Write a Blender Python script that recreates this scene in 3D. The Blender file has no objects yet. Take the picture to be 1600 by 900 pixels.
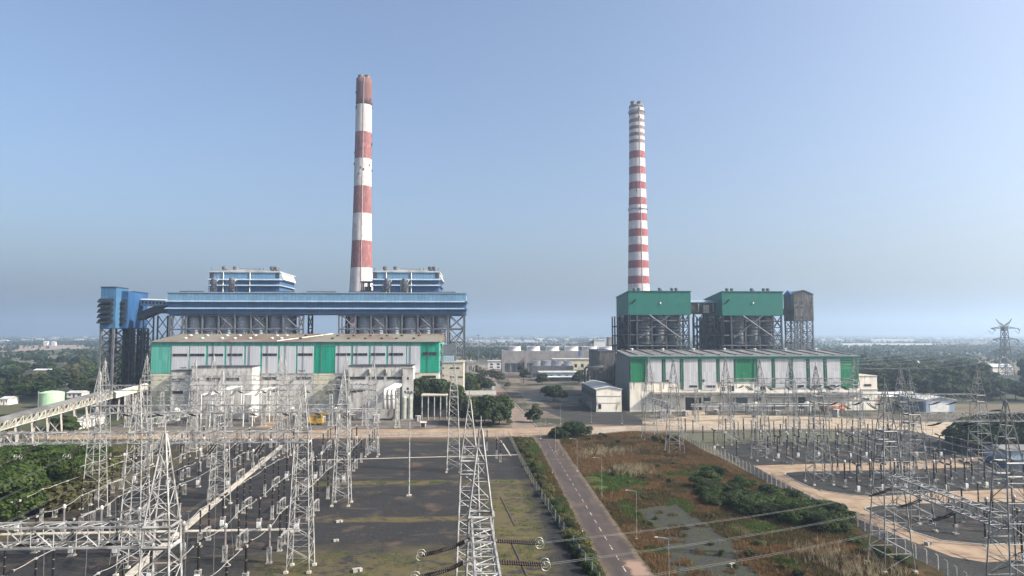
import bpy, math, random
import numpy as np
from mathutils import Vector, Matrix

RN = random.Random(11)
SC = bpy.context.scene
COL = SC.collection
PI = math.pi

# ---------------------------------------------------------------- survey of the site
# plant frame: X across, Y along the main road, Z up, metres; camera 42 m above the ground
CAM_H = 42.0
FPX = 1600 * 24 / 36.0
YAW = math.radians(2.58)
PITCH = math.atan(70 / FPX)
_f = Vector((math.sin(YAW) * math.cos(PITCH), math.cos(YAW) * math.cos(PITCH), math.sin(PITCH)))
_r = Vector((math.cos(YAW), -math.sin(YAW), 0))
_u = _r.cross(_f)


def ray(px, py):
    return _f * FPX + _r * (px - 800) + _u * (450 - py)


def G(px, py, z=0.0):
    """ground position measured from the photograph"""
    d = ray(px, py)
    t = (z - CAM_H) / d.z
    return d.x * t, d.y * t


def W(px, py, Y):
    """X and Z of a point measured on the upright plane at depth Y"""
    d = ray(px, py)
    t = Y / d.y
    return d.x * t, CAM_H + d.z * t


# ---------------------------------------------------------------- mesh builder
class MB:
    def __init__(s):
        s.v = []
        s.f = []

    def add(s, vs, fs):
        o = len(s.v)
        s.v.extend([tuple(p) for p in vs])
        s.f.extend([tuple(i + o for i in q) for q in fs])
        return s

    def box(s, x0, x1, y0, y1, z0, z1):
        return s.add([(x0, y0, z0), (x1, y0, z0), (x1, y1, z0), (x0, y1, z0), (x0, y0, z1), (x1, y0, z1), (x1, y1, z1), (x0, y1, z1)],
                     [(0, 3, 2, 1), (4, 5, 6, 7), (0, 1, 5, 4), (1, 2, 6, 5), (2, 3, 7, 6), (3, 0, 4, 7)])

    def cbox(s, c, d, rz=0.0):
        n = len(s.v)
        s.box(-d[0] / 2, d[0] / 2, -d[1] / 2, d[1] / 2, -d[2] / 2, d[2] / 2)
        ca, sa = math.cos(rz), math.sin(rz)
        for i in range(n, len(s.v)):
            x, y, z = s.v[i]
            s.v[i] = (c[0] + x * ca - y * sa, c[1] + x * sa + y * ca, c[2] + z)
        return s

    def bar(s, a, b, w, h=None, cap=False):
        a = Vector(a); b = Vector(b); h = h or w
        d = b - a
        if d.length < 1e-6:
            return s
        d.normalize()
        up = Vector((0, 0, 1)) if abs(d.z) < 0.95 else Vector((0, 1, 0))
        x = d.cross(up).normalized() * (w / 2)
        y = x.cross(d).normalized() * (h / 2)
        if h == w and w <= 0.6 and not cap:      # angle bars stand on edge: one flank to the light
            x, y = (x + y) * 0.78, (y - x) * 0.78
        vs = []
        for p in (a, b):
            vs += [p - x - y, p + x - y, p + x + y, p - x + y]
        fs = [(0, 1, 5, 4), (1, 2, 6, 5), (2, 3, 7, 6), (3, 0, 4, 7)]
        if cap:
            fs += [(3, 2, 1, 0), (4, 5, 6, 7)]
        return s.add(vs, fs)

    def tube(s, pts, r, n=6, cap=True):
        pts = [Vector(p) for p in pts]
        rs = r if isinstance(r, (list, tuple)) else [r] * len(pts)
        vs, fs = [], []
        px = None
        for i, p in enumerate(pts):
            d = (pts[min(i + 1, len(pts) - 1)] - pts[max(i - 1, 0)]).normalized()
            if px is None:
                px = d.cross(Vector((0, 0, 1)) if abs(d.z) < 0.95 else Vector((0, 1, 0))).normalized()
            else:
                px = (px - d * px.dot(d)).normalized()
            py = d.cross(px)
            for k in range(n):
                a = 2 * PI * k / n
                vs.append(p + (px * math.cos(a) + py * math.sin(a)) * rs[i])
        for i in range(len(pts) - 1):
            for k in range(n):
                k2 = (k + 1) % n
                fs.append((i * n + k, i * n + k2, (i + 1) * n + k2, (i + 1) * n + k))
        if cap:
            fs.append(tuple(range(n - 1, -1, -1)))
            fs.append(tuple((len(pts) - 1) * n + k for k in range(n)))
        return s.add(vs, fs)

    def lathe(s, c, prof, n=12, cap=True):
        vs, fs = [], []
        for r, z in prof:
            for k in range(n):
                a = 2 * PI * k / n
                vs.append((c[0] + r * math.cos(a), c[1] + r * math.sin(a), c[2] + z))
        for i in range(len(prof) - 1):
            for k in range(n):
                k2 = (k + 1) % n
                fs.append((i * n + k, i * n + k2, (i + 1) * n + k2, (i + 1) * n + k))
        if cap:
            fs.append(tuple(range(n - 1, -1, -1)))
            fs.append(tuple((len(prof) - 1) * n + k for k in range(n)))
        return s.add(vs, fs)

    def ring(s, c, R, r, axis='z', n=14, m=5):
        vs, fs = [], []
        for i in range(n):
            a = 2 * PI * i / n
            for j in range(m):
                b = 2 * PI * j / m
                q = ((R + r * math.cos(b)) * math.cos(a), (R + r * math.cos(b)) * math.sin(a), r * math.sin(b))
                if axis == 'x':
                    q = (q[2], q[0], q[1])
                elif axis == 'y':
                    q = (q[0], q[2], q[1])
                vs.append((c[0] + q[0], c[1] + q[1], c[2] + q[2]))
        for i in range(n):
            for j in range(m):
                i2, j2 = (i + 1) % n, (j + 1) % m
                fs.append((i * m + j, i2 * m + j, i2 * m + j2, i * m + j2))
        return s.add(vs, fs)

    def prism(s, poly, y0, y1):
        """poly of (x, z) swept along y"""
        n = len(poly)
        vs = [(x, y0, z) for x, z in poly] + [(x, y1, z) for x, z in poly]
        fs = [(i, (i + 1) % n, n + (i + 1) % n, n + i) for i in range(n)]
        fs += [tuple(range(n - 1, -1, -1)), tuple(range(n, 2 * n))]
        return s.add(vs, fs)

    def prismx(s, poly, x0, x1):
        """poly of (y, z) swept along x"""
        n = len(poly)
        vs = [(x0, y, z) for y, z in poly] + [(x1, y, z) for y, z in poly]
        fs = [(i, (i + 1) % n, n + (i + 1) % n, n + i) for i in range(n)]
        fs += [tuple(range(n - 1, -1, -1)), tuple(range(n, 2 * n))]
        return s.add(vs, fs)

    def sheet(s, poly, z):
        return s.add([(x, y, z) for x, y in poly], [tuple(range(len(poly)))])

    def build(s, name, mat, parent=None, smooth=False):
        me = bpy.data.meshes.new(name)
        v = s.v
        if parent is not None:
            l = parent_loc(parent)
            v = [(x - l[0], y - l[1], z - l[2]) for x, y, z in v]
        me.from_pydata(v, [], s.f)
        me.materials.append(mat)
        if smooth:
            me.polygons.foreach_set('use_smooth', [True] * len(me.polygons))
        me.update()
        o = bpy.data.objects.new(name, me)
        COL.objects.link(o)
        if parent is not None:
            o.parent = parent
        return o


def parent_loc(p):
    l = Vector((0, 0, 0))
    while p is not None:
        l = l + p.location
        p = p.parent
    return l


def np_mesh(name, verts, faces, mat, parent=None):
    """verts (n,3), faces (m,k) numpy"""
    me = bpy.data.meshes.new(name)
    m, k = faces.shape
    me.vertices.add(len(verts)); me.vertices.foreach_set('co', np.asarray(verts, np.float32).ravel())
    me.loops.add(m * k); me.loops.foreach_set('vertex_index', faces.astype(np.int32).ravel())
    me.polygons.add(m)
    me.polygons.foreach_set('loop_start', np.arange(0, m * k, k, dtype=np.int32))
    me.polygons.foreach_set('loop_total', np.full(m, k, np.int32))
    me.update(calc_edges=True)
    me.materials.append(mat)
    o = bpy.data.objects.new(name, me)
    COL.objects.link(o)
    if parent is not None:
        o.parent = parent
    return o


def tag(o, label=None, cat=None, group=None, kind=None):
    if label: o['label'] = label
    if cat: o['category'] = cat
    if group: o['group'] = group
    if kind: o['kind'] = kind
    elif cat: o['kind'] = 'thing'
    return o


def thing(name, label, cat, loc=(0, 0, 0), group=None):
    o = bpy.data.objects.new(name, None)
    o.empty_display_size = 0.3
    COL.objects.link(o)
    o.location = loc
    return tag(o, label, cat, group)


KIDS = {}


def kids(o):
    if o.name not in KIDS:
        KIDS[o.name] = [c for c in COL.objects if c.parent == o]
    return KIDS[o.name]


def dup(root, loc, rz=0.0, label=None, group=None, scale=None):
    def cp(o, par):
        c = o.copy()
        COL.objects.link(c)
        if par is not None:
            c.parent = par
        for k in kids(o):
            cp(k, c)
        return c
    r = cp(root, None)
    r.location = loc
    r.rotation_euler = (0, 0, rz)
    if scale: r.scale = scale if isinstance(scale, (tuple, list)) else (scale,) * 3
    if label: r['label'] = label
    if group: r['group'] = group
    return r


class Proto:
    """first use moves the original, later uses copy it"""
    def __init__(s, root):
        s.root = root
        s.used = False

    def put(s, loc, rz=0.0, label=None, group=None, scale=None):
        if not s.used:
            s.used = True
            r = s.root
            kids(r)
            r.location = loc
            r.rotation_euler = (0, 0, rz)
            if scale: r.scale = scale if isinstance(scale, (tuple, list)) else (scale,) * 3
            if label: r['label'] = label
            if group: r['group'] = group
            return r
        return dup(s.root, loc, rz, label, group, scale)


ORD = ['first', 'second', 'third', 'fourth', 'fifth', 'sixth', 'seventh', 'eighth', 'ninth', 'tenth', 'eleventh', 'twelfth',
       'thirteenth', 'fourteenth', 'fifteenth', 'sixteenth', 'seventeenth', 'eighteenth', 'nineteenth', 'twentieth'] + ['further'] * 80


# ---------------------------------------------------------------- materials
class NT:
    def __init__(s, name):
        s.m = bpy.data.materials.new(name)
        s.m.use_nodes = True
        s.t = s.m.node_tree
        s.t.nodes.clear()
        s.out = s.n('ShaderNodeOutputMaterial')
        s.b = s.n('ShaderNodeBsdfPrincipled')
        s.l(s.b.outputs[0], s.out.inputs[0])

    def n(s, t, **kw):
        x = s.t.nodes.new(t)
        for k, v in kw.items():
            setattr(x, k, v)
        return x

    def l(s, a, b):
        s.t.links.new(a, b)

    def co(s, scale=(1, 1, 1), out='Object'):
        tc = s.n('ShaderNodeTexCoord')
        mp = s.n('ShaderNodeMapping')
        mp.inputs['Scale'].default_value = scale
        s.l(tc.outputs[out], mp.inputs[0])
        return mp.outputs[0]

    def noise(s, scale, detail=4, stretch=(1, 1, 1), rough=0.55, dist=0.0):
        t = s.n('ShaderNodeTexNoise')
        t.inputs['Scale'].default_value = scale
        t.inputs['Detail'].default_value = detail
        t.inputs['Roughness'].default_value = rough
        t.inputs['Distortion'].default_value = dist
        s.l(s.co(stretch), t.inputs['Vector'])
        return t.outputs['Fac']

    def ramp(s, fac, a, b, lo=0.0, hi=1.0):
        r = s.n('ShaderNodeMapRange', interpolation_type='SMOOTHSTEP')
        r.inputs['From Min'].default_value = a
        r.inputs['From Max'].default_value = b
        r.inputs['To Min'].default_value = lo
        r.inputs['To Max'].default_value = hi
        s.l(fac, r.inputs['Value'])
        return r.outputs[0]

    def mul(s, a, b, op='MULTIPLY'):
        m = s.n('ShaderNodeMath', operation=op)
        for i, x in enumerate((a, b)):
            if isinstance(x, (int, float)):
                m.inputs[i].default_value = x
            else:
                s.l(x, m.inputs[i])
        return m.outputs[0]

    def mix(s, fac, a, b, bt='MIX'):
        m = s.n('ShaderNodeMix', data_type='RGBA', blend_type=bt)
        if isinstance(fac, (int, float)):
            m.inputs['Factor'].default_value = fac
        else:
            s.l(fac, m.inputs['Factor'])
        for i, x in ((6, a), (7, b)):
            if isinstance(x, tuple):
                m.inputs[i].default_value = (*x[:3], 1)
            else:
                s.l(x, m.inputs[i])
        return m.outputs[2]

    def xyz(s):
        tc = s.n('ShaderNodeTexCoord')
        sp = s.n('ShaderNodeSeparateXYZ')
        s.l(tc.outputs['Object'], sp.inputs[0])
        return sp.outputs

    def boxmask(s, x0, x1, y0, y1, sx=2.0, sy=2.0, warp=0.0, wscale=0.15):
        o = s.xyz()
        X, Y = o[0], o[1]
        if warp:
            n1 = s.mul(s.mul(s.noise(wscale, 3), -0.5, 'ADD'), warp * 2)
            X = s.mul(X, n1, 'ADD')
            Y = s.mul(Y, n1, 'ADD')
        a = s.mul(s.ramp(X, x0 - sx, x0 + sx), s.ramp(X, x1 - sx, x1 + sx, 1, 0))
        b = s.mul(s.ramp(Y, y0 - sy, y0 + sy), s.ramp(Y, y1 - sy, y1 + sy, 1, 0))
        return s.mul(a, b)

    def done(s, color, rough=0.7, metal=0.0, spec=0.3, bump=None, bstr=0.3, bdist=0.1):
        if not isinstance(color, tuple):
            color = s.mix(1.0, color, (ALB, ALB, ALB), 'MULTIPLY')
        if isinstance(color, tuple):
            s.b.inputs['Base Color'].default_value = (*color[:3], 1)
        else:
            s.l(color, s.b.inputs['Base Color'])
        s.b.inputs['Roughness'].default_value = rough
        s.b.inputs['Metallic'].default_value = metal
        s.b.inputs['Specular IOR Level'].default_value = spec
        if bump is not None:
            bp = s.n('ShaderNodeBump')
            bp.inputs['Strength'].default_value = bstr
            bp.inputs['Distance'].default_value = bdist
            s.l(bump, bp.inputs['Height'])
            s.l(bp.outputs[0], s.b.inputs['Normal'])
        return s.m


def mat(name, c, c2=None, scale=0.5, rough=0.7, metal=0.0, spec=0.3, stretch=(1, 1, 1), lo=0.4, hi=0.65, c3=None, s3=3.0):
    t = NT(name)
    if c2 is None:
        c2 = tuple(x * 0.8 for x in c)
    col = t.mix(t.ramp(t.noise(scale, 5, stretch), lo, hi), c, c2)
    if c3 is not None:
        col = t.mix(t.ramp(t.noise(s3, 4, stretch), 0.55, 0.72), col, c3)
    return t.done(col, rough, metal, spec)


def clad(name, c, var=0.16, period=1.15, streak=None, sfac=(0.55, 0.75), rough=0.55, zcell=7.0, spec=0.25, seam=0.45):
    """profiled metal sheeting: one tint per sheet, ribs, and weather streaks"""
    t = NT(name)
    o = t.xyz()
    u = t.mul(o[0], o[1], 'ADD')
    cx = t.mul(t.mul(u, 1 / period), 0.0, 'ADD')
    fl = t.n('ShaderNodeMath', operation='FLOOR'); t.l(cx, fl.inputs[0])
    fz = t.n('ShaderNodeMath', operation='FLOOR'); t.l(t.mul(o[2], 1 / zcell), fz.inputs[0])
    cb = t.n('ShaderNodeCombineXYZ'); t.l(fl.outputs[0], cb.inputs[0]); t.l(fz.outputs[0], cb.inputs[1])
    wn = t.n('ShaderNodeTexWhiteNoise'); t.l(cb.outputs[0], wn.inputs['Vector'])
    dark = tuple(x * (1 - var) for x in c); lite = tuple(min(1, x * (1 + var)) for x in c)
    col = t.mix(wn.outputs['Value'], dark, lite)
    fr = t.n('ShaderNodeMath', operation='FRACT'); t.l(cx, fr.inputs[0])
    sm = t.ramp(fr.outputs[0], 0.07, 0.13, seam, 0.0)
    col = t.mix(sm, col, tuple(x * 0.3 for x in c))
    sn = t.mul(u, 2 * PI / (period / 3))
    si = t.n('ShaderNodeMath', operation='SINE'); t.l(sn, si.inputs[0])
    if streak is not None:
        col = t.mix(t.ramp(t.noise(0.9, 5, (1, 1, 0.09)), *sfac), col, streak)
    return t.done(col, rough, 0.0, spec, bump=si.outputs[0], bstr=0.35, bdist=0.04)


ALB = 0.76
M = {}
M['galv'] = mat('galvanised_steel', (0.42, 0.415, 0.4), (0.19, 0.187, 0.18), 0.7, 0.55, 0.1, 0.3)
M['galv_old'] = mat('aged_galvanised_steel', (0.35, 0.35, 0.335), (0.14, 0.138, 0.13), 0.6, 0.6, 0.1, 0.3)
M['alu'] = mat('bright_aluminium_tube', (0.55, 0.54, 0.5), (0.4, 0.385, 0.35), 0.8, 0.4, 0.2, 0.4)
M['wire'] = mat('aluminium_conductor', (0.2, 0.2, 0.195), (0.15, 0.15, 0.15), 1, 0.7, 0.1)
M['porc'] = mat('dark_brown_porcelain', (0.009, 0.007, 0.006), (0.014, 0.009, 0.008), 2, 0.55, 0, 0.15)
M['porc_red'] = mat('red_brown_porcelain', (0.035, 0.018, 0.014), (0.02, 0.012, 0.01), 2, 0.5, 0, 0.2)
M['porc_grey'] = mat('grey_porcelain', (0.22, 0.185, 0.175), (0.15, 0.13, 0.12), 2, 0.45, 0, 0.3)
M['white'] = mat('white_paint', (0.78, 0.78, 0.76), (0.62, 0.61, 0.57), 0.4, 0.55)
M['white_dirty'] = mat('stained_white_wall', (0.66, 0.645, 0.6), (0.43, 0.41, 0.37), 0.3, 0.85, stretch=(1, 1, 0.3), c3=(0.17, 0.16, 0.145), s3=0.4)
M['cream'] = mat('cream_wall', (0.72, 0.68, 0.5), (0.6, 0.56, 0.4), 0.2, 0.8, stretch=(1, 1, 0.3), c3=(0.35, 0.33, 0.26), s3=0.3)
M['cream_white'] = mat('weathered_cream_wall', (0.98, 0.92, 0.8), (0.78, 0.71, 0.58), 0.25, 0.8, stretch=(1, 1, 0.3), c3=(0.3, 0.26, 0.21), s3=0.4)
M['conc'] = mat('concrete', (0.42, 0.39, 0.34), (0.3, 0.28, 0.25), 0.5, 0.85)
M['conc_pale'] = mat('pale_concrete', (0.58, 0.53, 0.44), (0.44, 0.39, 0.32), 0.7, 0.85)
M['conc_grey'] = mat('stained_grey_concrete', (0.33, 0.31, 0.29), (0.24, 0.22, 0.21), 0.12, 0.85, stretch=(1, 1, 0.4), c3=(0.15, 0.14, 0.13), s3=0.3)
M['dark'] = mat('dark_opening', (0.02, 0.022, 0.025), (0.035, 0.036, 0.04), 1, 0.6)
M['glass'] = mat('dusty_window_glass', (0.05, 0.06, 0.07), (0.09, 0.1, 0.11), 0.6, 0.25, 0, 0.5)
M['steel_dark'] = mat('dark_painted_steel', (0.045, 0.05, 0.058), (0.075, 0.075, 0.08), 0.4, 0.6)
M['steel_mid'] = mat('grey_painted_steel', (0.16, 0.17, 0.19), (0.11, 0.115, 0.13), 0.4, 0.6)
M['black_steel'] = mat('near_black_steel', (0.014, 0.016, 0.02), (0.022, 0.024, 0.028), 0.4, 0.7)
M['steel_deep'] = mat('deep_grey_steel', (0.085, 0.09, 0.1), (0.055, 0.058, 0.065), 0.4, 0.65)
M['hood_blue'] = mat('faded_blue_hood', (0.26, 0.36, 0.46), (0.2, 0.28, 0.38), 0.2, 0.6)
M['steel_rust'] = mat('rust_brown_steel', (0.11, 0.075, 0.06), (0.06, 0.05, 0.048), 0.3, 0.75)
M['silo'] = mat('steel_bunker_plate', (0.27, 0.31, 0.36), (0.17, 0.2, 0.24), 0.25, 0.5, stretch=(1, 1, 0.2))
M['silo_dark'] = mat('dark_bunker_plate', (0.24, 0.245, 0.25), (0.1, 0.105, 0.11), 0.25, 0.3, stretch=(1, 1, 0.2))
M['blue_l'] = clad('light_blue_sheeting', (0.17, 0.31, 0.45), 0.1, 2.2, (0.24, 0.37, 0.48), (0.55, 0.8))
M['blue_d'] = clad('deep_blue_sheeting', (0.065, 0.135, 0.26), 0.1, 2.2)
M['blue_v'] = clad('vivid_blue_sheeting', (0.03, 0.14, 0.4), 0.14, 2.0)
M['blue_p'] = clad('pale_blue_sheeting', (0.3, 0.39, 0.49), 0.08, 1.5)
M['green'] = clad('green_sheeting', (0.012, 0.3, 0.19), 0.2, 1.6, (0.1, 0.42, 0.32), (0.58, 0.78))
M['green_pale'] = clad('faded_green_sheeting', (0.1, 0.4, 0.31), 0.14, 1.6, (0.2, 0.5, 0.41), (0.5, 0.75))
M['green_b'] = clad('bunker_green_sheeting', (0.02, 0.17, 0.13), 0.08, 1.2, (0.05, 0.24, 0.19), (0.6, 0.85), zcell=3)
M['green_r'] = clad('bottle_green_sheeting', (0.01, 0.2, 0.085), 0.2, 1.4, (0.05, 0.33, 0.17), (0.58, 0.78))
M['grey_p'] = clad('pale_grey_sheeting', (0.58, 0.59, 0.61), 0.06, 1.3, (0.47, 0.45, 0.44), (0.6, 0.85))
M['grey_r'] = clad('ribbed_grey_sheeting', (0.57, 0.57, 0.58), 0.13, 1.1, (0.42, 0.41, 0.4), (0.6, 0.8))
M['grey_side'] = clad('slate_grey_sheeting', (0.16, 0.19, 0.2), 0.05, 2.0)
M['dark_clad'] = clad('weathered_dark_sheeting', (0.095, 0.092, 0.09), 0.35, 1.2, (0.2, 0.19, 0.18), (0.5, 0.62), zcell=2.5)
M['brown_clad'] = clad('brown_sheeting', (0.085, 0.06, 0.055), 0.2, 1.5, (0.15, 0.12, 0.11), (0.55, 0.7))
M['roof_w'] = mat('pale_roof_sheet', (0.62, 0.62, 0.6), (0.45, 0.45, 0.43), 0.15, 0.85, 0, 0.1)
M['roof_g'] = mat('grey_roof_sheet', (0.22, 0.22, 0.215), (0.14, 0.135, 0.13), 0.12, 0.85, 0, 0.1)
M['roof_rust'] = mat('rusted_roof_sheet', (0.175, 0.135, 0.1), (0.225, 0.21, 0.165), 0.07, 0.8, stretch=(1, 0.4, 1), lo=0.4, hi=0.6, c3=(0.17, 0.08, 0.055), s3=0.12)
M['fan_white'] = clad('white_fan_stack', (0.72, 0.72, 0.73), 0.12, 2.2)
M['tower_blue'] = clad('coal_tower_blue', (0.065, 0.165, 0.29), 0.2, 2.4, (0.14, 0.23, 0.33), (0.55, 0.8))
M['tower_blue_d'] = clad('coal_tower_deep_blue', (0.03, 0.1, 0.235), 0.2, 2.4, (0.07, 0.15, 0.27), (0.55, 0.8))
M['belt_side'] = mat('dusty_belt_side', (0.3, 0.29, 0.24), (0.2, 0.19, 0.155), 0.5, 0.85)
M['conc_grey2'] = mat('dusty_truss_paint', (0.5, 0.49, 0.41), (0.34, 0.33, 0.28), 0.5, 0.85)
M['vessel'] = mat('grey_green_vessel', (0.38, 0.4, 0.33), (0.28, 0.29, 0.24), 0.6, 0.6)
M['yellow'] = mat('yellow_paint', (0.7, 0.42, 0.03), (0.55, 0.32, 0.03), 0.8, 0.5)
M['orange'] = mat('orange_rusty_paint', (0.5, 0.2, 0.1), (0.38, 0.13, 0.07), 0.5, 0.6)
M['tank_green'] = mat('pale_green_tank', (0.55, 0.78, 0.5), (0.46, 0.66, 0.42), 0.2, 0.5)
M['tx_blue'] = mat('transformer_blue_grey', (0.05, 0.075, 0.11), (0.04, 0.055, 0.08), 0.6, 0.5)
M['tx_pale'] = mat('radiator_grey', (0.33, 0.36, 0.4), (0.26, 0.28, 0.31), 0.8, 0.5)
M['tyre'] = mat('black_rubber', (0.015, 0.015, 0.015), None, 1, 0.9)
M['red'] = mat('red_paint', (0.5, 0.03, 0.02), None, 1, 0.5)
M['trunk'] = mat('bark', (0.11, 0.085, 0.06), (0.07, 0.05, 0.04), 1.5, 0.9)


def leaf(name, c, c2, c3, tr=0.25):
    t = NT(name)
    oi = t.n('ShaderNodeObjectInfo')
    col = t.mix(t.ramp(t.noise(0.55, 3), 0.35, 0.65), c, c2)
    col = t.mix(t.ramp(t.noise(3.0, 2), 0.5, 0.75), col, c3)
    hs = t.n('ShaderNodeHueSaturation')
    hs.inputs['Hue'].default_value = 0.5
    t.l(t.mul(t.mul(oi.outputs['Random'], 0.03), 0.485, 'ADD'), hs.inputs['Hue'])
    t.l(t.mul(t.mul(oi.outputs['Random'], 0.5), 0.75, 'ADD'), hs.inputs['Value'])
    t.l(col, hs.inputs['Color'])
    m = t.done(hs.outputs[0], 0.65, 0, 0.2)
    tl = t.n('ShaderNodeBsdfTranslucent')
    t.l(hs.outputs[0], tl.inputs[0])
    mx = t.n('ShaderNodeMixShader'); mx.inputs[0].default_value = tr
    t.l(t.b.outputs[0], mx.inputs[1]); t.l(tl.outputs[0], mx.inputs[2]); t.l(mx.outputs[0], t.out.inputs[0])
    return m


M['leaf_dark'] = leaf('dark_foliage', (0.026, 0.042, 0.014), (0.04, 0.06, 0.018), (0.06, 0.082, 0.026))
M['leaf_mid'] = leaf('mid_green_foliage', (0.044, 0.068, 0.017), (0.065, 0.096, 0.022), (0.095, 0.125, 0.032))
M['leaf_fresh'] = leaf('fresh_green_foliage', (0.033, 0.056, 0.011), (0.053, 0.08, 0.015), (0.085, 0.112, 0.025))
M['leaf_olive'] = leaf('olive_foliage', (0.085, 0.09, 0.03), (0.12, 0.115, 0.042), (0.17, 0.15, 0.065))
M['grass_dry'] = leaf('dry_red_grass', (0.165, 0.098, 0.042), (0.215, 0.14, 0.06), (0.31, 0.225, 0.115), 0.3)
M['grass_brown'] = leaf('olive_brown_grass', (0.095, 0.078, 0.032), (0.13, 0.105, 0.042), (0.2, 0.155, 0.07), 0.3)
M['grass_green'] = leaf('green_grass', (0.055, 0.1, 0.022), (0.08, 0.135, 0.026), (0.12, 0.16, 0.045), 0.3)
M['grass_pale'] = leaf('pale_reed', (0.27, 0.21, 0.13), (0.34, 0.28, 0.19), (0.42, 0.37, 0.28), 0.35)
# ---------------------------------------------------------------- ground, roads, yards
def px_poly(pts, z=0.0):
    return [G(x, y) for x, y in pts]


def struct(name, mb, m):
    o = mb.build(name, m)
    o['kind'] = 'structure'
    return o


def ground_mat():
    t = NT('open_country')
    far1 = t.noise(0.0016, 5, (1, 1.8, 1))
    far2 = t.noise(0.006, 4, (1, 2.2, 1))
    near = t.noise(0.05, 6)
    col = t.mix(t.ramp(far1, 0.42, 0.55), (0.055, 0.075, 0.035), (0.17, 0.14, 0.095))
    col = t.mix(t.ramp(far2, 0.52, 0.62), col, (0.2, 0.165, 0.12))
    col = t.mix(t.mul(t.ramp(far2, 0.3, 0.42, 1, 0), 0.8), col, (0.035, 0.05, 0.025))
    col = t.mix(t.mul(t.ramp(near, 0.45, 0.7), 0.5), col, (0.13, 0.1, 0.07))
    # worn earth inside the works
    m = t.boxmask(-140, 240, 290, 800, 20, 20, 30, 0.02)
    earth = t.mix(t.ramp(t.noise(0.09, 6), 0.42, 0.6), (0.11, 0.095, 0.08), (0.19, 0.155, 0.12))
    earth = t.mix(t.ramp(t.noise(0.035, 5), 0.48, 0.6), earth, (0.055, 0.06, 0.038))
    col = t.mix(m, col, earth)
    return t.done(col, 0.95, 0, 0.1, bump=t.noise(0.8, 4), bstr=0.3, bdist=0.3)


ring_r = [0, 60, 130, 220, 340, 500, 750, 1100, 1700, 2600, 4000, 6000, 9000, 14000]
gm = MB()
NSEG = 72
for r in ring_r[1:]:
    for k in range(NSEG):
        a = 2 * PI * k / NSEG
        gm.v.append((r * math.cos(a), r * math.sin(a), 0.0))
gm.v.append((0, 0, 0)); ci = len(gm.v) - 1
for k in range(NSEG):
    gm.f.append((ci, k, (k + 1) % NSEG))
for i in range(len(ring_r) - 2):
    for k in range(NSEG):
        k2 = (k + 1) % NSEG
        gm.f.append((i * NSEG + k, (i + 1) * NSEG + k, (i + 1) * NSEG + k2, i * NSEG + k2))
struct('ground', gm, ground_mat())


def gravel_mat(name, base, moss=True):
    t = NT(name)
    fine = t.noise(2.2, 6, rough=0.75)
    mid = t.noise(0.16, 5)
    col = t.mix(t.ramp(fine, 0.35, 0.7), tuple(x * 0.45 for x in base), tuple(x * 1.75 for x in base))
    col = t.mix(t.mul(t.ramp(mid, 0.45, 0.7), 0.45), col, tuple(x * 0.6 for x in base))
    col = t.mix(t.mul(t.ramp(t.noise(0.11, 7, rough=0.65), 0.53, 0.68), 0.75), col, (0.12, 0.085, 0.06))
    col = t.mix(t.mul(t.ramp(t.noise(0.5, 8, (1, 2, 1), 0.7), 0.57, 0.7), 0.5), col, (0.14, 0.13, 0.12))
    if moss:
        n2 = t.noise(0.55, 9, (0.7, 1, 1), 0.68)
        n3 = t.noise(0.1, 4)
        tone = t.mix(t.ramp(t.noise(0.9, 7, rough=0.7), 0.4, 0.6), (0.115, 0.08, 0.05), (0.11, 0.105, 0.036))
        tone = t.mix(t.ramp(t.noise(0.7, 8, rough=0.72), 0.58, 0.68), tone, (0.2, 0.22, 0.045))
        for bx, amt in (((1.5, 13, 60, 192, 3, 6, 4), 1.0), ((-40, 0, 50, 136, 9, 8, 9), 0.85), ((-52, 14, 193.5, 198.5, 3, 1.2, 2), 0.95),
                        ((-36, -3, 156, 160, 3, 1.0, 1.5), 0.95), ((-112, -96, 100, 270, 4, 4, 4), 0.7), ((-60, 8, 268, 278, 3, 3, 3), 0.5)):
            m = t.mul(t.mul(t.boxmask(*bx[:4], bx[4], bx[5], bx[6]), amt), t.ramp(t.mul(t.mul(n2, 0.7), t.mul(n3, 0.3), 'ADD'), 0.40, 0.52))
            col = t.mix(m, col, tone)
        # wheel tracks and washed out lines
        o = t.xyz()
        w = t.n('ShaderNodeMath', operation='SINE'); t.l(t.mul(t.mul(o[1], 0.55), t.mul(t.noise(0.03, 3), 6), 'ADD'), w.inputs[0])
        col = t.mix(t.mul(t.ramp(w.outputs[0], 0.9, 1.0), t.mul(t.ramp(t.noise(0.05, 4), 0.5, 0.62), 0.6)), col, (0.1, 0.085, 0.07))
    return t.done(col, 0.95, 0, 0.15, bump=fine, bstr=0.5, bdist=0.12)


GRAVEL = gravel_mat('dark_gravel', (0.034, 0.0336, 0.034))
GRAVEL_B = gravel_mat('gravel_bare', (0.043, 0.043, 0.0415), False)

FENCE_C = [(10.9, 282), (11.9, 262), (13.0, 225), (14.5, 190), (17.0, 150), (18.3, 132), (20.2, 108), (22.5, 70)]
FENCE_L = [(-119, 285), (-116, 235), (-113, 190), (-111, 157), (-108, 110), (-106, 70)]

yard = [(x, y) for x, y in FENCE_L[::-1]] + [(-118, 279), (10.9, 279)] + FENCE_C[1:]
struct('gravel_yard', MB().sheet([(x, y) for x, y in yard], 0.02), GRAVEL)


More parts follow.
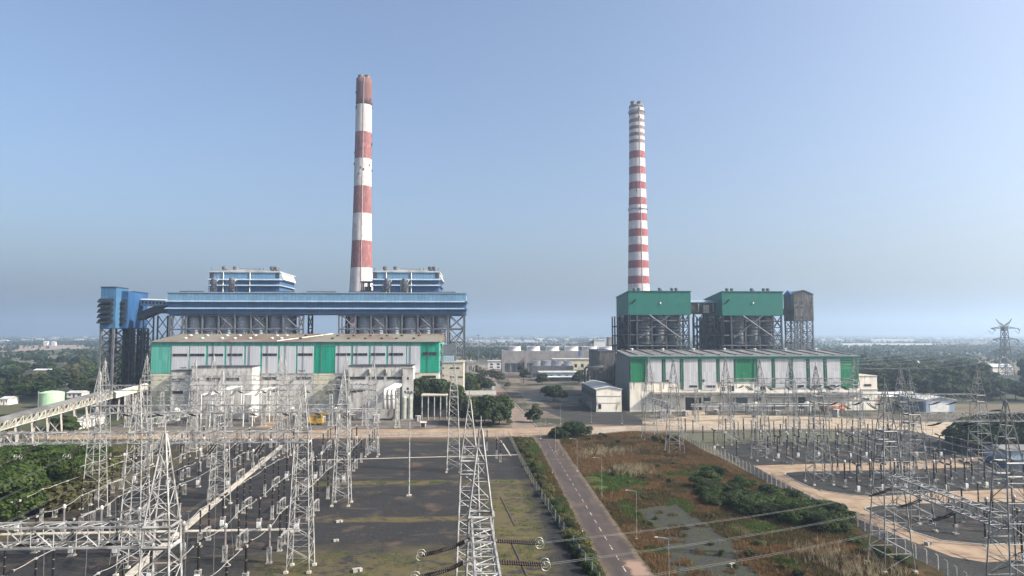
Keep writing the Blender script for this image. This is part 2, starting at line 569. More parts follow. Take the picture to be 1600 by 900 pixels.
def dirt_road_mat(name, a, b, c):
    t = NT(name)
    col = t.mix(t.ramp(t.noise(0.22, 6), 0.4, 0.62), a, b)
    col = t.mix(t.mul(t.ramp(t.noise(0.09, 5, (1, 2, 1)), 0.53, 0.66), 0.7), col, c)
    col = t.mix(t.mul(t.ramp(t.noise(1.4, 5), 0.6, 0.75), 0.5), col, tuple(x * 0.5 for x in b))
    return t.done(col, 0.92, 0, 0.15, bump=t.noise(2.5, 4), bstr=0.2)


SAND = dirt_road_mat('pale_concrete_road', (0.38, 0.285, 0.195), (0.3, 0.215, 0.145), (0.2, 0.135, 0.095))
SAND_B = dirt_road_mat('bleached_concrete', (0.46, 0.38, 0.28), (0.36, 0.285, 0.2), (0.22, 0.17, 0.13))


def road_mat():
    t = NT('worn_asphalt')
    o = t.xyz()
    col = t.mix(t.ramp(t.noise(0.4, 6, (1, 0.25, 1)), 0.4, 0.65), (0.083, 0.066, 0.058), (0.06, 0.048, 0.044))
    col = t.mix(t.mul(t.ramp(t.noise(0.12, 5), 0.55, 0.68), 0.7), col, (0.135, 0.1, 0.08))
    col = t.mix(t.mul(t.ramp(t.noise(3, 5), 0.55, 0.75), 0.35), col, (0.07, 0.06, 0.055))
    for ex in (21.3, 30.0):
        em = t.mul(t.boxmask(ex - 0.9, ex + 0.9, 0, 400, 0.7, 2, 1.2, 0.35), t.ramp(t.noise(0.8, 7, rough=0.7), 0.35, 0.6))
        col = t.mix(em, col, (0.2, 0.14, 0.09))
    for ey in (150.0, 176.0, 215.0, 238.0):
        pm = t.boxmask(22, 27, ey, ey + 7, 0.3, 0.3, 0.5, 0.5)
        col = t.mix(t.mul(pm, 0.45), col, (0.07, 0.058, 0.055))
    m = t.boxmask(26.5, 29.5, 120, 128, 0.6, 1.5, 1.6, 0.5)
    col = t.mix(t.mul(m, 0.8), col, (0.36, 0.24, 0.18))
    return t.done(col, 0.9, 0, 0.2, bump=t.noise(4, 4), bstr=0.15)


ASPH = road_mat()
RX0, RX1 = 21.2, 29.9
struct('main_road', MB().sheet([(RX0 + 0.6, 40), (RX1, 40), (RX1, 262), (RX1 - 0.4, 284), (RX0 - 0.2, 284), (RX0, 262)], 0.03), ASPH)
mk = MB()
y = 60.0
while y < 262:
    mk.box(25.5, 25.68, y, y + 3.0, 0.036, 0.040)
    y += 6.2
struct('road_marking', mk, mat('worn_white_line', (0.52, 0.49, 0.45), (0.12, 0.095, 0.085), 1.3, 0.85, lo=0.42, hi=0.62))
mk = MB()
for yy in (142.0, 206.0):
    mk.box(21.5, 21.72, yy, yy + 7, 0.036, 0.040)
struct('road_edge_marking', mk, mat('faded_white_line', (0.45, 0.42, 0.38), (0.3, 0.26, 0.23), 0.8, 0.8))

# cross road and the road that carries on to the cooling towers
struct('cross_road', MB().sheet([(-330, 283), (-118, 279.5), (12, 280), (22, 276), (38, 280), (62, 293), (150, 296), (260, 300), (260, 316), (150, 311),
                                 (60, 309), (24, 306), (12, 304), (-118, 303), (-330, 310)], 0.012), SAND)
struct('cross_road_verge', MB().sheet([(-117, 276.5), (10, 276.5), (10, 279.9), (-117, 279.4)], 0.026),
       mat('red_earth_verge', (0.2, 0.11, 0.07), (0.13, 0.085, 0.06), 0.3, 0.95))
far_road = NT('sandy_far_road')
_c = far_road.mix(far_road.ramp(far_road.noise(0.12, 5), 0.4, 0.6), (0.26, 0.2, 0.155), (0.2, 0.165, 0.14))
_m = far_road.boxmask(5, 20, 430, 500, 3, 10, 3)
_c = far_road.mix(far_road.mul(_m, 0.6), _c, (0.33, 0.15, 0.1))
FAR = far_road.done(_c, 0.92, 0, 0.15)
struct('service_road', MB().sheet([(14.0, 303), (24.5, 303), (23.5, 330), (21.5, 372), (18, 440), (13.7, 560), (12, 700), (12, 900), (6, 900), (6, 700),
                                   (7.9, 560), (11.6, 440), (15.0, 372), (13.6, 330)], 0.02), FAR)
struct('service_road_kerb', MB().add(
    [(24.9, 308, 0), (25.3, 308, 0), (22.4, 372, 0), (18.9, 440, 0), (14.6, 560, 0), (14.2, 560, 0), (18.5, 440, 0), (22, 372, 0),
     (24.9, 308, .15), (25.3, 308, .15), (22.4, 372, .15), (18.9, 440, .15), (14.6, 560, .15), (14.2, 560, .15), (18.5, 440, .15), (22, 372, .15)],
    [(8, 9, 10, 15), (15, 10, 11, 14), (14, 11, 12, 13), (0, 8, 15, 7), (7, 15, 14, 6), (6, 14, 13, 5), (1, 2, 10, 9), (2, 3, 11, 10), (3, 4, 12, 11)]), M['conc'])
struct('far_yard', MB().sheet([(-12, 560), (7.4, 562), (5.6, 700), (5.6, 900), (-18, 900), (-14, 700)], 0.016), mat('grey_yard', (0.24, 0.22, 0.2), (0.19, 0.17, 0.155), 0.1, 0.9))

# gravel lots in front of the small shed and the verge
struct('gravel_lot', MB().sheet([G(*p) for p in ((838, 636), (925, 634), (985, 645), (1002, 655), (1005, 664), (905, 663), (870, 650))], 0.018), GRAVEL_B)
struct('gravel_plot', MB().sheet([G(*p) for p in ((902, 622), (860, 612), (812, 610), (822, 630), (906, 631))], 0.014),
       mat('grey_earth', (0.17, 0.15, 0.13), (0.1, 0.1, 0.075), 0.12, 0.95, c3=(0.26, 0.23, 0.19), s3=0.2))

# cable trenches in the gravel
TR = MB()
def strip(mb, pts, w, z0, z1):
    for (xa, ya), (xb, yb) in zip(pts[:-1], pts[1:]):
        mb.bar((xa, ya, (z0 + z1) / 2), (xb, yb, (z0 + z1) / 2), w, z1 - z0, True)
for nm, pts, w, lab in (('cable_trench', [(-74, 262), (-58.5, 100)], 1.7, 'pale concrete cable trench running lengthways through the gravel yard'),
                        ('cable_trench', [(-56, 231), (12.5, 238)], 0.55, 'thin pale concrete trench crossing the gravel yard near the far road'),
                        ('cable_trench', [(-100, 150), (-40, 151)], 1.3, 'short concrete cable trench crossing the equipment rows'),
                        ('cable_trench', [(5.2, 178), (7.5, 152)], 0.35, 'short dark drain slot in the mossy gravel by the fence'),
                        ('cable_trench', [(6.2, 140), (9.2, 110)], 0.35, 'long dark drain slot in the mossy gravel beside the near tower'),
                        ('cable_trench', [(8.4, 262), (10.2, 236)], 0.5, 'concrete kerbed trench by the corner of the fence')):
    mb = MB(); strip(mb, pts, w, 0.0, 0.16)
    dark = 'drain slot' in lab
    o = mb.build(nm, M['steel_rust'] if dark else M['conc_pale'])
    tag(o, lab, 'trench')


# the wild field between the road and the far switchyard
def field_mat():
    t = NT('wild_grass_ground')
    n1 = t.noise(0.06, 7, (1, 0.7, 1), 0.65); n2 = t.noise(0.5, 8, rough=0.7)
    col = t.mix(t.ramp(n1, 0.42, 0.58), (0.13, 0.08, 0.038), (0.072, 0.058, 0.026))
    col = t.mix(t.mul(t.ramp(n2, 0.42, 0.65), 0.75), col, (0.036, 0.029, 0.017))
    col = t.mix(t.mul(t.ramp(t.noise(0.12, 6), 0.55, 0.65), 0.7), col, (0.05, 0.06, 0.022))
    col = t.mix(t.mul(t.boxmask(32.5, 43, 184, 203, 3, 5, 10, 0.12), t.ramp(n2, 0.3, 0.5)), col, (0.07, 0.11, 0.025))
    return t.done(col, 0.95, 0, 0.1, bump=n2, bstr=0.6, bdist=0.4)


FENCE_R = [G(*p) for p in ((1062, 682), (1100, 704), (1140, 722), (1178, 742), (1235, 772), (1290, 796), (1345, 826), (1400, 858), (1470, 893))] + [(78, 100), (74, 70)]
field = [(RX1 + 0.3, 40), (70, 40), (74, 70), (78, 100)] + FENCE_R[:-2][::-1] + [(66, 291), (42, 279), (32, 278), (30.4, 262)]
struct('wild_field', MB().sheet(field, 0.016), field_mat())
_l = [G(*p) for p in ((1000, 796), (1058, 788), (1105, 820), (1165, 868), (1190, 905), (1060, 905), (1036, 850))]
lot = []
for _k in range(len(_l)):
    (xa, ya), (xb, yb) = _l[_k], _l[(_k + 1) % len(_l)]
    for _q in range(9):
        lot.append((xa + (xb - xa) * _q / 9 + RN.uniform(-.7, .7), ya + (yb - ya) * _q / 9 + RN.uniform(-.9, .9)))
_t = NT('weedy_gravel')
_c = _t.mix(_t.ramp(_t.noise(2.0, 6, rough=.75), .35, .7), (.028, .028, .027), (.085, .084, .078))
_c = _t.mix(_t.mul(_t.ramp(_t.noise(.4, 9, rough=.72), .46, .6), .8), _c, (.06, .068, .03))
struct('gravel_patch', MB().sheet(lot, 0.024), _t.done(_c, .95, 0, .1, bump=_t.noise(2.2, 6), bstr=.5))
struct('road_verge', MB().sheet([(FENCE_C[i][0] + 0.3, FENCE_C[i][1]) for i in range(len(FENCE_C))] + [(21.8, 40), (RX0, 262), (RX0, 277)], 0.022),
       mat('weedy_verge', (0.075, 0.058, 0.03), (0.045, 0.05, 0.02), 0.25, 0.95))

# right-hand switchyard
ryard = [G(*p) for p in ((1085, 680), (1178, 742), (1290, 796), (1400, 858), (1470, 893))] + [(78, 100), (74, 60), (250, 60), (250, 292), (72, 289)]
struct('gravel_yard', MB().sheet(ryard, 0.008), GRAVEL_B)
struct('yard_grass', MB().sheet([(74, 286), (150, 288), (150, 262), (110, 262), (80, 250)], 0.014),
       mat('thin_green_grass', (0.11, 0.115, 0.06), (0.09, 0.085, 0.06), 0.2, 0.95, c3=(0.14, 0.12, 0.08), s3=0.1))
struct('yard_road', MB().sheet([G(*p) for p in ((1178, 728), (1222, 726), (1400, 722), (1640, 708), (1640, 726), (1400, 734), (1250, 737), (1228, 739), (1226, 742), (1240, 750),
                                                (1262, 760), (1290, 768), (1330, 774), (1372, 777), (1500, 768), (1640, 760), (1640, 785), (1500, 784), (1372, 790), (1352, 793), (1352, 796),
                                                (1375, 808), (1420, 829), (1470, 845), (1540, 852), (1640, 846), (1640, 872), (1540, 879),
                                                (1487, 870), (1437, 851), (1400, 836), (1345, 813), (1300, 793), (1262, 773), (1215, 750))], 0.022), SAND)
struct('works_apron', MB().sheet([G(*p) for p in ((985, 660), (1100, 648), (1230, 650), (1330, 654), (1500, 660), (1500, 692), (1420, 672), (1330, 668), (1100, 672))], 0.017), SAND_B)
kb = MB()
for chain in (((1228, 739), (1226, 742), (1240, 750), (1262, 760), (1290, 768), (1330, 774), (1372, 777), (1500, 768)),
              ((1500, 784), (1372, 790), (1352, 793), (1352, 796), (1375, 808), (1420, 829), (1470, 845), (1540, 852), (1640, 846))):
    pts = [G(*p) for p in chain]
    strip(kb, pts, 0.35, 0.0, 0.15)
struct('yard_kerb', kb, M['conc'])
# path up to the big door of the far turbine hall
struct('door_path', MB().sheet([G(*p) for p in ((1066, 641), (1098, 641), (1130, 668), (1100, 668))], 0.026), SAND_B)
struct('yard_track', MB().sheet([G(*p) for p in ((398, 668), (424, 668), (462, 645), (448, 645))], 0.02), SAND)
struct('works_pad', MB().sheet([(-165, 306), (-20, 306), (-20, 334), (-165, 334)], 0.014),
       mat('grey_works_ground', (0.15, 0.135, 0.12), (0.1, 0.09, 0.08), 0.15, 0.95, c3=(0.24, 0.18, 0.13), s3=0.2))
WF = mat('dark_green_wood_floor', (0.035, 0.045, 0.02), (0.06, 0.055, 0.03), 0.08, 0.95)  # dark green ground colour under the woods, mottled with brown
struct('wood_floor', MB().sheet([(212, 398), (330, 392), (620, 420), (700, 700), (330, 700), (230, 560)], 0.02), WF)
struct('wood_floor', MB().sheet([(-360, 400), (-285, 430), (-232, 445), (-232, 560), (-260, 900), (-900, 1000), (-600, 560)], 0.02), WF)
# lowland beyond: pale fields and a lake
for pts, c in ((((560, 531), (870, 531), (905, 535), (520, 535)), (0.4, 0.38, 0.35)),
               (((0, 541), (140, 538), (150, 544), (0, 550)), (0.36, 0.27, 0.2)),
               (((70, 533), (160, 532), (170, 538), (60, 540)), (0.4, 0.29, 0.23)),
               (((1150, 541), (1600, 550), (1600, 556), (1200, 546)), (0.2, 0.2, 0.2))):
    struct('far_field', MB().sheet([G(*p) for p in pts], 0.3), mat('bare_field', c, tuple(x * 0.8 for x in c), 0.01, 0.95, stretch=(1, 3, 1)))
# ---------------------------------------------------------------- helpers for buildings
def rects(parent, name, m, rl, Y, depth, proud):
    """thin panels on an upright wall at depth Y, measured as pixel rectangles"""
    for (x0, y0, x1, y1) in rl:
        cx = (x0 + x1) / 2
        X0, _ = W(x0, (y0 + y1) / 2, Y)
        X1, _ = W(x1, (y0 + y1) / 2, Y)
        _, Z1 = W(cx, y0, Y)
        _, Z0 = W(cx, y1, Y)
        MB().box(X0, X1, Y - proud, Y - proud + depth, Z0, Z1).build(name, m, parent)


def louvres(parent, rl, Y, proud):
    """dark louvred window strips: frame, blades"""
    for (x0, y0, x1, y1) in rl:
        X0, _ = W(x0, y0, Y); X1, _ = W(x1, y0, Y)
        _, Z1 = W((x0 + x1) / 2, y0, Y); _, Z0 = W((x0 + x1) / 2, y1, Y)
        mb = MB().box(X0, X1, Y - proud, Y - proud + 0.06, Z0, Z1)
        o = mb.build('louvre_window', M['dark'], parent)
        fr = MB()
        n = max(2, int((X1 - X0) / 2.2))
        for i in range(n + 1):
            x = X0 + (X1 - X0) * i / n
            fr.box(x - 0.07, x + 0.07, Y - proud - 0.08, Y - proud - 0.003, Z0, Z1)
        fr.box(X0, X1, Y - proud - 0.1, Y - proud - 0.082, Z0 - 0.12, Z0)
        fr.build('window_frame', M['steel_mid'], o)


def downpipes(parent, xs, Y, z0, z1):
    for x in xs:
        MB().tube([(x, Y, z0), (x, Y, z1)], 0.12, 5).build('downpipe', M['steel_mid'], parent)


def xframe(mb, p0, p1, z0, z1, n, w, wb, rails=True):
    """one braced bay between two columns"""
    for i in range(n):
        a = z0 + (z1 - z0) * i / n; b = z0 + (z1 - z0) * (i + 1) / n
        mb.bar((*p0, a), (*p1, b), wb); mb.bar((*p1, a), (*p0, b), wb)
        if rails:
            mb.bar((*p0, b), (*p1, b), wb * 1.2)


# ---------------------------------------------------------------- near-left turbine hall
HY = 355.0
hx0, hz1 = W(237, 534, HY)
hx1, _ = W(686, 534, HY)
_, hzg = W(460, 583, HY)
hall = thing('turbine_hall', 'long green and pale grey turbine hall with a rusted brown roof behind the gravel yard', 'industrial building', ((hx0 + hx1) / 2, HY, 0))
MB().box(hx0 + 0.05, hx1 - 0.05, HY + 0.2, HY + 62, 0, hzg).build('masonry_wall', M['white_dirty'], hall)
MB().box(hx0, hx1, HY, HY + 62, hzg + 0.003, hz1).build('sheet_wall', M['green_pale'], hall)
# greener stretches of sheeting
rects(hall, 'green_panel', M['green'], [(490.5, 541, 524, 582.5), (657, 534.5, 685.6, 582), (434.5, 541, 437, 583), (546, 541, 551, 574)], HY, 0.2, 0.06)
rects(hall, 'cream_wall_panel', M['cream'], [(490, 583.6, 523.5, 628), (237.6, 584.5, 268, 640), (657, 583.2, 683, 600)], HY + 0.2, 0.12, 0.1)
gp = [(268, 294.5, 583.5), (296.5, 321, 576), (325, 350, 576), (353.5, 381, 576), (384, 406, 583.5), (409.5, 434, 583.5), (437, 462, 583.5), (465, 490, 583.5),
      (524, 548.5, 583.5), (551.5, 576, 574), (579, 603, 574), (606.5, 634, 574), (636, 656.5, 582.5)]
rects(hall, 'cladding_panel', M['grey_p'], [(a, 540.5, b, c) for a, b, c in gp], HY, 0.3, 0.15)
louvres(hall, [(270.5, 552.6, 293, 556.6), (297.5, 552.6, 320, 556.4), (326.5, 552.6, 349, 556.4), (356, 552.4, 379, 556.2), (410.5, 552.2, 433, 556), (466, 552, 488.5, 555.8),
               (525.5, 551.8, 548, 555.6), (552, 551.8, 574, 555.6), (580, 551.6, 602, 555.6), (608, 551.5, 630, 555.5), (660.5, 550.2, 682, 555)], HY, 0.22)
louvres(hall, [(409, 589, 432.5, 593.5), (463.5, 588.6, 486.5, 593.2), (524.5, 588.2, 541, 592.4), (659, 586.8, 681, 590.6), (427, 600, 433, 602.5), (427, 607.5, 433, 612), (522, 606, 542, 611)], HY + 0.2, 0.13)
# sloping roof up to the ridge, gutter and ventilators
ridge = HY + 33
_, rz = W(480, 521.6, ridge)
rb = MB()
rb.add([(hx0 - 0.5, HY - 0.7, hz1 + 0.02), (hx1 + 0.5, HY - 0.7, hz1 + 0.02), (hx1 + 0.5, ridge, rz), (hx0 - 0.5, ridge, rz), (hx0 - 0.5, HY + 62.7, hz1 + 0.02), (hx1 + 0.5, HY + 62.7, hz1 + 0.02),
        (hx0 - 0.5, HY - 0.7, hz1 - 0.4), (hx1 + 0.5, HY - 0.7, hz1 - 0.4), (hx1 + 0.5, HY + 62.7, hz1 - 0.4), (hx0 - 0.5, HY + 62.7, hz1 - 0.4)],
       [(0, 1, 2, 3), (3, 2, 5, 4), (6, 7, 1, 0), (7, 8, 5, 2, 1), (9, 6, 0, 3, 4), (8, 9, 4, 5)])
rb.build('roof', M['roof_rust'], hall)
MB().tube([(hx0 - 0.4, HY - 0.85, hz1 - 0.2), (hx1 + 0.4, HY - 0.85, hz1 - 0.2)], 0.2, 6).build('gutter', M['steel_mid'], hall)
def roofz(y): return hz1 + (rz - hz1) * (y - HY + 0.7) / (ridge - HY + 0.7)
for i, px in enumerate((290, 316, 347, 367, 391, 425, 440, 470, 520, 545, 571, 597, 620, 647)):
    for yy in (HY + 10, HY + 22):
        x, _ = W(px + (8 if yy > HY + 15 else 0), 528, yy)
        z = roofz(yy)
        mb = MB().lathe((x, yy, z - 0.1), [(0.55, 0), (0.55, 0.35), (0.95, 0.4), (0.95, 0.75), (0.5, 1.0)], 10)
        mb.build('roof_vent', M['white'] if px < 460 else M['steel_rust'], hall)
MB().bar((hx0 + 62, HY + 2, roofz(HY + 2) + 0.15), (hx0 + 84, ridge - 1, rz + 0.1), 0.5, 0.3, True).build('roof_walkway', M['cream_white'], hall)
downpipes(hall, [hx0 + 31 + 9.05 * k for k in range(0, 13)], HY - 0.35, hzg, hz1 - 0.5)
# end wall lean-to stair frame at the road end
sx = hx1
st = MB()
for k in range(7):
    st.bar((sx + 0.8, HY + 4, 4 + k * 4.6), (sx + 0.8, HY + 14, 6.3 + k * 4.6), 0.9, 0.15)
    st.bar((sx + 0.8, HY + 14, 6.3 + k * 4.6), (sx + 0.8, HY + 4, 8.6 + k * 4.6), 0.9, 0.15)
for yy in (HY + 3.5, HY + 14.5):
    st.bar((sx + 1.3, yy, 0), (sx + 1.3, yy, 36), 0.25)
st.build('stair', M['steel_mid'], hall)


def annex(label, x0, x1, Y, ydeep, ztop, m, wins, extra=None, door=None):
    a = thing('annex_building', label, 'building', ((x0 + x1) / 2, Y, 0))
    MB().box(x0, x1, Y, Y + ydeep, 0, ztop).build('wall', m, a)
    MB().box(x0 - 0.3, x1 + 0.3, Y - 0.3, Y + ydeep - 0.02, ztop + 0.003, ztop + 0.5).build('roof_slab', M['steel_dark'], a)
    louvres(a, wins, Y, 0.08)
    return a


ax0, az = W(300, 574, 343); ax1, _ = W(394, 574, 343)
annex('stained grey annex with dark window strips at the coal tower end of the green hall', ax0, ax1, 343, 12, az, M['white_dirty'],
      [(268 + 33, 591, 312, 595.5), (322, 590, 344, 595), (352, 590, 374, 595), (290 + 12, 610, 310, 614)])
ax2, _ = W(268, 590, 346)
annex('low shaded annex block beside the cream corner of the green hall', ax2, ax0 - 0.02, 346, 9, W(280, 580, 346)[1], M['white_dirty'], [(269, 591.5, 290, 595.5), (270, 610, 286, 615)])
bx0, bz = W(545.5, 572.5, 341); bx1, _ = W(644, 572.5, 341)
ann = annex('white annex block with three white ducts leaving its front wall', bx0, bx1, 341, 14, bz, M['white_dirty'],
            [(547, 588.5, 571, 592.8), (577, 588.5, 600, 593), (605, 588.5, 628, 592.5), (547, 607.5, 571, 612), (556, 599, 557.6, 600.8), (563, 599, 564.6, 600.8), (573, 599.5, 574.6, 601.2), (580, 600, 581.6, 601.8)])
for px in (577, 603, 629):
    x, z = W(px, 581, 341)
    MB().add([(x - 0.35, 341 - 0.02, z + 1.6), (x + 0.35, 341 - 0.02, z + 1.6), (x + 0.35, 341 - 2.6, z + 1.4), (x - 0.35, 341 - 2.6, z + 1.4), (x - 0.35, 341 - 0.02, z - 2), (x + 0.35, 341 - 0.02, z - 2)],
             [(0, 1, 2, 3), (0, 3, 4), (1, 5, 2), (3, 2, 5, 4), (0, 4, 5, 1)]).build('wall_bracket', M['conc'], ann)
cx0, _ = W(629, 575, 339.8); cx1, cz = W(647, 575.5, 339.8)
MB().box(cx0, cx1 - 0.4, 339.6, 340.99, 0, cz).build('stair_bay', M['white_dirty'], ann)
MB().box(cx0 - 0.2, cx1 - 0.2, 339.4, 340.99, cz + .003, cz + .3).build('coping', M['conc'], ann)
for k in range(4):
    MB().box(cx0 + 2.2, cx0 + 3.2, 339.55, 339.597, 4 + k * 5, 5.2 + k * 5).build('window', M['dark'], ann)

# three white bus ducts from the annex wall down to the transformer
for k, (pxa, pxb) in enumerate(((620, 601), (624, 607.5), (628, 614))):
    x0, z0 = W(pxa - 1, 600.5, 340.5); x1, _ = W(pxb, 613, 333)
    zt = W(pxb, 614, 333)[1]
    mb = MB().tube([(x0, 340.9, z0), (x1, 334, zt + 1.2), (x1, 333.2, zt + 0.2), (x1, 333, zt - 1.5), (x1, 333, 5.5)], 0.85, 10)
    o = mb.build('bus_duct', M['white'], None, True)
    tag(o, ('bent white bus duct before the white annex, %s' % ('farthest from the mast', 'middle one of three', 'nearest the mast')[k]), 'duct', 'white bus ducts on the annex')


# ---------------------------------------------------------------- transformers
def make_transformer():
    t = thing('power_transformer', 'dark transformer', 'transformer')
    MB().box(-3.4, 3.4, -1.7, 1.7, 0.5, 4.6).build('tank', M['tx_blue'], t)
    MB().box(-3.8, 3.8, -2.2, 2.2, 0, 0.5).build('plinth', M['conc'], t)
    for s in (-1, 1):
        r = MB()
        for k in range(12):
            r.box(-3.2 + k * 0.55, -2.9 + k * 0.55, s * 1.75 if s > 0 else -3.2, 3.2 if s > 0 else -1.75, 1.0, 4.3)
        r.build('radiator', M['tx_pale'], t)
    c = MB().tube([(-3.0, 1.2, 6.1), (1.2, 1.2, 6.1)], 0.6, 12)
    c.bar((-2.4, 1.2, 4.6), (-2.4, 1.2, 5.6), 0.25).bar((0.6, 1.2, 4.6), (0.6, 1.2, 5.6), 0.25)
    c.build('conservator', M['tx_blue'], t)
    for k in (-2.2, 0, 2.2):
        prof = [(0.28, 0)]
        for i in range(9):
            prof += [(0.3, 0.2 * i + 0.05), (0.17, 0.2 * i + 0.15)]
        prof += [(0.08, 2.0), (0.08, 2.4)]
        MB().lathe((k + 0.8, -0.7, 4.6), prof, 8).build('bushing', M['porc'], t)
    MB().box(3.4, 4.1, -0.5, 0.5, 1.2, 3.4).build('control_box', M['galv'], t)
    return t


TX = Proto(make_transformer())
for px, py, rz, lab in ((606, 642, 0, 'dark blue transformer at the foot of the three white ducts'),
                        (565, 640, 0, 'dark transformer in the shade in front of the white annex'),
                        (650, 643, 0, 'pale finned transformer beside the white post at the annex corner'),
                        (530, 634, 0, 'transformer standing before the cream wall bay of the green hall'),
                        (332, 645, 0, 'dark transformer before the stained grey annex, nearer the conveyor'),
                        (365, 645, 0, 'dark transformer before the stained grey annex, nearer the white lean-to roof'),
                        (290, 640, 0, 'small shaded transformer at the cream corner of the green hall'),
                        (1017, 641, 0, 'dark transformer beside the lattice beam by the small cream shed'),
                        (1036, 641, 0, 'dark transformer just before the big dark door of the far turbine hall'),
                        (1190, 641, 0, 'blue grey transformer with pale radiators before the far hall'),
                        (1212, 641, 0, 'blue grey transformer between the radiator set and the second dark doorway')):
    x, y = G(px, py)
    TX.put((x, y, 0.014), rz, lab, 'power transformers along the turbine halls')
for px, lab in ((583, 'white blast wall between the two transformers left of the ducts'), (628, 'white blast wall on the mast side of the ducted transformer'), (640, 'narrow white blast wall by the pale transformer'),
                (548, 'stained blast wall under the annex shadow'), (349, 'pale blast wall between the two transformers by the grey annex'), (1165, 'pale blast wall before the blue transformer of the far hall')):
    x, y = G(px, 636)
    w = thing('blast_wall', lab, 'wall', (x, y, 0))
    MB().box(x - 0.35, x + 0.35, y - 5, y + 4, 0, 8.5 if px < 1000 else 6).build('wall', M['white_dirty'], w)
    MB().box(x - 0.5, x + 0.5, y - 5.15, y + 4.15, (8.5 if px < 1000 else 6) + 0.003, (8.5 if px < 1000 else 6) + 0.3).build('coping', M['conc_pale'], w)
# sloping white lean-to roofs by the halls
for (pa, pb, Yb, lab) in (((322, 617), (371, 603.5), 341, 'white sloping shed roof on posts before the stained grey annex'), ((388, 617.5), (428, 605), 341, 'narrow white sloping roof on posts beside the grey annex')):
    xa, za = W(*pa, Yb - 26); xb, zb = W(*pb, Yb - 2)
    x0 = min(xa, xb)
    s = thing('lean_to_shelter', lab, 'shelter', ((xa + xb) / 2, Yb - 14, 0))
    MB().add([(xa - 2.2, Yb - 26, za), (xa + 2.2, Yb - 26, za), (xb + 2.2, Yb - 2, zb), (xb - 2.2, Yb - 2, zb), (xa - 2.2, Yb - 26, za + .25), (xa + 2.2, Yb - 26, za + .25), (xb + 2.2, Yb - 2, zb + .25), (xb - 2.2, Yb - 2, zb + .25)],
             [(0, 3, 2, 1), (4, 5, 6, 7), (0, 1, 5, 4), (1, 2, 6, 5), (2, 3, 7, 6), (3, 0, 4, 7)]).build('roof', M['white'], s)
    for q in range(4):
        f = q / 3
        for dx in (-2, 2):
            MB().bar((xa + (xb - xa) * f + dx, Yb - 26 + 24 * f, 0), (xa + (xb - xa) * f + dx, Yb - 26 + 24 * f, za + (zb - za) * f - 0.005), 0.25).build('post', M['white'], s)

# ---------------------------------------------------------------- blue bunker gallery
BY = 400.0
gx0, gz1 = W(262, 457.5, BY); gx1, _ = W(728, 457.5, BY)
_, gz0 = W(500, 491, BY)
gal = thing('bunker_gallery', 'very long blue bunker gallery raised on braced columns behind the green hall', 'industrial building', ((gx0 + gx1) / 2, BY, 0))
_, zA = W(500, 470.5, BY); _, zB = W(500, 481.5, BY)
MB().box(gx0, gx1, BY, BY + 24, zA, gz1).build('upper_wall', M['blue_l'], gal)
MB().box(gx0 + 0.05, gx1 - 0.05, BY + 0.3, BY + 23.7, gz0, zA - 0.003).build('lower_wall', M['blue_d'], gal)  # deeper blue than above: shade under the hoods put into the colour
for z in (zA, zB):
    mb = MB()
    mb.add([(gx0 - 1.2, BY - 1.4, z - 0.45), (gx1 + 1.2, BY - 1.4, z - 0.45), (gx1 + 0.3, BY - 0.01, z + 0.3), (gx0 - 0.3, BY - 0.01, z + 0.3),
            (gx0 - 1.2, BY - 1.4, z - 0.65), (gx1 + 1.2, BY - 1.4, z - 0.65), (gx1 + 0.3, BY - 0.01, z + 0.1), (gx0 - 0.3, BY - 0.01, z + 0.1)],
           [(0, 1, 2, 3), (4, 7, 6, 5), (0, 4, 5, 1), (1, 5, 6, 2), (3, 7, 4, 0)])
    mb.add([(gx1 + 1.2, BY - 1.5, z - 0.9), (gx1 + 1.2, BY + 25, z - 0.9), (gx1 + 0.01, BY + 25, z + 0.5), (gx1 + 0.01, BY - 1.5, z + 0.5)], [(0, 1, 2, 3)])
    mb.build('louvre_hood', M['hood_blue'], gal)
MB().box(gx0 - 0.4, gx1 + 0.4, BY - 0.4, BY + 24.4, gz1 + 0.003, gz1 + 0.5).build('roof', M['blue_p'], gal)
rv = MB()
for k in ((282, 318), (330, 338), (400, 460), (480, 525), (545, 595), (664, 712)):
    xa, _ = W(k[0], 456, BY + 8); xb, _ = W(k[1], 456, BY + 8)
    MB().prismx([(BY + 6, gz1 + 0.5), (BY + 10, gz1 + 0.5), (BY + 9, gz1 + 1.5), (BY + 7, gz1 + 1.5)], xa, xb).build('ridge_vent', M['steel_dark'], gal)
cols_px = [264, 268.5, 284, 289.5, 315, 340.5, 366, 391, 416, 442, 467, 473.5, 529, 534, 555, 579.5, 603.5, 628, 652.5, 677, 700, 724.5]
colx = [W(p, 505, BY)[0] for p in cols_px]
for i, x in enumerate(colx):
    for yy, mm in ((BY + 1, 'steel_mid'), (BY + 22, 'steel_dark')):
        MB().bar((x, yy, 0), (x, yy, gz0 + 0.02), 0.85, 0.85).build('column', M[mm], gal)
for i in range(len(colx) - 1):
    if cols_px[i] in (473.5,):
        continue
    w = colx[i + 1] - colx[i]
    for z in (gz0 - 8.7, gz0 - 0.6, 30, 18):
        MB().bar((colx[i], BY + 1, z), (colx[i + 1], BY + 1, z), 0.55, 0.55).build('tie_beam', M['steel_mid'], gal)
    if i in (1, 2, 5, 7, 9, 10, 13, 15, 18, 20) or cols_px[i] in (264, 700):
        p = (colx[i], BY + 1); q = (colx[i + 1], BY + 1)
        for za, zb in ((gz0 - 0.5, gz0 - 8.7), (gz0 - 8.7, 30)):
            MB().bar((*p, za), (*q, zb), 0.4).bar((*q, za), (*p, zb), 0.4).build('brace', M['steel_mid'], gal)
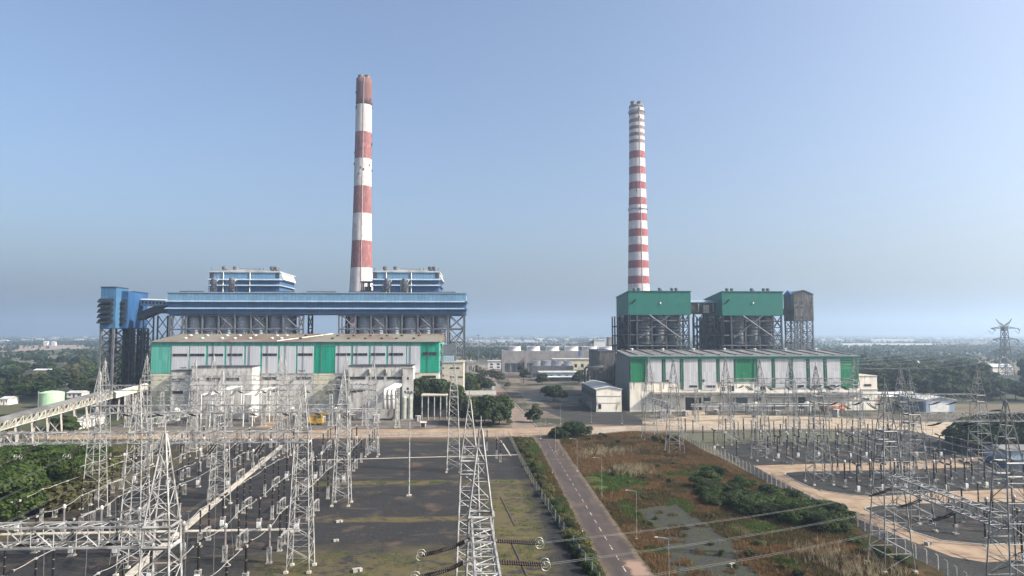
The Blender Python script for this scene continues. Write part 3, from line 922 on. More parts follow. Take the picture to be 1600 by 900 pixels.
# rear bracing seen against the sky at both ends
for i in (0, 1, 2, 10, 12, 20):
    mb = MB()
    xframe(mb, (colx[i], BY + 22), (colx[i + 1], BY + 22), 20, gz0, 4, 0.5, 0.35)
    mb.build('rear_brace', M['steel_dark'], gal)
silo_px = [305, 330, 355.5, 380.5, 405.5, 431, 449, 569.5, 592.5, 617, 641.5, 666, 689]
for p in silo_px:
    x, _ = W(p, 505, BY + 7)
    r = 3.5
    prof = [(r, gz0 - 0.01)]
    z = gz0
    while z > 31:
        prof += [(r + 0.22, z - 0.3), (r + 0.22, z - 0.6), (r, z - 0.62), (r, z - 1.4)]
        z -= 1.55
    prof += [(r, 30), (0.8, 22), (0.8, 18)]
    MB().lathe((x, BY + 6.2, 0), prof, 22, False).build('coal_bunker', M['silo'], gal, False)
    MB().lathe((x, BY + 3.7, gz0 - 2.4), [(0.05, 0), (0.5, 0.1), (0.5, 0.9), (0.05, 1)], 8).build('bunker_port', M['dark'], gal)
# plant behind the bunkers, near-black to paint in the shade between columns
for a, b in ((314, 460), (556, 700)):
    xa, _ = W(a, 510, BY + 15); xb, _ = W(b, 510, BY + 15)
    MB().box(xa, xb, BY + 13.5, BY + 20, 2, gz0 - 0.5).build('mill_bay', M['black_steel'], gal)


# ---------------------------------------------------------------- left boiler houses
def fan_head(parent, x, y, z, s=1.0):
    MB().lathe((x, y, z), [(0.9 * s, 0), (0.9 * s, 1.0 * s), (1.5 * s, 1.1 * s), (1.6 * s, 2.6 * s), (1.0 * s, 3.1 * s)], 10).build('roof_fan', M['steel_mid'], parent)


def boiler_blue(pxa, pxb, label, steam):
    Y0 = 440.0
    x0, z1 = W(pxa, 425.5, Y0); x1, _ = W(pxb, 425.5, Y0)
    b = thing('boiler_house', label, 'industrial building', ((x0 + x1) / 2, Y0, 0))
    zs = [W((pxa + pxb) / 2, p, Y0)[1] for p in (436.5, 445.5, 453)]
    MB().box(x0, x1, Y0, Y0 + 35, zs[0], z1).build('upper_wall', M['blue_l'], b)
    MB().box(x0 + 0.04, x1 - 0.04, Y0 + 0.4, Y0 + 34.6, zs[1], zs[0] - 0.003).build('middle_wall', M['blue_d'], b)  # walls below the hoods take a deeper blue, their shade painted in
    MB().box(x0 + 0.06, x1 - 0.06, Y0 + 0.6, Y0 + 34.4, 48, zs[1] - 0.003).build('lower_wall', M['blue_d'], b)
    fr = MB()
    for gx in range(6):
        for gy in (0.6, 12, 23, 34.4):
            xx = x0 + (x1 - x0) * gx / 5
            fr.bar((xx, Y0 + gy, 0), (xx, Y0 + gy, 48), 1.0)
    for z in (12, 22, 32, 42):
        for gy in (0.6, 34.4):
            fr.bar((x0, Y0 + gy, z), (x1, Y0 + gy, z), 0.8)
    fr.build('steel_frame', M['steel_dark'], b)
    MB().box(x0 + 8, x1 - 8, Y0 + 6, Y0 + 30, 6, 47.9).build('furnace_casing', M['steel_dark'], b)
    for z in zs[:2]:
        mb = MB().add([(x0 - 1.2, Y0 - 1.3, z - 0.55), (x1 + 1.2, Y0 - 1.3, z - 0.55), (x1 + 1.2, Y0 + 36, z - 0.55), (x0 - 1.2, Y0 + 36, z - 0.55),
                       (x0 + 0.02, Y0 - 0.02, z + 0.4), (x1 - 0.02, Y0 - 0.02, z + 0.4), (x1 - 0.02, Y0 + 35, z + 0.4), (x0 + 0.02, Y0 + 35, z + 0.4)],
                      [(0, 1, 5, 4), (1, 2, 6, 5), (2, 3, 7, 6), (3, 0, 4, 7), (0, 3, 2, 1)])
        mb.build('louvre_hood', M['blue_p'], b)
    MB().prism([(x0 - 0.5, z1 + 0.003), (x1 + 0.5, z1 + 0.003), (x1 + 0.5, z1 + 0.6), ((x0 + x1) / 2, z1 + 2.0), (x0 - 0.5, z1 + 0.6)], Y0 - 0.6, Y0 + 35.6).build('roof', M['roof_w'], b)
    # pale end wall that flares out towards the back
    MB().add([(x1 + 0.01, Y0 + 3, z1), (x1 + 0.01, Y0 + 32, z1), (x1 + 1.9, Y0 + 32, zs[0]), (x1 + 1.9, Y0 + 3, zs[0]), (x1 + 0.01, Y0 + 3, zs[0]), (x1 + 0.01, Y0 + 32, zs[0])],
             [(0, 3, 2, 1), (0, 4, 3), (1, 2, 5), (3, 4, 5, 2)]).build('end_wall', M['roof_w'], b)
    for f in (0.03, 0.97):
        xx = x0 + (x1 - x0) * f
        o = MB().box(xx - 1.3, xx + 1.3, Y0 - 0.06, Y0 - 0.003, zs[0] + 0.8, z1 - 0.5).build('corner_louvre', M['steel_mid'], b)
        sl = MB()
        for k in range(4):
            zz = zs[0] + 1.1 + k * 0.95
            sl.box(xx - 1.2, xx + 1.2, Y0 - 0.14, Y0 - 0.063, zz, zz + 0.5)
        sl.build('slat', M['dark'], o)
    for f in (0.17, 0.33, 0.86, 0.92):
        fan_head(b, x0 + (x1 - x0) * f, Y0 + 5, z1 + 1.0, 1.1)
    MB().tube([(x0 + 17, Y0 + 4, z1 + 2.6), (x1 - 12, Y0 + 4, z1 + 2.6)], 0.18, 5).build('roof_pipe', M['steel_mid'], b)
    for f in (0.02, 0.70, 0.76, 0.985):
        xx = x0 + (x1 - x0) * f
        MB().tube([(xx, Y0 + 1, z1), (xx, Y0 + 1, z1 + 3.2)], 0.2, 5).build('vent_stack', M['steel_mid'], b)
    for f in (0.2, 0.58):
        xx = x0 + (x1 - x0) * f
        MB().bar((xx, Y0 - 0.4, gz1 + 1), (xx, Y0 - 0.4, z1), 0.4).build('downpipe', M['cream_white'], b)
    # steam silencers on a platform over the gallery roof
    sx0 = x0 + (x1 - x0) * steam
    for k, dx in enumerate((-5.2, 5.2)):
        t = thing('steam_silencer', 'upright grey steam silencer above the blue gallery, %s of the pair nearer the %s' % (('first', 'second')[k], ('coal tower', 'chimney')[pxa > 500]), 'silencer',
                  (sx0 + dx, BY + 11, gz1 + 0.5), 'steam silencers over the gallery')
        x, y, z = sx0 + dx, BY + 11, gz1 + 0.5
        MB().lathe((x, y, z + 1), [(1.2, 0), (1.6, 0.5), (1.6, 7.5), (1.0, 8.2), (0.3, 8.3)], 12).build('body', M['steel_mid'], t)
        fr = MB()
        for ax in (-2.2, 2.2):
            for ay in (-2.0, 2.0):
                fr.bar((x + ax, y + ay, z), (x + ax, y + ay, z + 7.5), 0.25)
            for zz in (0.4, 4, 7.4):
                fr.bar((x + ax, y - 2, z + zz), (x + ax, y + 2, z + zz), 0.2)
        for zz in (0.4, 2.6, 5, 7.4):
            fr.bar((x - 2.2, y - 2, z + zz), (x + 2.2, y - 2, z + zz), 0.2)
        fr.bar((x - 2.2, y - 2, z), (x + 2.2, y - 2, z + 4), 0.15).bar((x + 2.2, y - 2, z + 4), (x - 2.2, y - 2, z + 7.5), 0.15)
        fr.build('frame', M['steel_dark'], t)
        MB().tube([(x + 1.8, y - 1.2, z + 0.4), (x + 1.8, y - 1.2, z + 6.5), (x + 3.2, y - 1.2, z + 8.5)], 0.28, 6).build('steam_pipe', M['cream_white'], t)
    px0 = MB().box(sx0 - 11, sx0 + 11, BY + 8.2, BY + 14, gz1 + 0.52, gz1 + 0.85)
    tag(px0.build('pipe_platform', M['steel_dark']), 'steel platform under the silencer pair at the %s boiler house' % ('coal tower', 'chimney')[pxa > 500], 'platform')
    return b


boiler_blue(327.5, 437, 'blue boiler house with white hoods standing above the gallery, nearer the coal tower', 0.44)
boiler_blue(583, 686, 'blue boiler house with white hoods beside the tall red and white chimney', 0.43)
x, z = W(575, 450, 442)
bx = thing('duct_support', 'dark open steel frame between the boiler house and the big chimney', 'steel frame', (x, 442, 48))
mb = MB()
for dx in (-4, 0, 4):
    for dy in (0, 6):
        mb.bar((x + dx, 442 + dy, 48), (x + dx, 442 + dy, z + 4.2), 0.6)
for zz in (z - 2, z + 4):
    mb.bar((x - 5, 442, zz), (x + 5, 442, zz), 0.8); mb.bar((x - 5, 448, zz), (x + 5, 448, zz), 0.8)
mb.build('steelwork', M['steel_dark'], bx)
MB().box(x - 2.5, x + 1.5, 443, 447, 48.5, z + 1).build('casing', M['steel_mid'], bx)


# ---------------------------------------------------------------- chimneys
def chimney(label, Y, cx_px, cpy, rad_of, bands, ztop, flues, mats, caps, name='chimney'):
    cx, _ = W(cx_px, cpy, Y)
    c = thing(name, label, 'chimney', (cx, Y, 0))
    edges = [0.0] + [b[0] for b in bands[::-1]] + [ztop]
    mids = [b[1] for b in bands[::-1]]
    # bands listed from the top: (z of lower edge, material)
    zs = [ztop] + [b[0] for b in bands] + [0.0]
    ms = [b[1] for b in bands] + [bands[-2][1]]
    for i in range(len(zs) - 1):
        za, zb = zs[i + 1], zs[i]
        if zb - za < 0.05:
            continue
        n = max(2, int((zb - za) / 6))
        prof = [(rad_of(za + (zb - za) * k / n), za + (zb - za) * k / n) for k in range(n + 1)]
        MB().lathe((cx, Y, 0), prof, 40, i == 0).build('painted_band', mats[ms[i]], c, True)
    for fx, fy, fr, fh in flues:
        MB().lathe((cx + fx, Y + fy, ztop - 0.5), [(fr, 0), (fr, fh), (fr + 0.2, fh), (fr + 0.2, fh + 0.5), (fr - 0.3, fh + 0.5), (fr - 0.35, fh - 1)], 18, False).build('flue', M['porc_grey'], c)
    for zc in caps:
        r = rad_of(zc)
        MB().lathe((cx, Y, zc), [(r + 0.02, 0), (r + 0.9, 0), (r + 0.9, 0.25), (r + 0.02, 0.25)], 40, False).ring((cx, Y, zc + 1.1), r + 0.9, 0.06, 'z', 40, 4).build('gallery_ring', M['steel_mid'], c)
    return c, cx


def chim_mat(name, a, b, c):
    t = NT(name)
    col = t.mix(t.ramp(t.noise(0.25, 6, (1, 1, 0.12)), 0.42, 0.68), a, b)
    col = t.mix(t.mul(t.ramp(t.noise(0.5, 8, (1, 1, 0.5), 0.68), 0.5, 0.66), 0.75), col, c)
    return t.done(col, 0.8, 0, 0.2)


CM = {'r': chim_mat('faded_red_band', (0.3, 0.115, 0.105), (0.22, 0.085, 0.08), (0.44, 0.27, 0.25)), 'w': chim_mat('dusty_white_band', (0.72, 0.68, 0.645), (0.55, 0.49, 0.465), (0.42, 0.345, 0.325)),
      'b': chim_mat('sooty_red_band', (0.21, 0.1, 0.085), (0.14, 0.075, 0.068), (0.1, 0.062, 0.06)), 'g': chim_mat('sooty_brown_band', (0.19, 0.14, 0.128), (0.25, 0.185, 0.17), (0.14, 0.105, 0.1)),
      'p': chim_mat('pinkish_white_band', (0.74, 0.68, 0.66), (0.6, 0.52, 0.5), (0.48, 0.38, 0.37)), 'R': chim_mat('crimson_band', (0.33, 0.085, 0.085), (0.25, 0.075, 0.075), (0.4, 0.18, 0.17)),
      'k': chim_mat('grey_cap', (0.2, 0.19, 0.19), (0.14, 0.13, 0.13), (0.3, 0.28, 0.27))}
CY = 600.0
zz = lambda p: W(566, p, CY)[1]
c1top = zz(124)
def rad1(z):
    pts = [(zz(520) - 60, 17), (zz(520), 13.4), (zz(455), 10.1), (zz(400), 8.9), (zz(335), 8.0), (zz(292), 7.6), (zz(208), 7.15), (zz(124), 6.9)]
    for (a, ra), (b, rb_) in zip(pts[:-1], pts[1:]):
        if z <= b:
            return ra + (rb_ - ra) * (z - a) / (b - a)
    return pts[-1][1]
ch1, c1x = chimney('tallest chimney with broad red and white bands behind the blue gallery', CY, 566.5, 300, rad1,
                   [(zz(165.5), 'b'), (zz(208), 'w'), (zz(249.5), 'r'), (zz(292), 'w'), (zz(334.5), 'r'), (zz(377), 'w'), (zz(419), 'r'), (zz(461), 'p'), (zz(505), 'r'), (zz(550), 'p')], c1top,
                   [(-2.9, 0, 2.6, 3.4), (2.9, 0, 2.6, 3.4)], CM, ())
mbs = []
for k in range(26):
    a = RN.uniform(0, 2 * PI); z = zz(RN.uniform(126, 280))
    r = rad1(z) + 0.3
    mbs.append((a, z))
    MB().cbox((c1x + r * math.cos(a), CY + r * math.sin(a), z), (0.9, 0.7, 1.7), a).build('aviation_lamp_box', M['steel_dark'], ch1)
C2Y = 620.0
z2 = lambda p: W(996, p, C2Y)[1]
def rad2(z):
    pts = [(0, 13), (z2(455), 9.9), (z2(400), 9.05), (z2(345), 8.4), (z2(290), 7.75), (z2(230), 7.1), (z2(165), 6.9)]
    for (a, ra), (b, rb_) in zip(pts[:-1], pts[1:]):
        if z <= b:
            return ra + (rb_ - ra) * (z - a) / (b - a)
    return pts[-1][1]
e = [(168.5, 'k'), (172, 'p'), (177.3, 'g'), (182, 'p')]
bands2 = [(170, 'k'), (177.3, 'p'), (182, 'g'), (188, 'p'), (193.3, 'g'), (198.7, 'p'), (204, 'g'), (209.3, 'p'), (214.7, 'g'), (220, 'p'), (225.3, 'g'), (237.8, 'p')]
rr = [(237.8, 249), (262, 273.7), (285.8, 297), (310, 321.3), (334.5, 346.3), (358.7, 370.5), (383.3, 395), (407.7, 419.7), (432, 444), (456.5, 468.5)]
for i, (a, b) in enumerate(rr):
    bands2.append((b, 'R'))
    bands2.append((rr[i + 1][0] if i + 1 < len(rr) else 480, 'p'))
ch2, c2x = chimney('slimmer chimney with many narrow red and white rings behind the dark green bunkers', C2Y, 996, 300, rad2, [(z2(p), m) for p, m in bands2], z2(166), [(-3.0, 0, 2.5, 4.2), (3.0, 0, 2.5, 4.2)], CM, (z2(176), z2(328)))
for a, p in ((-1.45, 173), (-1.45, 186), (-1.5, 328), (-1.9, 300)):
    z = z2(p); r = rad2(z)
    MB().cbox((c2x + (r + 0.1) * math.cos(a), C2Y + (r + 0.1) * math.sin(a), z), (1.0, 0.9, 2.0), a).build('access_door', M['steel_dark'], ch2)
for c, cx, Y, rad, zt in ((ch1, c1x, CY, rad1, c1top), (ch2, c2x, C2Y, rad2, z2(168))):
    pts = []
    for k in range(12):
        z = 30 + (zt - 30) * k / 11
        pts.append((cx + 0.15 * rad(z), Y - 0.995 * rad(z) - 0.15, z))
    MB().tube(pts, 0.2, 5).build('access_ladder', CM['p'], c)

# ---------------------------------------------------------------- coal transfer tower (blue) and conveyors
TY = 405.0
tx0, tz1 = W(158, 449, TY); tx1, _ = W(182, 449, TY)
tz0 = W(170, 513, TY)[1]
tw = thing('coal_transfer_tower', 'blue coal transfer tower with rows of dark hoods on tall dark trestle legs', 'industrial tower', ((tx0 + tx1) / 2, TY, 0))
ux0, _ = W(184, 455, 415); ux1, _ = W(206, 455, 415); uz1 = W(195, 455.5, 415)[1]
MB().box(tx0, tx1, TY, TY + 13, tz0, tz1).build('wall', M['tower_blue'], tw)
MB().box(tx0 - 0.3, tx1 + 0.3, TY - 0.3, TY + 13.3, tz1 + 0.003, tz1 + 0.45).build('roof', M['steel_dark'], tw)
MB().box(tx1 + 0.004, ux1, TY + 6, TY + 30, tz0, uz1).build('rear_wall', M['tower_blue_d'], tw)
MB().box(tx1 - 0.2, ux1 + 0.3, TY + 13.305, TY + 30.3, uz1 + 0.003, uz1 + 0.4).build('rear_roof', M['steel_dark'], tw)
for zp in (470, 477.5, 486, 494, 502.5):
    z = W(170, zp, TY)[1]
    for xa, xb, ya in ((tx0 - 0.8, tx1 - 1.2, TY), (tx1 + 0.6, ux1 - 0.6, TY + 6)):
        MB().prismx([(ya - 0.01, z - 0.2), (ya - 0.01, z + 1.3), (ya - 2.1, z - 0.7), (ya - 2.1, z - 1.1)], xa, xb).build('hood', M['black_steel'], tw)
mb = MB()
for gx in (tx0 + 0.6, tx1 - 1, tx1 + 5, ux1 - 0.8):
    for gy in (TY + 0.6, TY + 12, TY + 21, TY + 29):
        if gx < tx1 - 0.5 and gy > TY + 14:
            continue
        if gx > tx1 and gy < TY + 5:
            continue
        MB().bar((gx, gy, 0), (gx, gy, tz0 + 0.05), 1.1).build('leg', M['steel_mid'] if gy < TY + 5 else M['steel_dark'], tw)
lc = MB()
for (p, q) in (((tx0 + .6, TY + .6), (tx1 - 1, TY + .6)), ((tx0 + .6, TY + 12), (tx1 - 1, TY + 12)), ((tx1 - 1, TY + .6), (tx1 - 1, TY + 12)), ((tx0 + .6, TY + .6), (tx0 + .6, TY + 12)), ((tx1 + 5, TY + 12), (ux1 - .8, TY + 12)),
               ((tx1 - 1, TY + 12), (tx1 + 5, TY + 12)), ((ux1 - .8, TY + 12), (ux1 - .8, TY + 21)), ((ux1 - .8, TY + 21), (ux1 - .8, TY + 29)), ((tx1 + 5, TY + 29), (ux1 - .8, TY + 29)), ((tx1 + 5, TY + 21), (ux1 - .8, TY + 21))):
    xframe(lc, p, q, 0, tz0, 8, 0.4, 0.38)
lc.build('trestle_bracing', M['steel_dark'], tw)
st = MB()
for k in range(10):
    z = 2 + k * 4.2
    st.bar((tx0 + 4, TY + 3, z), (tx1 - 4, TY + 3, z + 2.1), 1.0, 0.2); st.bar((tx1 - 4, TY + 3.5, z + 2.1), (tx0 + 4, TY + 3.5, z + 4.2), 1.0, 0.2)
st.build('stair', M['steel_dark'], tw)
MB().box(tx0 + 3.5, tx1 - 3.2, TY + 4, TY + 9, 0, tz0 - 0.02).build('lift_shaft', M['steel_rust'], tw)
MB().box(ux1 - 6, ux1 - 3, TY + 14, TY + 19, 0, tz0 - 0.02).build('chute', M['steel_dark'], tw)


def conveyor(label, a, b, w, h, mwall, mroof, name='conveyor_gallery', mid=None, truss=False, legs=(), legm='steel_mid', windows=False):
    """closed inclined belt gallery from a to b (bottom centre points)"""
    c = thing(name, label, 'conveyor', ((a[0] + b[0]) / 2, (a[1] + b[1]) / 2, 0))
    pts = [Vector(a)] + ([Vector(mid)] if mid else []) + [Vector(b)]
    for p, q in zip(pts[:-1], pts[1:]):
        d = (q - p); hd = Vector((d.x, d.y, 0)).normalized(); sd = Vector((-hd.y, hd.x, 0)) * (w / 2)
        U = Vector((0, 0, 1))
        vs = [p - sd, p + sd, q + sd, q - sd, p - sd + U * h, p + sd + U * h, q + sd + U * h, q - sd + U * h]
        MB().add(vs, [(0, 1, 2, 3), (0, 3, 7, 4), (1, 5, 6, 2), (0, 4, 5, 1), (2, 6, 7, 3)]).build('side_wall', mwall, c)
        s2 = sd * 1.15
        r0 = U * (h + 0.003); r1 = U * (h + 0.25); r2 = U * (h + 0.9)
        MB().add([p - s2 + r0, p + s2 + r0, q + s2 + r0, q - s2 + r0, p - s2 + r1, p + s2 + r1, q + s2 + r1, q - s2 + r1, p + r2, q + r2],
                 [(0, 3, 2, 1), (0, 4, 7, 3), (1, 2, 6, 5), (4, 8, 9, 7), (5, 6, 9, 8), (0, 1, 5, 8, 4), (3, 7, 9, 6, 2)]).build('roof', mroof, c)
        if truss:
            for s in (-1, 1):
                mb = MB(); n = max(2, int(d.length / 4.5))
                o = sd * s * 1.06 + Vector((0, 0, 0))
                for i in range(n):
                    u = p + d * (i / n); v = p + d * ((i + 1) / n)
                    mb.bar(u + o, v + o, 0.3); mb.bar(u + o + U * h, v + o + U * h, 0.3)
                    mb.bar(u + o, u + o + U * h, 0.25); mb.bar(u + o, v + o + U * h, 0.18)
                mb.build('side_truss', M['conc_grey2'], c)
        if windows:
            n = int(d.length / 3.2)
            for s in (-1, 1):
                mb = MB()
                for i in range(n):
                    u = p + d * ((i + 0.2) / n); v = p + d * ((i + 0.75) / n)
                    o = sd * s * 1.012
                    mb.add([u + o + U * h * .45, v + o + U * h * .45, v + o + U * h * .8, u + o + U * h * .8], [(0, 1, 2, 3)])
                mb.build('window', M['dark'], c)
    for f in legs:
        p, q = pts[0], pts[-1]
        m = p + (q - p) * f
        mb = MB()
        for s in (-1, 1):
            mb.bar((m.x + s * w * 0.6, m.y - 0, 0), (m.x + s * w * 0.42, m.y, m.z - 0.02), 0.6)
        k = 0
        while k * 6 < m.z - 6:
            mb.bar((m.x - w * 0.55, m.y, k * 6), (m.x + w * 0.5, m.y, k * 6 + 6), 0.3); mb.bar((m.x + w * 0.55, m.y, k * 6), (m.x - w * 0.5, m.y, k * 6 + 6), 0.3)
            k += 1
        mb.build('trestle', M[legm], c)
    return c


xa, za = W(222, 477, 418); xb, zb = W(262.5, 478, 404)
conveyor('pale blue conveyor gallery joining the coal tower to the blue bunker gallery', (ux1 - 1, 428, za), (gx0 + 0.2, 412, zb - 0.5), 4, 3.6, M['blue_p'], M['roof_w'], windows=True)
xa, za = W(212, 496, 408); xb, zb = W(262.5, 487, 402)
conveyor('dark curved conveyor gallery rising from the coal tower hoods to the bunker gallery', (xa, 414, za - 1.5), (gx0 + 1, 403.5, zb - 1.0), 4.2, 4.0, M['steel_dark'], M['steel_dark'],
         mid=((xa + gx0) / 2 + 2, 408, (za + zb) / 2 + 0.8), windows=False)
tr = thing('pipe_trestle', 'open cross braced steel trestle between the coal tower and the blue gallery', 'trestle', ((ux1 + gx0) / 2, 408, 0))
tcx = [W(p, 505, 408)[0] for p in (224, 240, 246.5, 262)]
for i, x in enumerate(tcx):
    MB().bar((x, 408, 0), (x, 408, W(240, 493, 408)[1]), 0.7).build('column', M['steel_dark'], tr)
for i in (0, 2):
    mb = MB(); xframe(mb, (tcx[i], 408), (tcx[i + 1], 408), 4, W(240, 493, 408)[1], 6, 0.4, 0.35, False); mb.build('cross_brace', M['steel_dark'], tr)

# cream conveyor climbing from the left edge towards the coal tower
xA, yA = G(-40, 672, 9); xB, zB2 = W(133, 616, 330)
conveyor('long cream conveyor bridge with railed sides climbing past the green tank', (xA, yA + 8, 7.5), (xB + 8, 334, 11.2), 5, 3.2, M['belt_side'], M['roof_g'], name='conveyor_bridge', truss=True, legs=(0.12, 0.24, 0.36, 0.48, 0.6, 0.72, 0.84), legm='conc', windows=True)
xC, zC = W(228, 605, 352)
conveyor('narrow white topped conveyor rising from the cream bridge towards the coal tower foot', (xB + 10, 336, 11), (xC, 352, zC - 1), 3, 2.2, M['cream'], M['white'], name='conveyor_bridge', legs=(0.25, 0.5, 0.75, 0.95), legm='conc')

# pale green tank and small works by the conveyor
x, y = G(80, 637)
tk = thing('storage_tank', 'round pale green storage tank behind the cream conveyor', 'tank', (x, y, 0))
rt = 16.5 * y / FPX; ht = W(80, 613.5, y)[1]
MB().lathe((x, y, 0), [(rt, 0), (rt, ht)], 36).build('shell', M['tank_green'], tk, False)
MB().lathe((x, y, ht + 0.003), [(rt + 0.12, 0), (rt + 0.12, 0.12), (rt * 0.5, 0.9), (0.2, 1.2)], 36).build('roof', M['tank_green'], tk)
MB().tube([(x - rt * 0.7, y - rt * 0.75, 0), (x - rt * 0.7, y - rt * 0.75, ht + 1.2)], 0.25, 5).build('ladder', M['cream_white'], tk)
for (p0, p1, ptop, pbase, lab, m) in ((104, 127, 612, 622, 'low cream shed with white roof behind the green tank', 'cream_white'), (82, 97, 595, 603, 'small white hut among the trees beyond the green tank', 'white'),
                                      (108, 124, 657, 671, 'white walled block by the conveyor legs', 'white'), (126, 146, 650, 666, 'pair of white site cabins near the coal tower foot', 'white'),
                                      (92, 134, 576, 582, 'pale green roofed shed among the far trees beside the coal tower', 'blue_p'), (52, 76, 577, 585, 'pale blue roofed shed among the far trees at the plant edge', 'blue_p'),
                                      (0, 12, 621, 633, 'pinkish walled hut at the plant edge by the trees', 'cream_white')):
    x0, Y0 = G(p0, pbase); x1, _ = W(p1, pbase, Y0)
    h = W((p0 + p1) / 2, ptop, Y0)[1]
    s = thing('site_shed', lab, 'shed', ((x0 + x1) / 2, Y0, 0))
    MB().box(x0, x1, Y0, Y0 + 9, 0, h * 0.8).build('wall', M[m], s)
    MB().prismx([(Y0 - 0.5, h * 0.8 + 0.003), (Y0 + 9.5, h * 0.8 + 0.003), (Y0 + 4.5, h + 0.4)], x0 - 0.4, x1 + 0.4).build('roof', M['roof_w'], s)
    w = x1 - x0
    MB().box(x0 + w * 0.42, x0 + w * 0.55, Y0 - 0.05, Y0 - 0.003, 0.05, min(2.4, h * 0.6)).build('door', M['steel_mid'], s)
    for f in (0.15, 0.75):
        MB().box(x0 + w * f, x0 + w * (f + 0.12), Y0 - 0.05, Y0 - 0.003, h * 0.35, h * 0.6).build('window', M['dark'], s)
# ---------------------------------------------------------------- far-right turbine hall
H2 = 365.0
qx0, qz1 = W(983.5, 556.5, H2); qx1, _ = W(1341, 552.5, H2)
qzb = W(1020, 597, H2)[1]
h2 = thing('turbine_hall', 'turbine hall with grey and bottle green bays and cream base below the green bunkers', 'industrial building', ((qx0 + qx1) / 2, H2, 0))
MB().box(qx0 + 0.05, qx1 - 0.05, H2 + 0.2, H2 + 36, 0, qzb).build('masonry_wall', M['cream_white'], h2)
MB().box(qx0, qx1, H2, H2 + 36, qzb + 0.003, qz1).build('sheet_wall', M['green_r'], h2)
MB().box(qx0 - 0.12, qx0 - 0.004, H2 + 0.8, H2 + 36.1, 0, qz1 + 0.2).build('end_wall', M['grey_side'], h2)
bays = [(1012, 1034, 597), (1040, 1062, 597), (1068, 1090.5, 609), (1096.5, 1119, 609), (1124.5, 1146, 597), (1183.5, 1205, 601), (1211, 1232.5, 606), (1239, 1259.5, 606.5), (1265.5, 1286, 607), (1292, 1313, 607)]
rects(h2, 'cladding_panel', M['grey_r'], [(a, 558.3, b, c) for a, b, c in bays], H2, 0.3, 0.2)
rects(h2, 'green_panel', M['green_r'], [(1063, 597.1, 1067.6, 608.5), (1091, 597.1, 1096, 608.5), (1205.6, 597, 1210.6, 606), (1233, 597, 1238.6, 606.5), (1260, 597, 1265, 607), (1286.5, 597, 1291.5, 607), (1313.5, 597, 1341, 606.5)], H2 + 0.2, 0.12, 0.1)
louvres(h2, [(1077, 602, 1089, 605.2), (1104, 602, 1112, 605.2), (1113.5, 602, 1117, 605.2), (1245.5, 601.5, 1255.5, 604.4), (1271, 601.3, 1282, 604.3), (1294, 601, 1305, 604)], H2, 0.26)
louvres(h2, [(1097.5, 593, 1100.5, 596.3), (1041.5, 593.3, 1044.5, 596.3)], H2, 0.27)
rects(h2, 'big_door', M['dark'], [(1071, 621, 1096, 641), (1240, 620, 1258, 638.5)], H2 + 0.2, 0.12, 0.11)
rects(h2, 'wall_panel', M['grey_side'], [(1097, 629, 1122, 634.5), (1150, 620, 1168, 632)], H2 + 0.2, 0.12, 0.1)
rects(h2, 'window', M['glass'], [(1099, 619, 1110, 627), (1056, 617, 1068, 622), (1182, 618, 1190, 626), (1280, 612, 1290, 617), (1300, 612, 1310, 617), (1128, 604, 1133, 611), (1140, 603, 1147, 611), (1188, 603, 1196, 610)], H2 + 0.2, 0.1, 0.08)
for pa, pb, zp, lab in ((1020, 1125, 612.5, 0), (1125, 1345, 615.5, 1)):
    x0, z = W(pa, zp, H2 - 3); x1, _ = W(pb, zp, H2 - 3)
    MB().box(x0, x1, H2 - 3.6, H2 + 0.17, z - 0.9, z).build('canopy', M['conc_pale'] if lab == 0 else M['steel_mid'], h2)
    MB().tube([(x0, H2 - 4.2, z - 1.6), (x1, H2 - 4.2, z - 1.6)], 0.3, 6).build('pipe', M['steel_mid'], h2)
for p in (985.5, 1008.5, 1036.5, 1064.5, 1093.5, 1121.5, 1149.5, 1178.5, 1208, 1236, 1262.5, 1289, 1339.5):
    x, _ = W(p, 580, H2)
    MB().tube([(x, H2 - 0.3, 12), (x, H2 - 0.3, qz1 - 0.4)], 0.2, 6).build('downpipe', M['steel_mid'], h2)
R2 = H2 + 33
rz2 = W(1100, 546.8, R2)[1]
MB().add([(qx0 - 0.6, H2 - 0.9, qz1 + 0.02), (qx1 + 0.5, H2 - 0.9, qz1 + 0.02), (qx1 + 0.5, R2, rz2), (qx0 - 0.6, R2, rz2), (qx0 - 0.6, H2 - 0.9, qz1 - 0.7), (qx1 + 0.5, H2 - 0.9, qz1 - 0.7), (qx1 + 0.5, R2 + 4, rz2 - 0.8), (qx0 - 0.6, R2 + 4, rz2 - 0.8)],
         [(0, 1, 2, 3), (4, 5, 1, 0), (2, 6, 7, 3), (4, 0, 3, 7), (1, 5, 6, 2), (4, 7, 6, 5)]).build('roof', M['roof_g'], h2)
MB().tube([(qx0 - 0.5, H2 - 1.1, qz1 - 0.3), (qx1 + 0.5, H2 - 1.1, qz1 - 0.3)], 0.25, 6).build('gutter', M['green_b'], h2)
MB().box(qx0 - .6, qx1 + .5, H2 - 0.99, H2 - 0.91, qz1 - 1.5, qz1 - .62).build('eave_board', M['green_b'], h2)
for k in range(14):
    x = qx0 + 5 + k * 9.1
    MB().bar((x, H2 + 3, qz1 + (rz2 - qz1) * 0.12 + 0.2), (x - 2.6, R2 - 2, rz2 + 0.25), 0.35, 0.5, True).build('roof_rib', M['steel_mid'], h2)
    if k % 2 == 0:
        MB().lathe((x + 3, R2 - 3, rz2 - 0.3), [(0.5, 0), (0.5, 0.6), (0.9, 0.7), (0.9, 1.2), (0.3, 1.4)], 8).build('roof_vent', M['white'], h2)
rl = MB()
for k in range(60):
    x = qx0 + (qx1 - qx0) * k / 59
    rl.bar((x, H2 - 0.8, qz1), (x, H2 - 0.8, qz1 + 1.0), 0.1)
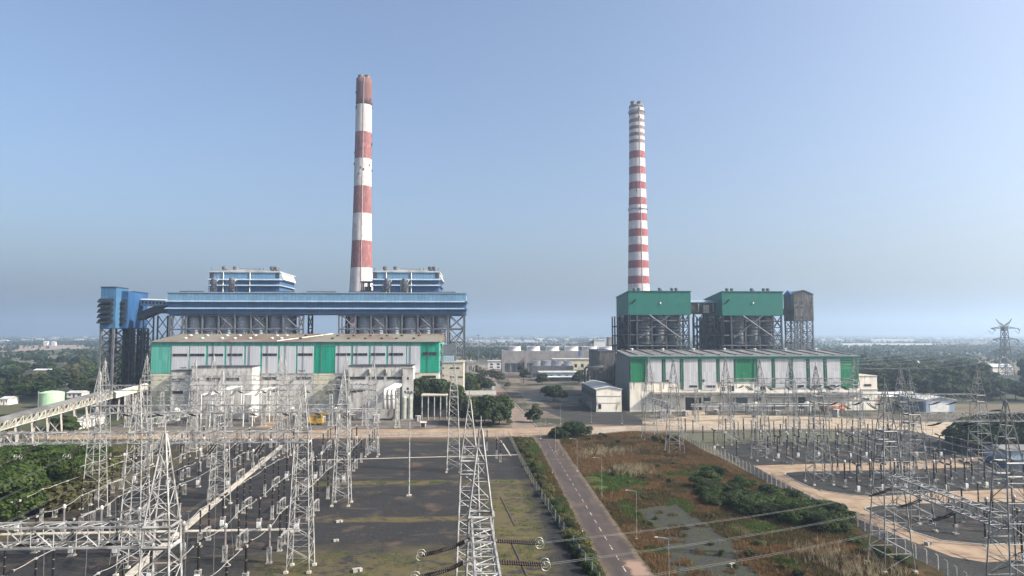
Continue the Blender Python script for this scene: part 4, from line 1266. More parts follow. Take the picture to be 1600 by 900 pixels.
rl.bar((qx0, H2 - 0.8, qz1 + 1.0), (qx1, H2 - 0.8, qz1 + 1.0), 0.12)
rl.build('handrail', M['steel_mid'], h2)

x0, z1 = W(1341, 588, 366); x1, _ = W(1370, 588, 366)
an = thing('annex_building', 'small cream annex with dark windows at the tree end of the far turbine hall', 'building', ((x0 + x1) / 2, 366, 0))
MB().box(x0 + 0.1, x1, 366, 388, 0, z1).build('wall', M['cream_white'], an)
MB().box(x0, x1 + 0.3, 365.7, 388.3, z1 + 0.003, z1 + 0.4).build('roof_slab', M['conc_pale'], an)
MB().box(x0, x1 + 0.35, 365.6, 365.99, z1 * 0.6, z1 * 0.6 + 0.5).build('floor_band', M['conc_pale'], an)
louvres(an, [(1350, 600, 1361, 603.5), (1346, 622, 1358, 626)], 366, 0.08)

# cream shed in front of it
SY = 364.0
sx0, sz = W(931.6, 608.5, SY); sx1, _ = W(971, 608.5, SY)
sh = thing('workshop_shed', 'cream gabled shed with a pale roof and dark long side beside the gravel lot', 'shed', ((sx0 + sx1) / 2, SY, 0))
MB().box(sx0, sx1, SY, SY + 52, 0, sz).build('wall', M['cream_white'], sh)
MB().box(sx0 - 0.1, sx0 - 0.004, SY + 0.5, SY + 52, 0, sz - 0.05).build('side_wall', M['grey_side'], sh)  # slate sheet over the cream wall, the unlit side's shade as colour
xm = (sx0 + sx1) / 2
MB().prism([(sx0, sz + 0.002), (sx1, sz + 0.002), (xm, sz + 1.3)], SY + 0.02, SY + 51.9).build('gable', M['cream_white'], sh)
MB().add([(sx0 - 0.6, SY - 0.5, sz + 0.05), (xm, SY - 0.5, sz + 1.55), (sx1 + 0.6, SY - 0.5, sz + 0.05), (sx0 - 0.6, SY + 52.5, sz + 0.05), (xm, SY + 52.5, sz + 1.55), (sx1 + 0.6, SY + 52.5, sz + 0.05),
          (sx0 - 0.6, SY - 0.5, sz - 0.15), (xm, SY - 0.5, sz + 1.32), (sx1 + 0.6, SY - 0.5, sz - 0.15)],
         [(0, 1, 4, 3), (1, 2, 5, 4), (6, 7, 1, 0), (7, 8, 2, 1)]).build('roof', M['roof_w'], sh)
MB().box(sx0 + 0.3, sx1 - 0.3, SY - 0.12, SY - 0.005, sz * 0.68, sz * 0.68 + 0.4).build('wall_band', M['conc'], sh)
MB().box(sx0 + 0.3, sx1 - 0.3, SY - 0.1, SY - 0.005, sz * 0.38, sz * 0.38 + 0.3).build('wall_band', M['conc'], sh)
MB().box(sx0 + 1, sx0 + 2.6, SY - 0.08, SY - 0.005, 1.6, 4.2).build('door', M['dark'], sh)
for k in range(9):
    MB().box(sx0 - 0.3, sx0 - 0.102, SY + 3 + k * 5.5, SY + 3.6 + k * 5.5, 0, sz - 0.3).build('buttress', M['steel_mid'], sh)
    MB().box(sx0 - 0.16, sx0 - 0.102, SY + 4.4 + k * 5.5, SY + 7.4 + k * 5.5, sz * 0.55, sz * 0.8).build('window', M['dark'], sh)

# blue shed far right
x0, _ = W(1447, 640, 350); x1, _ = W(1492, 640, 350); z1 = W(1470, 624.5, 350)[1]
bs = thing('vehicle_shed', 'light blue gabled shed with a large white door near the right edge trees', 'shed', ((x0 + x1) / 2, 350, 0))
MB().box(x0, x1, 350, 384, 0, z1).build('wall', M['blue_p'], bs)
xm = (x0 + x1) / 2
MB().prism([(x0, z1 + 0.002), (x1, z1 + 0.002), (xm, z1 + 1.4)], 350.02, 383.9).build('gable', M['blue_p'], bs)
MB().add([(x0 - 0.6, 349.4, z1 + 0.1), (xm, 349.4, z1 + 1.7), (x1 + 0.6, 349.4, z1 + 0.1), (x0 - 0.6, 384.6, z1 + 0.1), (xm, 384.6, z1 + 1.7), (x1 + 0.6, 384.6, z1 + 0.1),
          (x0 - 0.6, 349.4, z1 - 0.3), (xm, 349.4, z1 + 1.3), (x1 + 0.6, 349.4, z1 - 0.3)], [(0, 1, 4, 3), (1, 2, 5, 4), (6, 7, 1, 0), (7, 8, 2, 1)]).build('roof', M['roof_w'], bs)
rects(bs, 'big_door', M['white'], [(1453, 630, 1483, 644)], 350, 0.1, 0.08)
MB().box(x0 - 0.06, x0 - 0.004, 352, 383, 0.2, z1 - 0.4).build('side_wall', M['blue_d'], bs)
x0, _ = W(1382, 640, 372); x1, _ = W(1442, 640, 372); z1 = W(1410, 620, 372)[1]
bs = thing('store_shed', 'long low store with a white roof behind the light blue shed', 'shed', ((x0 + x1) / 2, 372, 0))
MB().box(x0, x1, 372, 392, 0, z1).build('wall', M['conc'], bs)
MB().add([(x0 - .5, 371.5, z1 + .05), (x1 + .5, 371.5, z1 + .05), (x1 + .5, 382, z1 + 2), (x0 - .5, 382, z1 + 2), (x0 - .5, 392.5, z1 + .05), (x1 + .5, 392.5, z1 + .05)], [(0, 1, 2, 3), (3, 2, 5, 4), (0, 3, 4), (1, 5, 2)]).build('roof', M['roof_w'], bs)
for k in range(6):
    MB().box(x0 + 1.5 + k * 3.4, x0 + 3 + k * 3.4, 371.94, 371.995, z1 * 0.45, z1 * 0.75).build('window', M['dark'], bs)
x0, Y0 = G(1572, 732); x1, _ = W(1640, 730, Y0)
h = W(1590, 700, Y0)[1]
bs = thing('blue_hut', 'blue and white hut behind the near tower at the right edge', 'hut', ((x0 + x1) / 2, Y0, 0))
MB().box(x0, x1, Y0, Y0 + 9, 0, h * 0.42).build('wall', M['blue_d'], bs)
MB().box(x0 + 0.1, x1 - 0.1, Y0 + 0.1, Y0 + 8.9, h * 0.42 + 0.002, h * 0.9).build('upper_wall', M['blue_p'], bs)
MB().prismx([(Y0 - 0.6, h * 0.9 + .005), (Y0 + 9.6, h * 0.9 + .005), (Y0 + 4.5, h * 1.06)], x0 - 0.5, x1 + 0.5).build('roof', M['roof_g'], bs)
MB().box(x0 + 2, x0 + 4, Y0 - 0.06, Y0 - 0.004, 0.1, 2.4).build('door', M['steel_dark'], bs)

# ---------------------------------------------------------------- dark green bunker houses on steel frames
def bunker_green(pxa, pxb, pxback, ptop, pbot, pbackt, label, cols, silos, lab2):
    Y0 = 420.0
    x0, z1 = W(pxa, ptop, Y0); x1, _ = W(pxb, ptop, Y0); z0 = W((pxa + pxb) / 2, pbot, Y0)[1]
    a = ray(pxback, pbackt)
    Yb = x0 / (a.x / a.y)
    zb = W(pxback, pbackt, Yb)[1]
    b = thing('bunker_house', label, 'industrial building', ((x0 + x1) / 2, Y0, 0))
    MB().prismx([(Y0, z0), (Yb, z0), (Yb, zb), (Y0, z1)], x0, x1).build('sheet_wall', M['green_b'], b)
    MB().add([(x0 - .4, Y0 - .5, z1 + .05), (x1 + .4, Y0 - .5, z1 + .05), (x1 + .4, Yb + .4, zb + .05), (x0 - .4, Yb + .4, zb + .05), (x0 - .4, Y0 - .5, z1 + .4), (x1 + .4, Y0 - .5, z1 + .4), (x1 + .4, Yb + .4, zb + .4), (x0 - .4, Yb + .4, zb + .4)],
             [(0, 3, 2, 1), (4, 5, 6, 7), (0, 1, 5, 4), (1, 2, 6, 5), (2, 3, 7, 6), (3, 0, 4, 7)]).build('roof', M['green_b'], b)
    for f in (0.2 if lab2 else 0.19, 0.53, 0.56, 0.73, 0.8, 0.12):
        xx = x0 + (x1 - x0) * f
        s = 0.8 if f != 0.56 else 0.45
        MB().lathe((xx, Y0 + 4, z1 - 0.2), [(1.1 * s, 0), (1.1 * s, 1.6 * s), (1.5 * s, 1.7 * s), (1.5 * s, 3.0 * s), (1.0 * s, 3.4 * s)], 10).build('roof_vent', M['steel_mid'], b)
    xx, zz_ = W(pxa + (pxb - pxa) * 0.51, 473.5, Y0)
    MB().lathe((xx, Y0 - 0.02, zz_), [(0.05, -0.6), (0.6, -0.55), (0.6, 0.55), (0.05, 0.6)], 10).build('wall_lamp', M['white'], b)
    xx, zz_ = W(pxa + 8.5, 471, Y0)
    MB().bar((xx - 1.2, Y0 - 0.2, zz_ - 1.4), (xx + 0.6, Y0 - 1.2, zz_ + 0.8), 0.5).bar((xx + .6, Y0 - .1, zz_ + 1), (xx + .6, Y0 - 1.4, zz_ + 1), 0.4).build('hoist_jib', M['steel_dark'], b)
    cxs = [W(p, 515, Y0)[0] for p in cols]
    yb = min(Yb - 1, Y0 + 30)
    for x in cxs + [x0 + 0.5]:
        for yy in (Y0 + 0.8, Y0 + 13, yb):
            MB().bar((x, yy, 0), (x, yy, z0 + 0.02), 1.0).build('column', M['steel_deep'] if yy < Y0 + 2 else M['steel_dark'], b)
    for z in (z0 - 3.6, z0 - 12.5, 31.5, 22, 12):
        mb = MB()
        mb.bar((cxs[0], Y0 + 0.8, z), (cxs[-1], Y0 + 0.8, z), 0.55)
        mb.bar((x0 + 0.5, yb, z), (cxs[-1], yb, z), 0.55)
        for x in (x0 + 0.5, cxs[-1]):
            mb.bar((x, Y0 + 0.8, z), (x, yb, z), 0.55)
        mb.build('girder', M['steel_deep'], b)
    # two long diagonals across the middle bays
    pA = W(silos[1] - (14.5 if not lab2 else 14), 492.5, Y0 + 0.2)[0]
    xl, zl = W(cols[1] + 3, 528, Y0 + 0.2); xr, zr = W(cols[-2], 528, Y0 + 0.2); xm, zm = W(silos[1], 501, Y0 + 0.2)
    MB().bar((xm + 6.5, Y0 + 0.2, z0 - 0.1), (xl, Y0 + 0.2, zl), 0.6).build('brace', M['steel_mid'], b)
    MB().bar((xm - 6.5, Y0 - 0.45, z0 - 0.1), (xr, Y0 - 0.45, zr), 0.6).build('brace', M['steel_mid'], b)
    for xx in (x0 + 0.5, cxs[-1], cxs[-2]):
        mb = MB()
        for k in range(6):
            za = z0 * k / 6; zb_ = z0 * (k + 1) / 6
            for ya, yb2 in ((Y0 + 0.8, Y0 + 13), (Y0 + 13, yb)):
                mb.bar((xx, ya, za), (xx, yb2, zb_), 0.4); mb.bar((xx, yb2, za), (xx, ya, zb_), 0.4)
        mb.build('side_brace', M['steel_dark'], b)
    if len(cxs) > 2:
        mb = MB(); xframe(mb, (cxs[-2], Y0 + 0.8), (cxs[-1], Y0 + 0.8), 0, z0, 7, 0.4, 0.3)
        xframe(mb, (cxs[-2], yb), (cxs[-1], yb), 0, z0, 7, 0.4, 0.3)
        mb.build('end_brace', M['steel_dark'], b)
    for p in silos:
        x, _ = W(p, 515, Y0 + 6)
        prof = [(3.5, z0 - 0.01)]
        z = z0
        while z > 40:
            prof += [(3.7, z - 0.4), (3.7, z - 0.7), (3.5, z - 0.72), (3.5, z - 1.7)]; z -= 1.9
        prof += [(3.5, 38), (0.9, 30), (0.9, 26)]
        MB().lathe((x, Y0 + 6.2, 0), prof, 24, False).build('coal_bunker', M['silo_dark'], b, True)
        MB().lathe((x, Y0 + 6.2, 35.2), [(3.62, 0), (4.1, 0), (4.1, 1.3), (3.62, 1.3)], 24, False).build('bunker_ring', M['galv_old'], b)
        MB().lathe((x + .4, Y0 + 2.8, 38.5), [(0.05, 0), (0.45, 0.1), (0.45, 1.6), (0.05, 1.7)], 8).build('bunker_port', M['white_dirty'], b)
    MB().box(cxs[1], cxs[-2], Y0 + 12, Y0 + 19, 2, z0 - 0.02).build('mill_bay', M['black_steel'], b)  # shade of the gaps behind the bunkers put into the near-black colour
    MB().box(cxs[0], cxs[-1], Y0 + 0.2, Y0 + 14, 33.8, 34.4).build('floor', M['steel_mid'], b)
    # boiler steelwork behind, dark
    bb = thing('boiler_steelwork', lab_boiler[lab2], 'steel frame', ((x0 + x1) / 2, Y0 + 45, 0))
    mb = MB()
    for gx in range(6):
        for gy in range(4):
            xx = x0 + 3 + (x1 - x0 - 14) * gx / 5; yy = Y0 + 42 + gy * 9
            mb.bar((xx, yy, 0), (xx, yy, z0 + 0.5), 0.9)
    mb.build('column_grid', M['steel_dark'], bb)
    for k in range(1, 8):
        z = k * z0 / 8
        mb = MB()
        for gy in range(4):
            mb.bar((x0 + 3, Y0 + 42 + gy * 9, z), (x1 - 11, Y0 + 42 + gy * 9, z), 0.6)
        for gx in range(6):
            xx = x0 + 3 + (x1 - x0 - 14) * gx / 5
            mb.bar((xx, Y0 + 42, z), (xx, Y0 + 69, z), 0.6)
        mb.build('floor_beams', M['steel_dark'], bb)
    MB().box(x0 + 5, x1 - 14, Y0 + 46, Y0 + 62, 6, z0).build('furnace_casing', M['steel_dark'], bb)
    return b, x0, x1, z1


lab_boiler = ['dark boiler steelwork behind the dark green bunker house nearer the ringed chimney', 'dark boiler steelwork behind the dark green bunker house nearer the weathered tower']
bga = bunker_green(982, 1079, 963, 455.3, 492, 465, 'dark green bunker house on steel frame in front of the ringed chimney', [983, 996, 1019, 1041.5, 1062.5, 1077], [1007.5, 1030.5, 1052], 0)
bgb = bunker_green(1128, 1223, 1099.5, 455.8, 493, 469, 'dark green bunker house on steel frame beside the weathered transfer tower', [1130, 1143.6, 1165.7, 1187.5, 1209, 1222], [1153.5, 1176, 1198], 1)
# link conveyor between the two
x0, zt = W(1080, 470.5, 432); x1, _ = W(1127, 471, 432); zb = W(1100, 490, 432)[1]
lk = thing('link_gallery', 'brown link gallery with a pale roof between the two dark green bunker houses', 'conveyor', ((x0 + x1) / 2, 432, 0))
MB().box(bga[2] + 0.02, bgb[1] - 0.02, 432, 440, zb, zt - 1.0).build('wall', M['brown_clad'], lk)
MB().prismx([(431.3, zt - 1.0 + .003), (441, zt - 1.0 + .003), (441, zt + 1.2), (431.3, zt - 0.4)], bga[2] + 0.02, bgb[1] - 0.02).build('roof', M['blue_p'], lk)
rects(lk, 'louvre_panel', M['conc_pale'], [(1099, 476.5, 1108, 489)], 432, 0.12, 0.1)
for p in (1091, 1114):
    x, _ = W(p, 480, 432)
    MB().tube([(x, 431.6, zb + 1), (x, 431.6, zt - 1.5)], 0.3, 6).build('downpipe', M['conc_pale'], lk)
for p in (1084, 1099, 1104, 1122):
    x, _ = W(p, 510, 436)
    MB().bar((x, 436, 0), (x, 436, zb - .01), 0.9).build('column', M['steel_dark'], lk)
mb = MB()
xs_ = [W(p, 510, 436)[0] for p in (1084, 1099, 1104, 1122)]
xframe(mb, (xs_[0], 436), (xs_[1], 436), 0, zb, 7, 0.4, 0.35); xframe(mb, (xs_[2], 436), (xs_[3], 436), 0, zb, 7, 0.4, 0.35)
mb.build('cross_brace', M['steel_dark'], lk)

# weathered transfer tower
V0 = 430.0
x0, z1 = W(1240, 460, V0); x1, _ = W(1270.5, 460, V0); zp = W(1255, 453.8, V0)[1]; z0 = W(1255, 501, V0)[1]
vt = thing('coal_transfer_tower', 'weathered dark transfer tower with small windows on lattice legs', 'industrial tower', ((x0 + x1) / 2, V0, 0))
MB().box(x0, x1, V0, V0 + 15, z0, z1).build('wall', M['dark_clad'], vt)
xm = (x0 + x1) / 2
MB().prism([(x0, z1 + .002), (x1, z1 + .002), (xm, zp)], V0 + 0.02, V0 + 14.98).build('gable', M['dark_clad'], vt)
MB().add([(x0 - .5, V0 - .5, z1 + .1), (xm, V0 - .5, zp + .3), (x1 + .5, V0 - .5, z1 + .1), (x0 - .5, V0 + 15.5, z1 + .1), (xm, V0 + 15.5, zp + .3), (x1 + .5, V0 + 15.5, z1 + .1)], [(0, 1, 4, 3), (1, 2, 5, 4)]).build('roof', M['steel_dark'], vt)
rects(vt, 'window', M['dark'], [(a, b, a + 3.2, b + 3) for a in (1242, 1251, 1266) for b in (471.5, 479, 494.5)][:8], V0, 0.1, 0.06)
lx = [x0 + 0.5, x0 + (x1 - x0) * 0.34, x0 + (x1 - x0) * 0.67, x1 - 0.5]
for x in lx:
    for yy in (V0 + 0.6, V0 + 14.4):
        MB().bar((x, yy, 0), (x, yy, z0 + .02), 0.8).build('leg', M['steel_mid'], vt)
mb = MB()
for i in range(3):
    xframe(mb, (lx[i], V0 + 0.6), (lx[i + 1], V0 + 0.6), 0, z0, 12, 0.3, 0.28); xframe(mb, (lx[i], V0 + 14.4), (lx[i + 1], V0 + 14.4), 0, z0, 10, 0.3, 0.28)
xframe(mb, (lx[0], V0 + .6), (lx[0], V0 + 14.4), 0, z0, 7, 0.3, 0.3); xframe(mb, (lx[3], V0 + .6), (lx[3], V0 + 14.4), 0, z0, 7, 0.3, 0.3)
mb.build('trestle_bracing', M['steel_mid'], vt)
xa, za = W(1224, 458, 448); xb, _ = W(1239.5, 458, 448)
MB().box(xa, x0 - 0.01, V0 + 4, V0 + 15, W(1230, 487, 440)[1], za - 1.5).build('side_bay', M['steel_dark'], vt)
MB().prismx([(V0 + 3.5, za - 1.5 + .003), (V0 + 15.5, za - 1.5 + .003), (V0 + 9, za + 1.2)], xa - .3, x0 - 0.02).build('side_roof', M['blue_v'], vt)
conveyor('short dark conveyor bridge entering the weathered tower from the green bunker house', (bgb[2] + .1, 436, W(1224, 489, 434)[1]), (x0 - .05, 436, W(1238, 494, 434)[1]), 3.5, 3, M['steel_dark'], M['steel_dark'], name='conveyor_bridge')

# ---------------------------------------------------------------- dust precipitator and ducts left of the far hall
E0 = 420.0
x0, z1 = W(936, 549, E0); x1, _ = W(961, 549, E0)
ep = thing('duct_house', 'dull brown clad duct house beside the slate end wall of the far hall', 'industrial building', ((x0 + x1) / 2, E0, 0))
MB().box(x0, x1, E0, E0 + 40, 13, z1).build('wall', M['dark_clad'], ep)
MB().box(x0 + 1, x1 - .02, E0 + 1, E0 + 39, 0, 12.99).build('base_wall', M['steel_dark'], ep)
MB().box(x0 - .4, x1 + .3, E0 - .4, E0 + 40.4, z1 + .003, z1 + .5).build('roof', M['steel_mid'], ep)
MB().box(x1 + .01, x1 + 5, E0 - 6, E0 + 10, 4, W(962, 567, E0)[1]).build('hopper_box', M['grey_side'], ep)
pp = []
for k, (pa, pt, dy) in enumerate(((914, 574, 0), (918.5, 577, 3), (929, 572, 6))):
    xx, zz_ = W(pa, pt, 412 + dy)
    pp.append(MB().tube([(xx, 412 + dy, 0), (xx, 412 + dy, zz_ - 1), (xx + 0.7, 412 + dy, zz_), (x0 + 1, 412 + dy, zz_), (x0 + 2, 418, zz_ - .5)], 0.75, 8))
    tag(pp[-1].build('duct_pipe', M['steel_dark'], None, True), 'dark bent pipe before the brown duct house, %s from the cream building' % ORD[k], 'pipe', 'dark bent pipes by the duct house')
tag(MB().box(x0 - 9, x0 - 2, 408, 416, 0, 4.5).box(x0 - 8, x0 - 4, 409, 414, 4.5, 8).build('pump_house', M['steel_dark']), 'dark machinery block at the foot of the bent pipes', 'machinery')
x, y = G(980, 633)
tag(MB().box(x - 3, x + 3, y, y + 4, 0, 2.6).box(x - 2.6, x - .2, y + .4, y + 3.6, 2.6, 4).box(x + .4, x + 2.6, y + .4, y + 3.6, 2.6, 3.6).build('crate_heap', M['conc']), 'heap of grey crates between the cream shed and the dark transformers', 'crates')

# ---------------------------------------------------------------- cooling tower blocks in the middle distance
def cooling_block(label, pxa, pxb, ptop, pmid, pbase, fans, Y, glab, depth, fan_h):
    x0, z1 = W(pxa, ptop, Y); x1, _ = W(pxb, ptop, Y)
    zm = W((pxa + pxb) / 2, pmid, Y)[1]
    c = thing('cooling_tower', label, 'cooling tower', ((x0 + x1) / 2, Y, 0))
    MB().box(x0, x1, Y, Y + depth, zm, z1).build('upper_wall', M['conc_grey'], c)
    MB().box(x0 + 1, x1 - 1, Y + 1.5, Y + depth - 1, 0.6, zm - .003).build('air_inlet', M['steel_mid'], c)
    MB().box(x0 - .5, x1 + .5, Y - 1, Y + depth + 1, 0, 0.6).build('basin', M['conc'], c)
    n = max(5, int((x1 - x0) / 6))
    mb = MB()
    for i in range(n + 1):
        xx = x0 + (x1 - x0) * i / n
        mb.box(xx - .3, xx + .3, Y + .05, Y + .7, .6, zm - .003)
    mb.build('inlet_frame', M['conc_grey'], c)
    for k, (fa, fb, ft) in enumerate(fans):
        xa, zt = W(fa, ft, Y + depth / 2); xb, _ = W(fb, ft, Y + depth / 2)
        r = (xb - xa) / 2; h = max(zt - z1, 2) 
        f = MB().lathe(((xa + xb) / 2, Y + depth / 2, z1 - .01), [(r * 1.0, 0), (r * .93, h * .4), (r * .93, h * .6), (r * .98, h), (r * .92, h), (r * .86, h * .5), (r * .3, h * .45)], 28, False).build('fan_stack', M['fan_white'], c)
        MB().lathe(((xa + xb) / 2, Y + depth / 2, z1 + h * .45), [(0.6, 0), (0.6, .8), (.1, 1)], 8).build('fan_hub', M['steel_dark'], f)
    return c, x0, x1, z1


cb, cx0, cx1, cz1 = cooling_block('long grey cooling tower block with six white fan stacks on top', 788.5, 938, 548.5, 567.5, 581, [(794, 814, 541), (822.5, 844, 541), (852, 874, 541), (881, 904, 541), (908.5, 934, 541), (935.5, 957, 541.2)], 720, '', 24, 8)
MB().box(cx0 - 3, cx0 - .01, 719, 745, 0, cz1 + 0.5).build('end_wall', M['conc_grey'], cb)
for p in (820, 850, 881, 912):
    x, z = W(p, 562, 719)
    MB().bar((x + 1, 718.5, z - 9), (x + 1, 718.5, z + 2), 2.6, 1.0, True).bar((x - 5, 718.5, z - 4.5), (x + 1, 718.5, z + 1.5), 1.2, .8, True).build('riser_pipe', M['conc_grey'], cb)
rects(cb, 'door', M['blue_v'], [(904, 549, 907, 556)], 720, .2, .15)
cooling_block('small grey cooling tower block with four white cone stacks on top', 832, 896, 572, 583.5, 592, [(832, 845.5, 563.3), (847, 861.5, 563.3), (863, 878, 563.5), (880, 893.5, 563.7)], 640, '', 16, 5)
for (pa, pb, pt, pbz, Y, lab, m, d) in ((864, 925, 560.5, 584, 690, 'long cream building between the two cooling tower blocks', 'cream', 14), (843, 904, 581, 598, 600, 'low pale blue building with a white roof before the small cooling tower', 'blue_p', 16),
                                       (762.5, 784, 563.5, 578, 800, 'small white two storey block beside the end of the long cooling tower', 'white', 12), (1006 - 78, 946, 531, 541, 1050, 'white open frame building beyond the cooling tower', 'white', 14),
                                       (951, 962, 526.5, 541, 1000, 'grey block house beyond the ringed chimney plant', 'conc_grey', 14), (732, 738, 563, 590, 640, 'narrow weathered block by the road end behind the trees', 'conc_grey', 10)):
    x0, z1 = W(pa, pt, Y); x1, _ = W(pb, pt, Y)
    s = thing('service_building', lab, 'building', ((x0 + x1) / 2, Y, 0))
    MB().box(x0, x1, Y, Y + d, 0, z1 - .8).build('wall', M[m], s)
    MB().box(x0 - .6, x1 + .6, Y - .8, Y + d + .6, z1 - .8 + .003, z1).build('roof', M['roof_w'], s)
    n = max(2, int((x1 - x0) / 6))
    for i in range(n):
        xa = x0 + (x1 - x0) * (i + .3) / n; xb = x0 + (x1 - x0) * (i + .7) / n
        MB().box(xa, xb, Y - .07, Y - .004, z1 * .45, z1 * .66).build('window', M['dark'], s)
    if z1 > 9 and 'cream' in lab or 'two storey' in lab:
        for i in range(n):
            xa = x0 + (x1 - x0) * (i + .3) / n; xb = x0 + (x1 - x0) * (i + .7) / n
            MB().box(xa, xb, Y - .07, Y - .004, z1 * .12, z1 * .3).build('window', M['dark'], s)
    if 'pale blue' in lab:
        MB().add([(x0, Y - 5, z1 * .42), (x1 + 6, Y - 5, z1 * .42), (x1 + 6, Y - .01, z1 * .5), (x0, Y - .01, z1 * .5), (x0, Y - 5, z1 * .46), (x1 + 6, Y - 5, z1 * .46), (x1 + 6, Y - .01, z1 * .54), (x0, Y - .01, z1 * .54)],
                 [(0, 3, 2, 1), (4, 5, 6, 7), (0, 1, 5, 4), (1, 2, 6, 5), (3, 0, 4, 7)]).build('awning', M['roof_w'], s)
xa, za = W(930, 533, 1060)
conveyor('thin far conveyor rising towards the white open frame building', (W(890, 541, 1050)[0], 1050, W(890, 543, 1050)[1]), (xa, 1056, za - 3), 5, 4, M['steel_mid'], M['steel_mid'], name='conveyor_bridge', legs=(.3, .7), legm='steel_dark')
# concrete control block at the end of the green hall, and ruin like hopper beyond
x0, z1 = W(688, 566, 365); x1, _ = W(724, 566, 365)
cbk = thing('control_building', 'weathered concrete control building with small windows beyond the green hall end', 'building', ((x0 + x1) / 2, 365, 0))
MB().box(x0 + .3, x1, 368, 395, 0, z1 - .4).build('wall', M['conc_pale'], cbk)
MB().box(x0, x1 + .4, 367.6, 395.4, z1 - .397, z1).build('roof_slab', M['conc'], cbk)
for p, q in ((691, 574), (691, 586), (703, 574), (703, 588), (711, 574), (716, 588)):
    rects(cbk, 'window', M['dark'], [(p, q, p + (3 if p < 700 else 7), q + 2.2)], 368, .1, .07)
x, _ = W(700, 560, 372)
MB().box(x - 2.5, x + 3, 372, 378, z1 + .003, W(700, 556.5, 372)[1]).build('penthouse', M['blue_p'], cbk)
MB().lathe((x - 5, 376, z1 + .003), [(1.3, 0), (1.3, 2.4), (.2, 2.9)], 12).build('water_tank', M['tyre'], cbk)
MB().box(x - 3, x + 4, 380, 386, z1 + .003, z1 + 9).build('stair_head', M['steel_mid'], cbk)
x, _ = W(735, 570, 520)
hp = thing('pipe_support_tower', 'dark weathered support tower beside the road among the trees', 'steel frame', (x, 520, 0))
z1 = W(735, 567, 520)[1]
for dx in (-3, 3):
    for dy in (0, 6):
        MB().bar((x + dx, 520 + dy, 0), (x + dx, 520 + dy, z1), .9).build('column', M['conc'], hp)
MB().box(x - 4, x + 4, 519, 527, z1 + .002, z1 + 1.5).build('platform', M['conc'], hp)
mb = MB(); mb.bar((x - 1, 523, z1 + 1.5), (x - 1, 523, z1 + 9), .8).bar((x + 2, 523, z1 + 1.5), (x + 2, 523, z1 + 7), .6); mb.build('mast', M['steel_dark'], hp)
# open garage and flat roofed bungalow among the roadside trees
x0, z1 = W(658, 617, 336); x1, _ = W(699, 617, 336)
gr = thing('open_garage', 'open fronted garage with a flat pale roof under the trees beside the mast', 'garage', ((x0 + x1) / 2, 336, 0))
MB().box(x0, x1, 336, 347, z1 - .6, z1).build('roof_slab', M['conc_pale'], gr)
for k in range(5):
    xx = x0 + .4 + (x1 - x0 - .8) * k / 4
    MB().bar((xx, 336.4, 0), (xx, 336.4, z1 - .605), .45).build('post', M['galv_old'], gr)
MB().box(x0, x1, 346, 346.8, 0, z1 - .605).build('rear_wall', M['steel_dark'], gr)
x0, z1 = W(727, 613, 420); x1, _ = W(773, 613, 420)
bg = thing('bungalow', 'flat roofed grey bungalow half hidden by dark roadside trees', 'house', ((x0 + x1) / 2, 420, 0))
MB().box(x0, x1, 405, 432, 0, z1 - .8).build('wall', M['white_dirty'], bg)
MB().box(x0 - .8, x1 + .8, 404, 433, z1 - .8 + .003, z1).build('roof_slab', M['conc'], bg)
for k in range(4):
    xx = x0 + 2 + k * (x1 - x0 - 4) / 4
    MB().box(xx, xx + 1.6, 404.93, 404.995, 1, 2.4).build('window', M['dark'], bg)
# white cuboid gate posts hut in front of the hedge trees
x, y = G(661, 668)
ht = thing('brick_kiosk', 'tiny roofed brick kiosk with a dark doorway beside the cross road', 'kiosk', (x, y, 0))
MB().box(x - 1.1, x + 1.1, y, y + 2, 0, 2.1).build('wall', M['conc_pale'], ht)
MB().box(x - 1.4, x + 1.4, y - .3, y + 2.3, 2.103, 2.35).build('roof_slab', M['cream_white'], ht)
MB().box(x - .8, x + .8, y - .05, y - .004, .05, 1.8).build('door', M['dark'], ht)
# small container beside the plot
x0, Y0 = G(795, 600); x1, _ = W(813, 600, Y0); h = W(804, 592.5, Y0)[1]
ct = thing('shipping_container', 'rusty pinkish container standing in the earth plot beyond the road', 'container', ((x0 + x1) / 2, Y0, 0))
MB().box(x0, x1, Y0, Y0 + 4, 0.2, h).build('body', mat('faded_pink_steel', (.4, .28, .24), (.3, .2, .17), .6, .7), ct)
mb = MB()
for k in range(14):
    xx = x0 + (x1 - x0) * (k + .5) / 14
    mb.box(xx - .18, xx + .18, Y0 - .08, Y0 - .003, .4, h - .2)
mb.build('corrugation', M['conc_pale'], ct)
# orange tank on saddles
x, y = G(1301, 645)
ot = thing('storage_tank', 'orange rusty horizontal tank on saddles before the far turbine hall', 'tank', (x, y, 0))
MB().tube([(x - 6.3, y, 3.0), (x - 5.9, y, 3.0), (x + 5.9, y, 3.0), (x + 6.3, y, 3.0)], [1.2, 2.1, 2.1, 1.2], 18).build('shell', M['orange'], ot, True)
for dx in (-4, 4):
    MB().box(x + dx - .4, x + dx + .4, y - 1.6, y + 1.6, 0, 1.4).build('saddle', M['conc'], ot)
MB().tube([(x, y, 4.9), (x, y, 5.8)], .4, 8).build('manhole', M['orange'], ot)

# ---------------------------------------------------------------- vehicles
def wheels(par, xs, ys, r, w=0.35):
    for xx in xs:
        for yy in ys:
            t = MB().tube([(xx - w / 2, yy, r), (xx + w / 2, yy, r)], r, 14).build('tyre', M['tyre'], par)
            MB().tube([(xx - w / 2 - .02, yy, r), (xx + w / 2 + .02, yy, r)], r * .5, 10).build('rim', M['galv'], t)


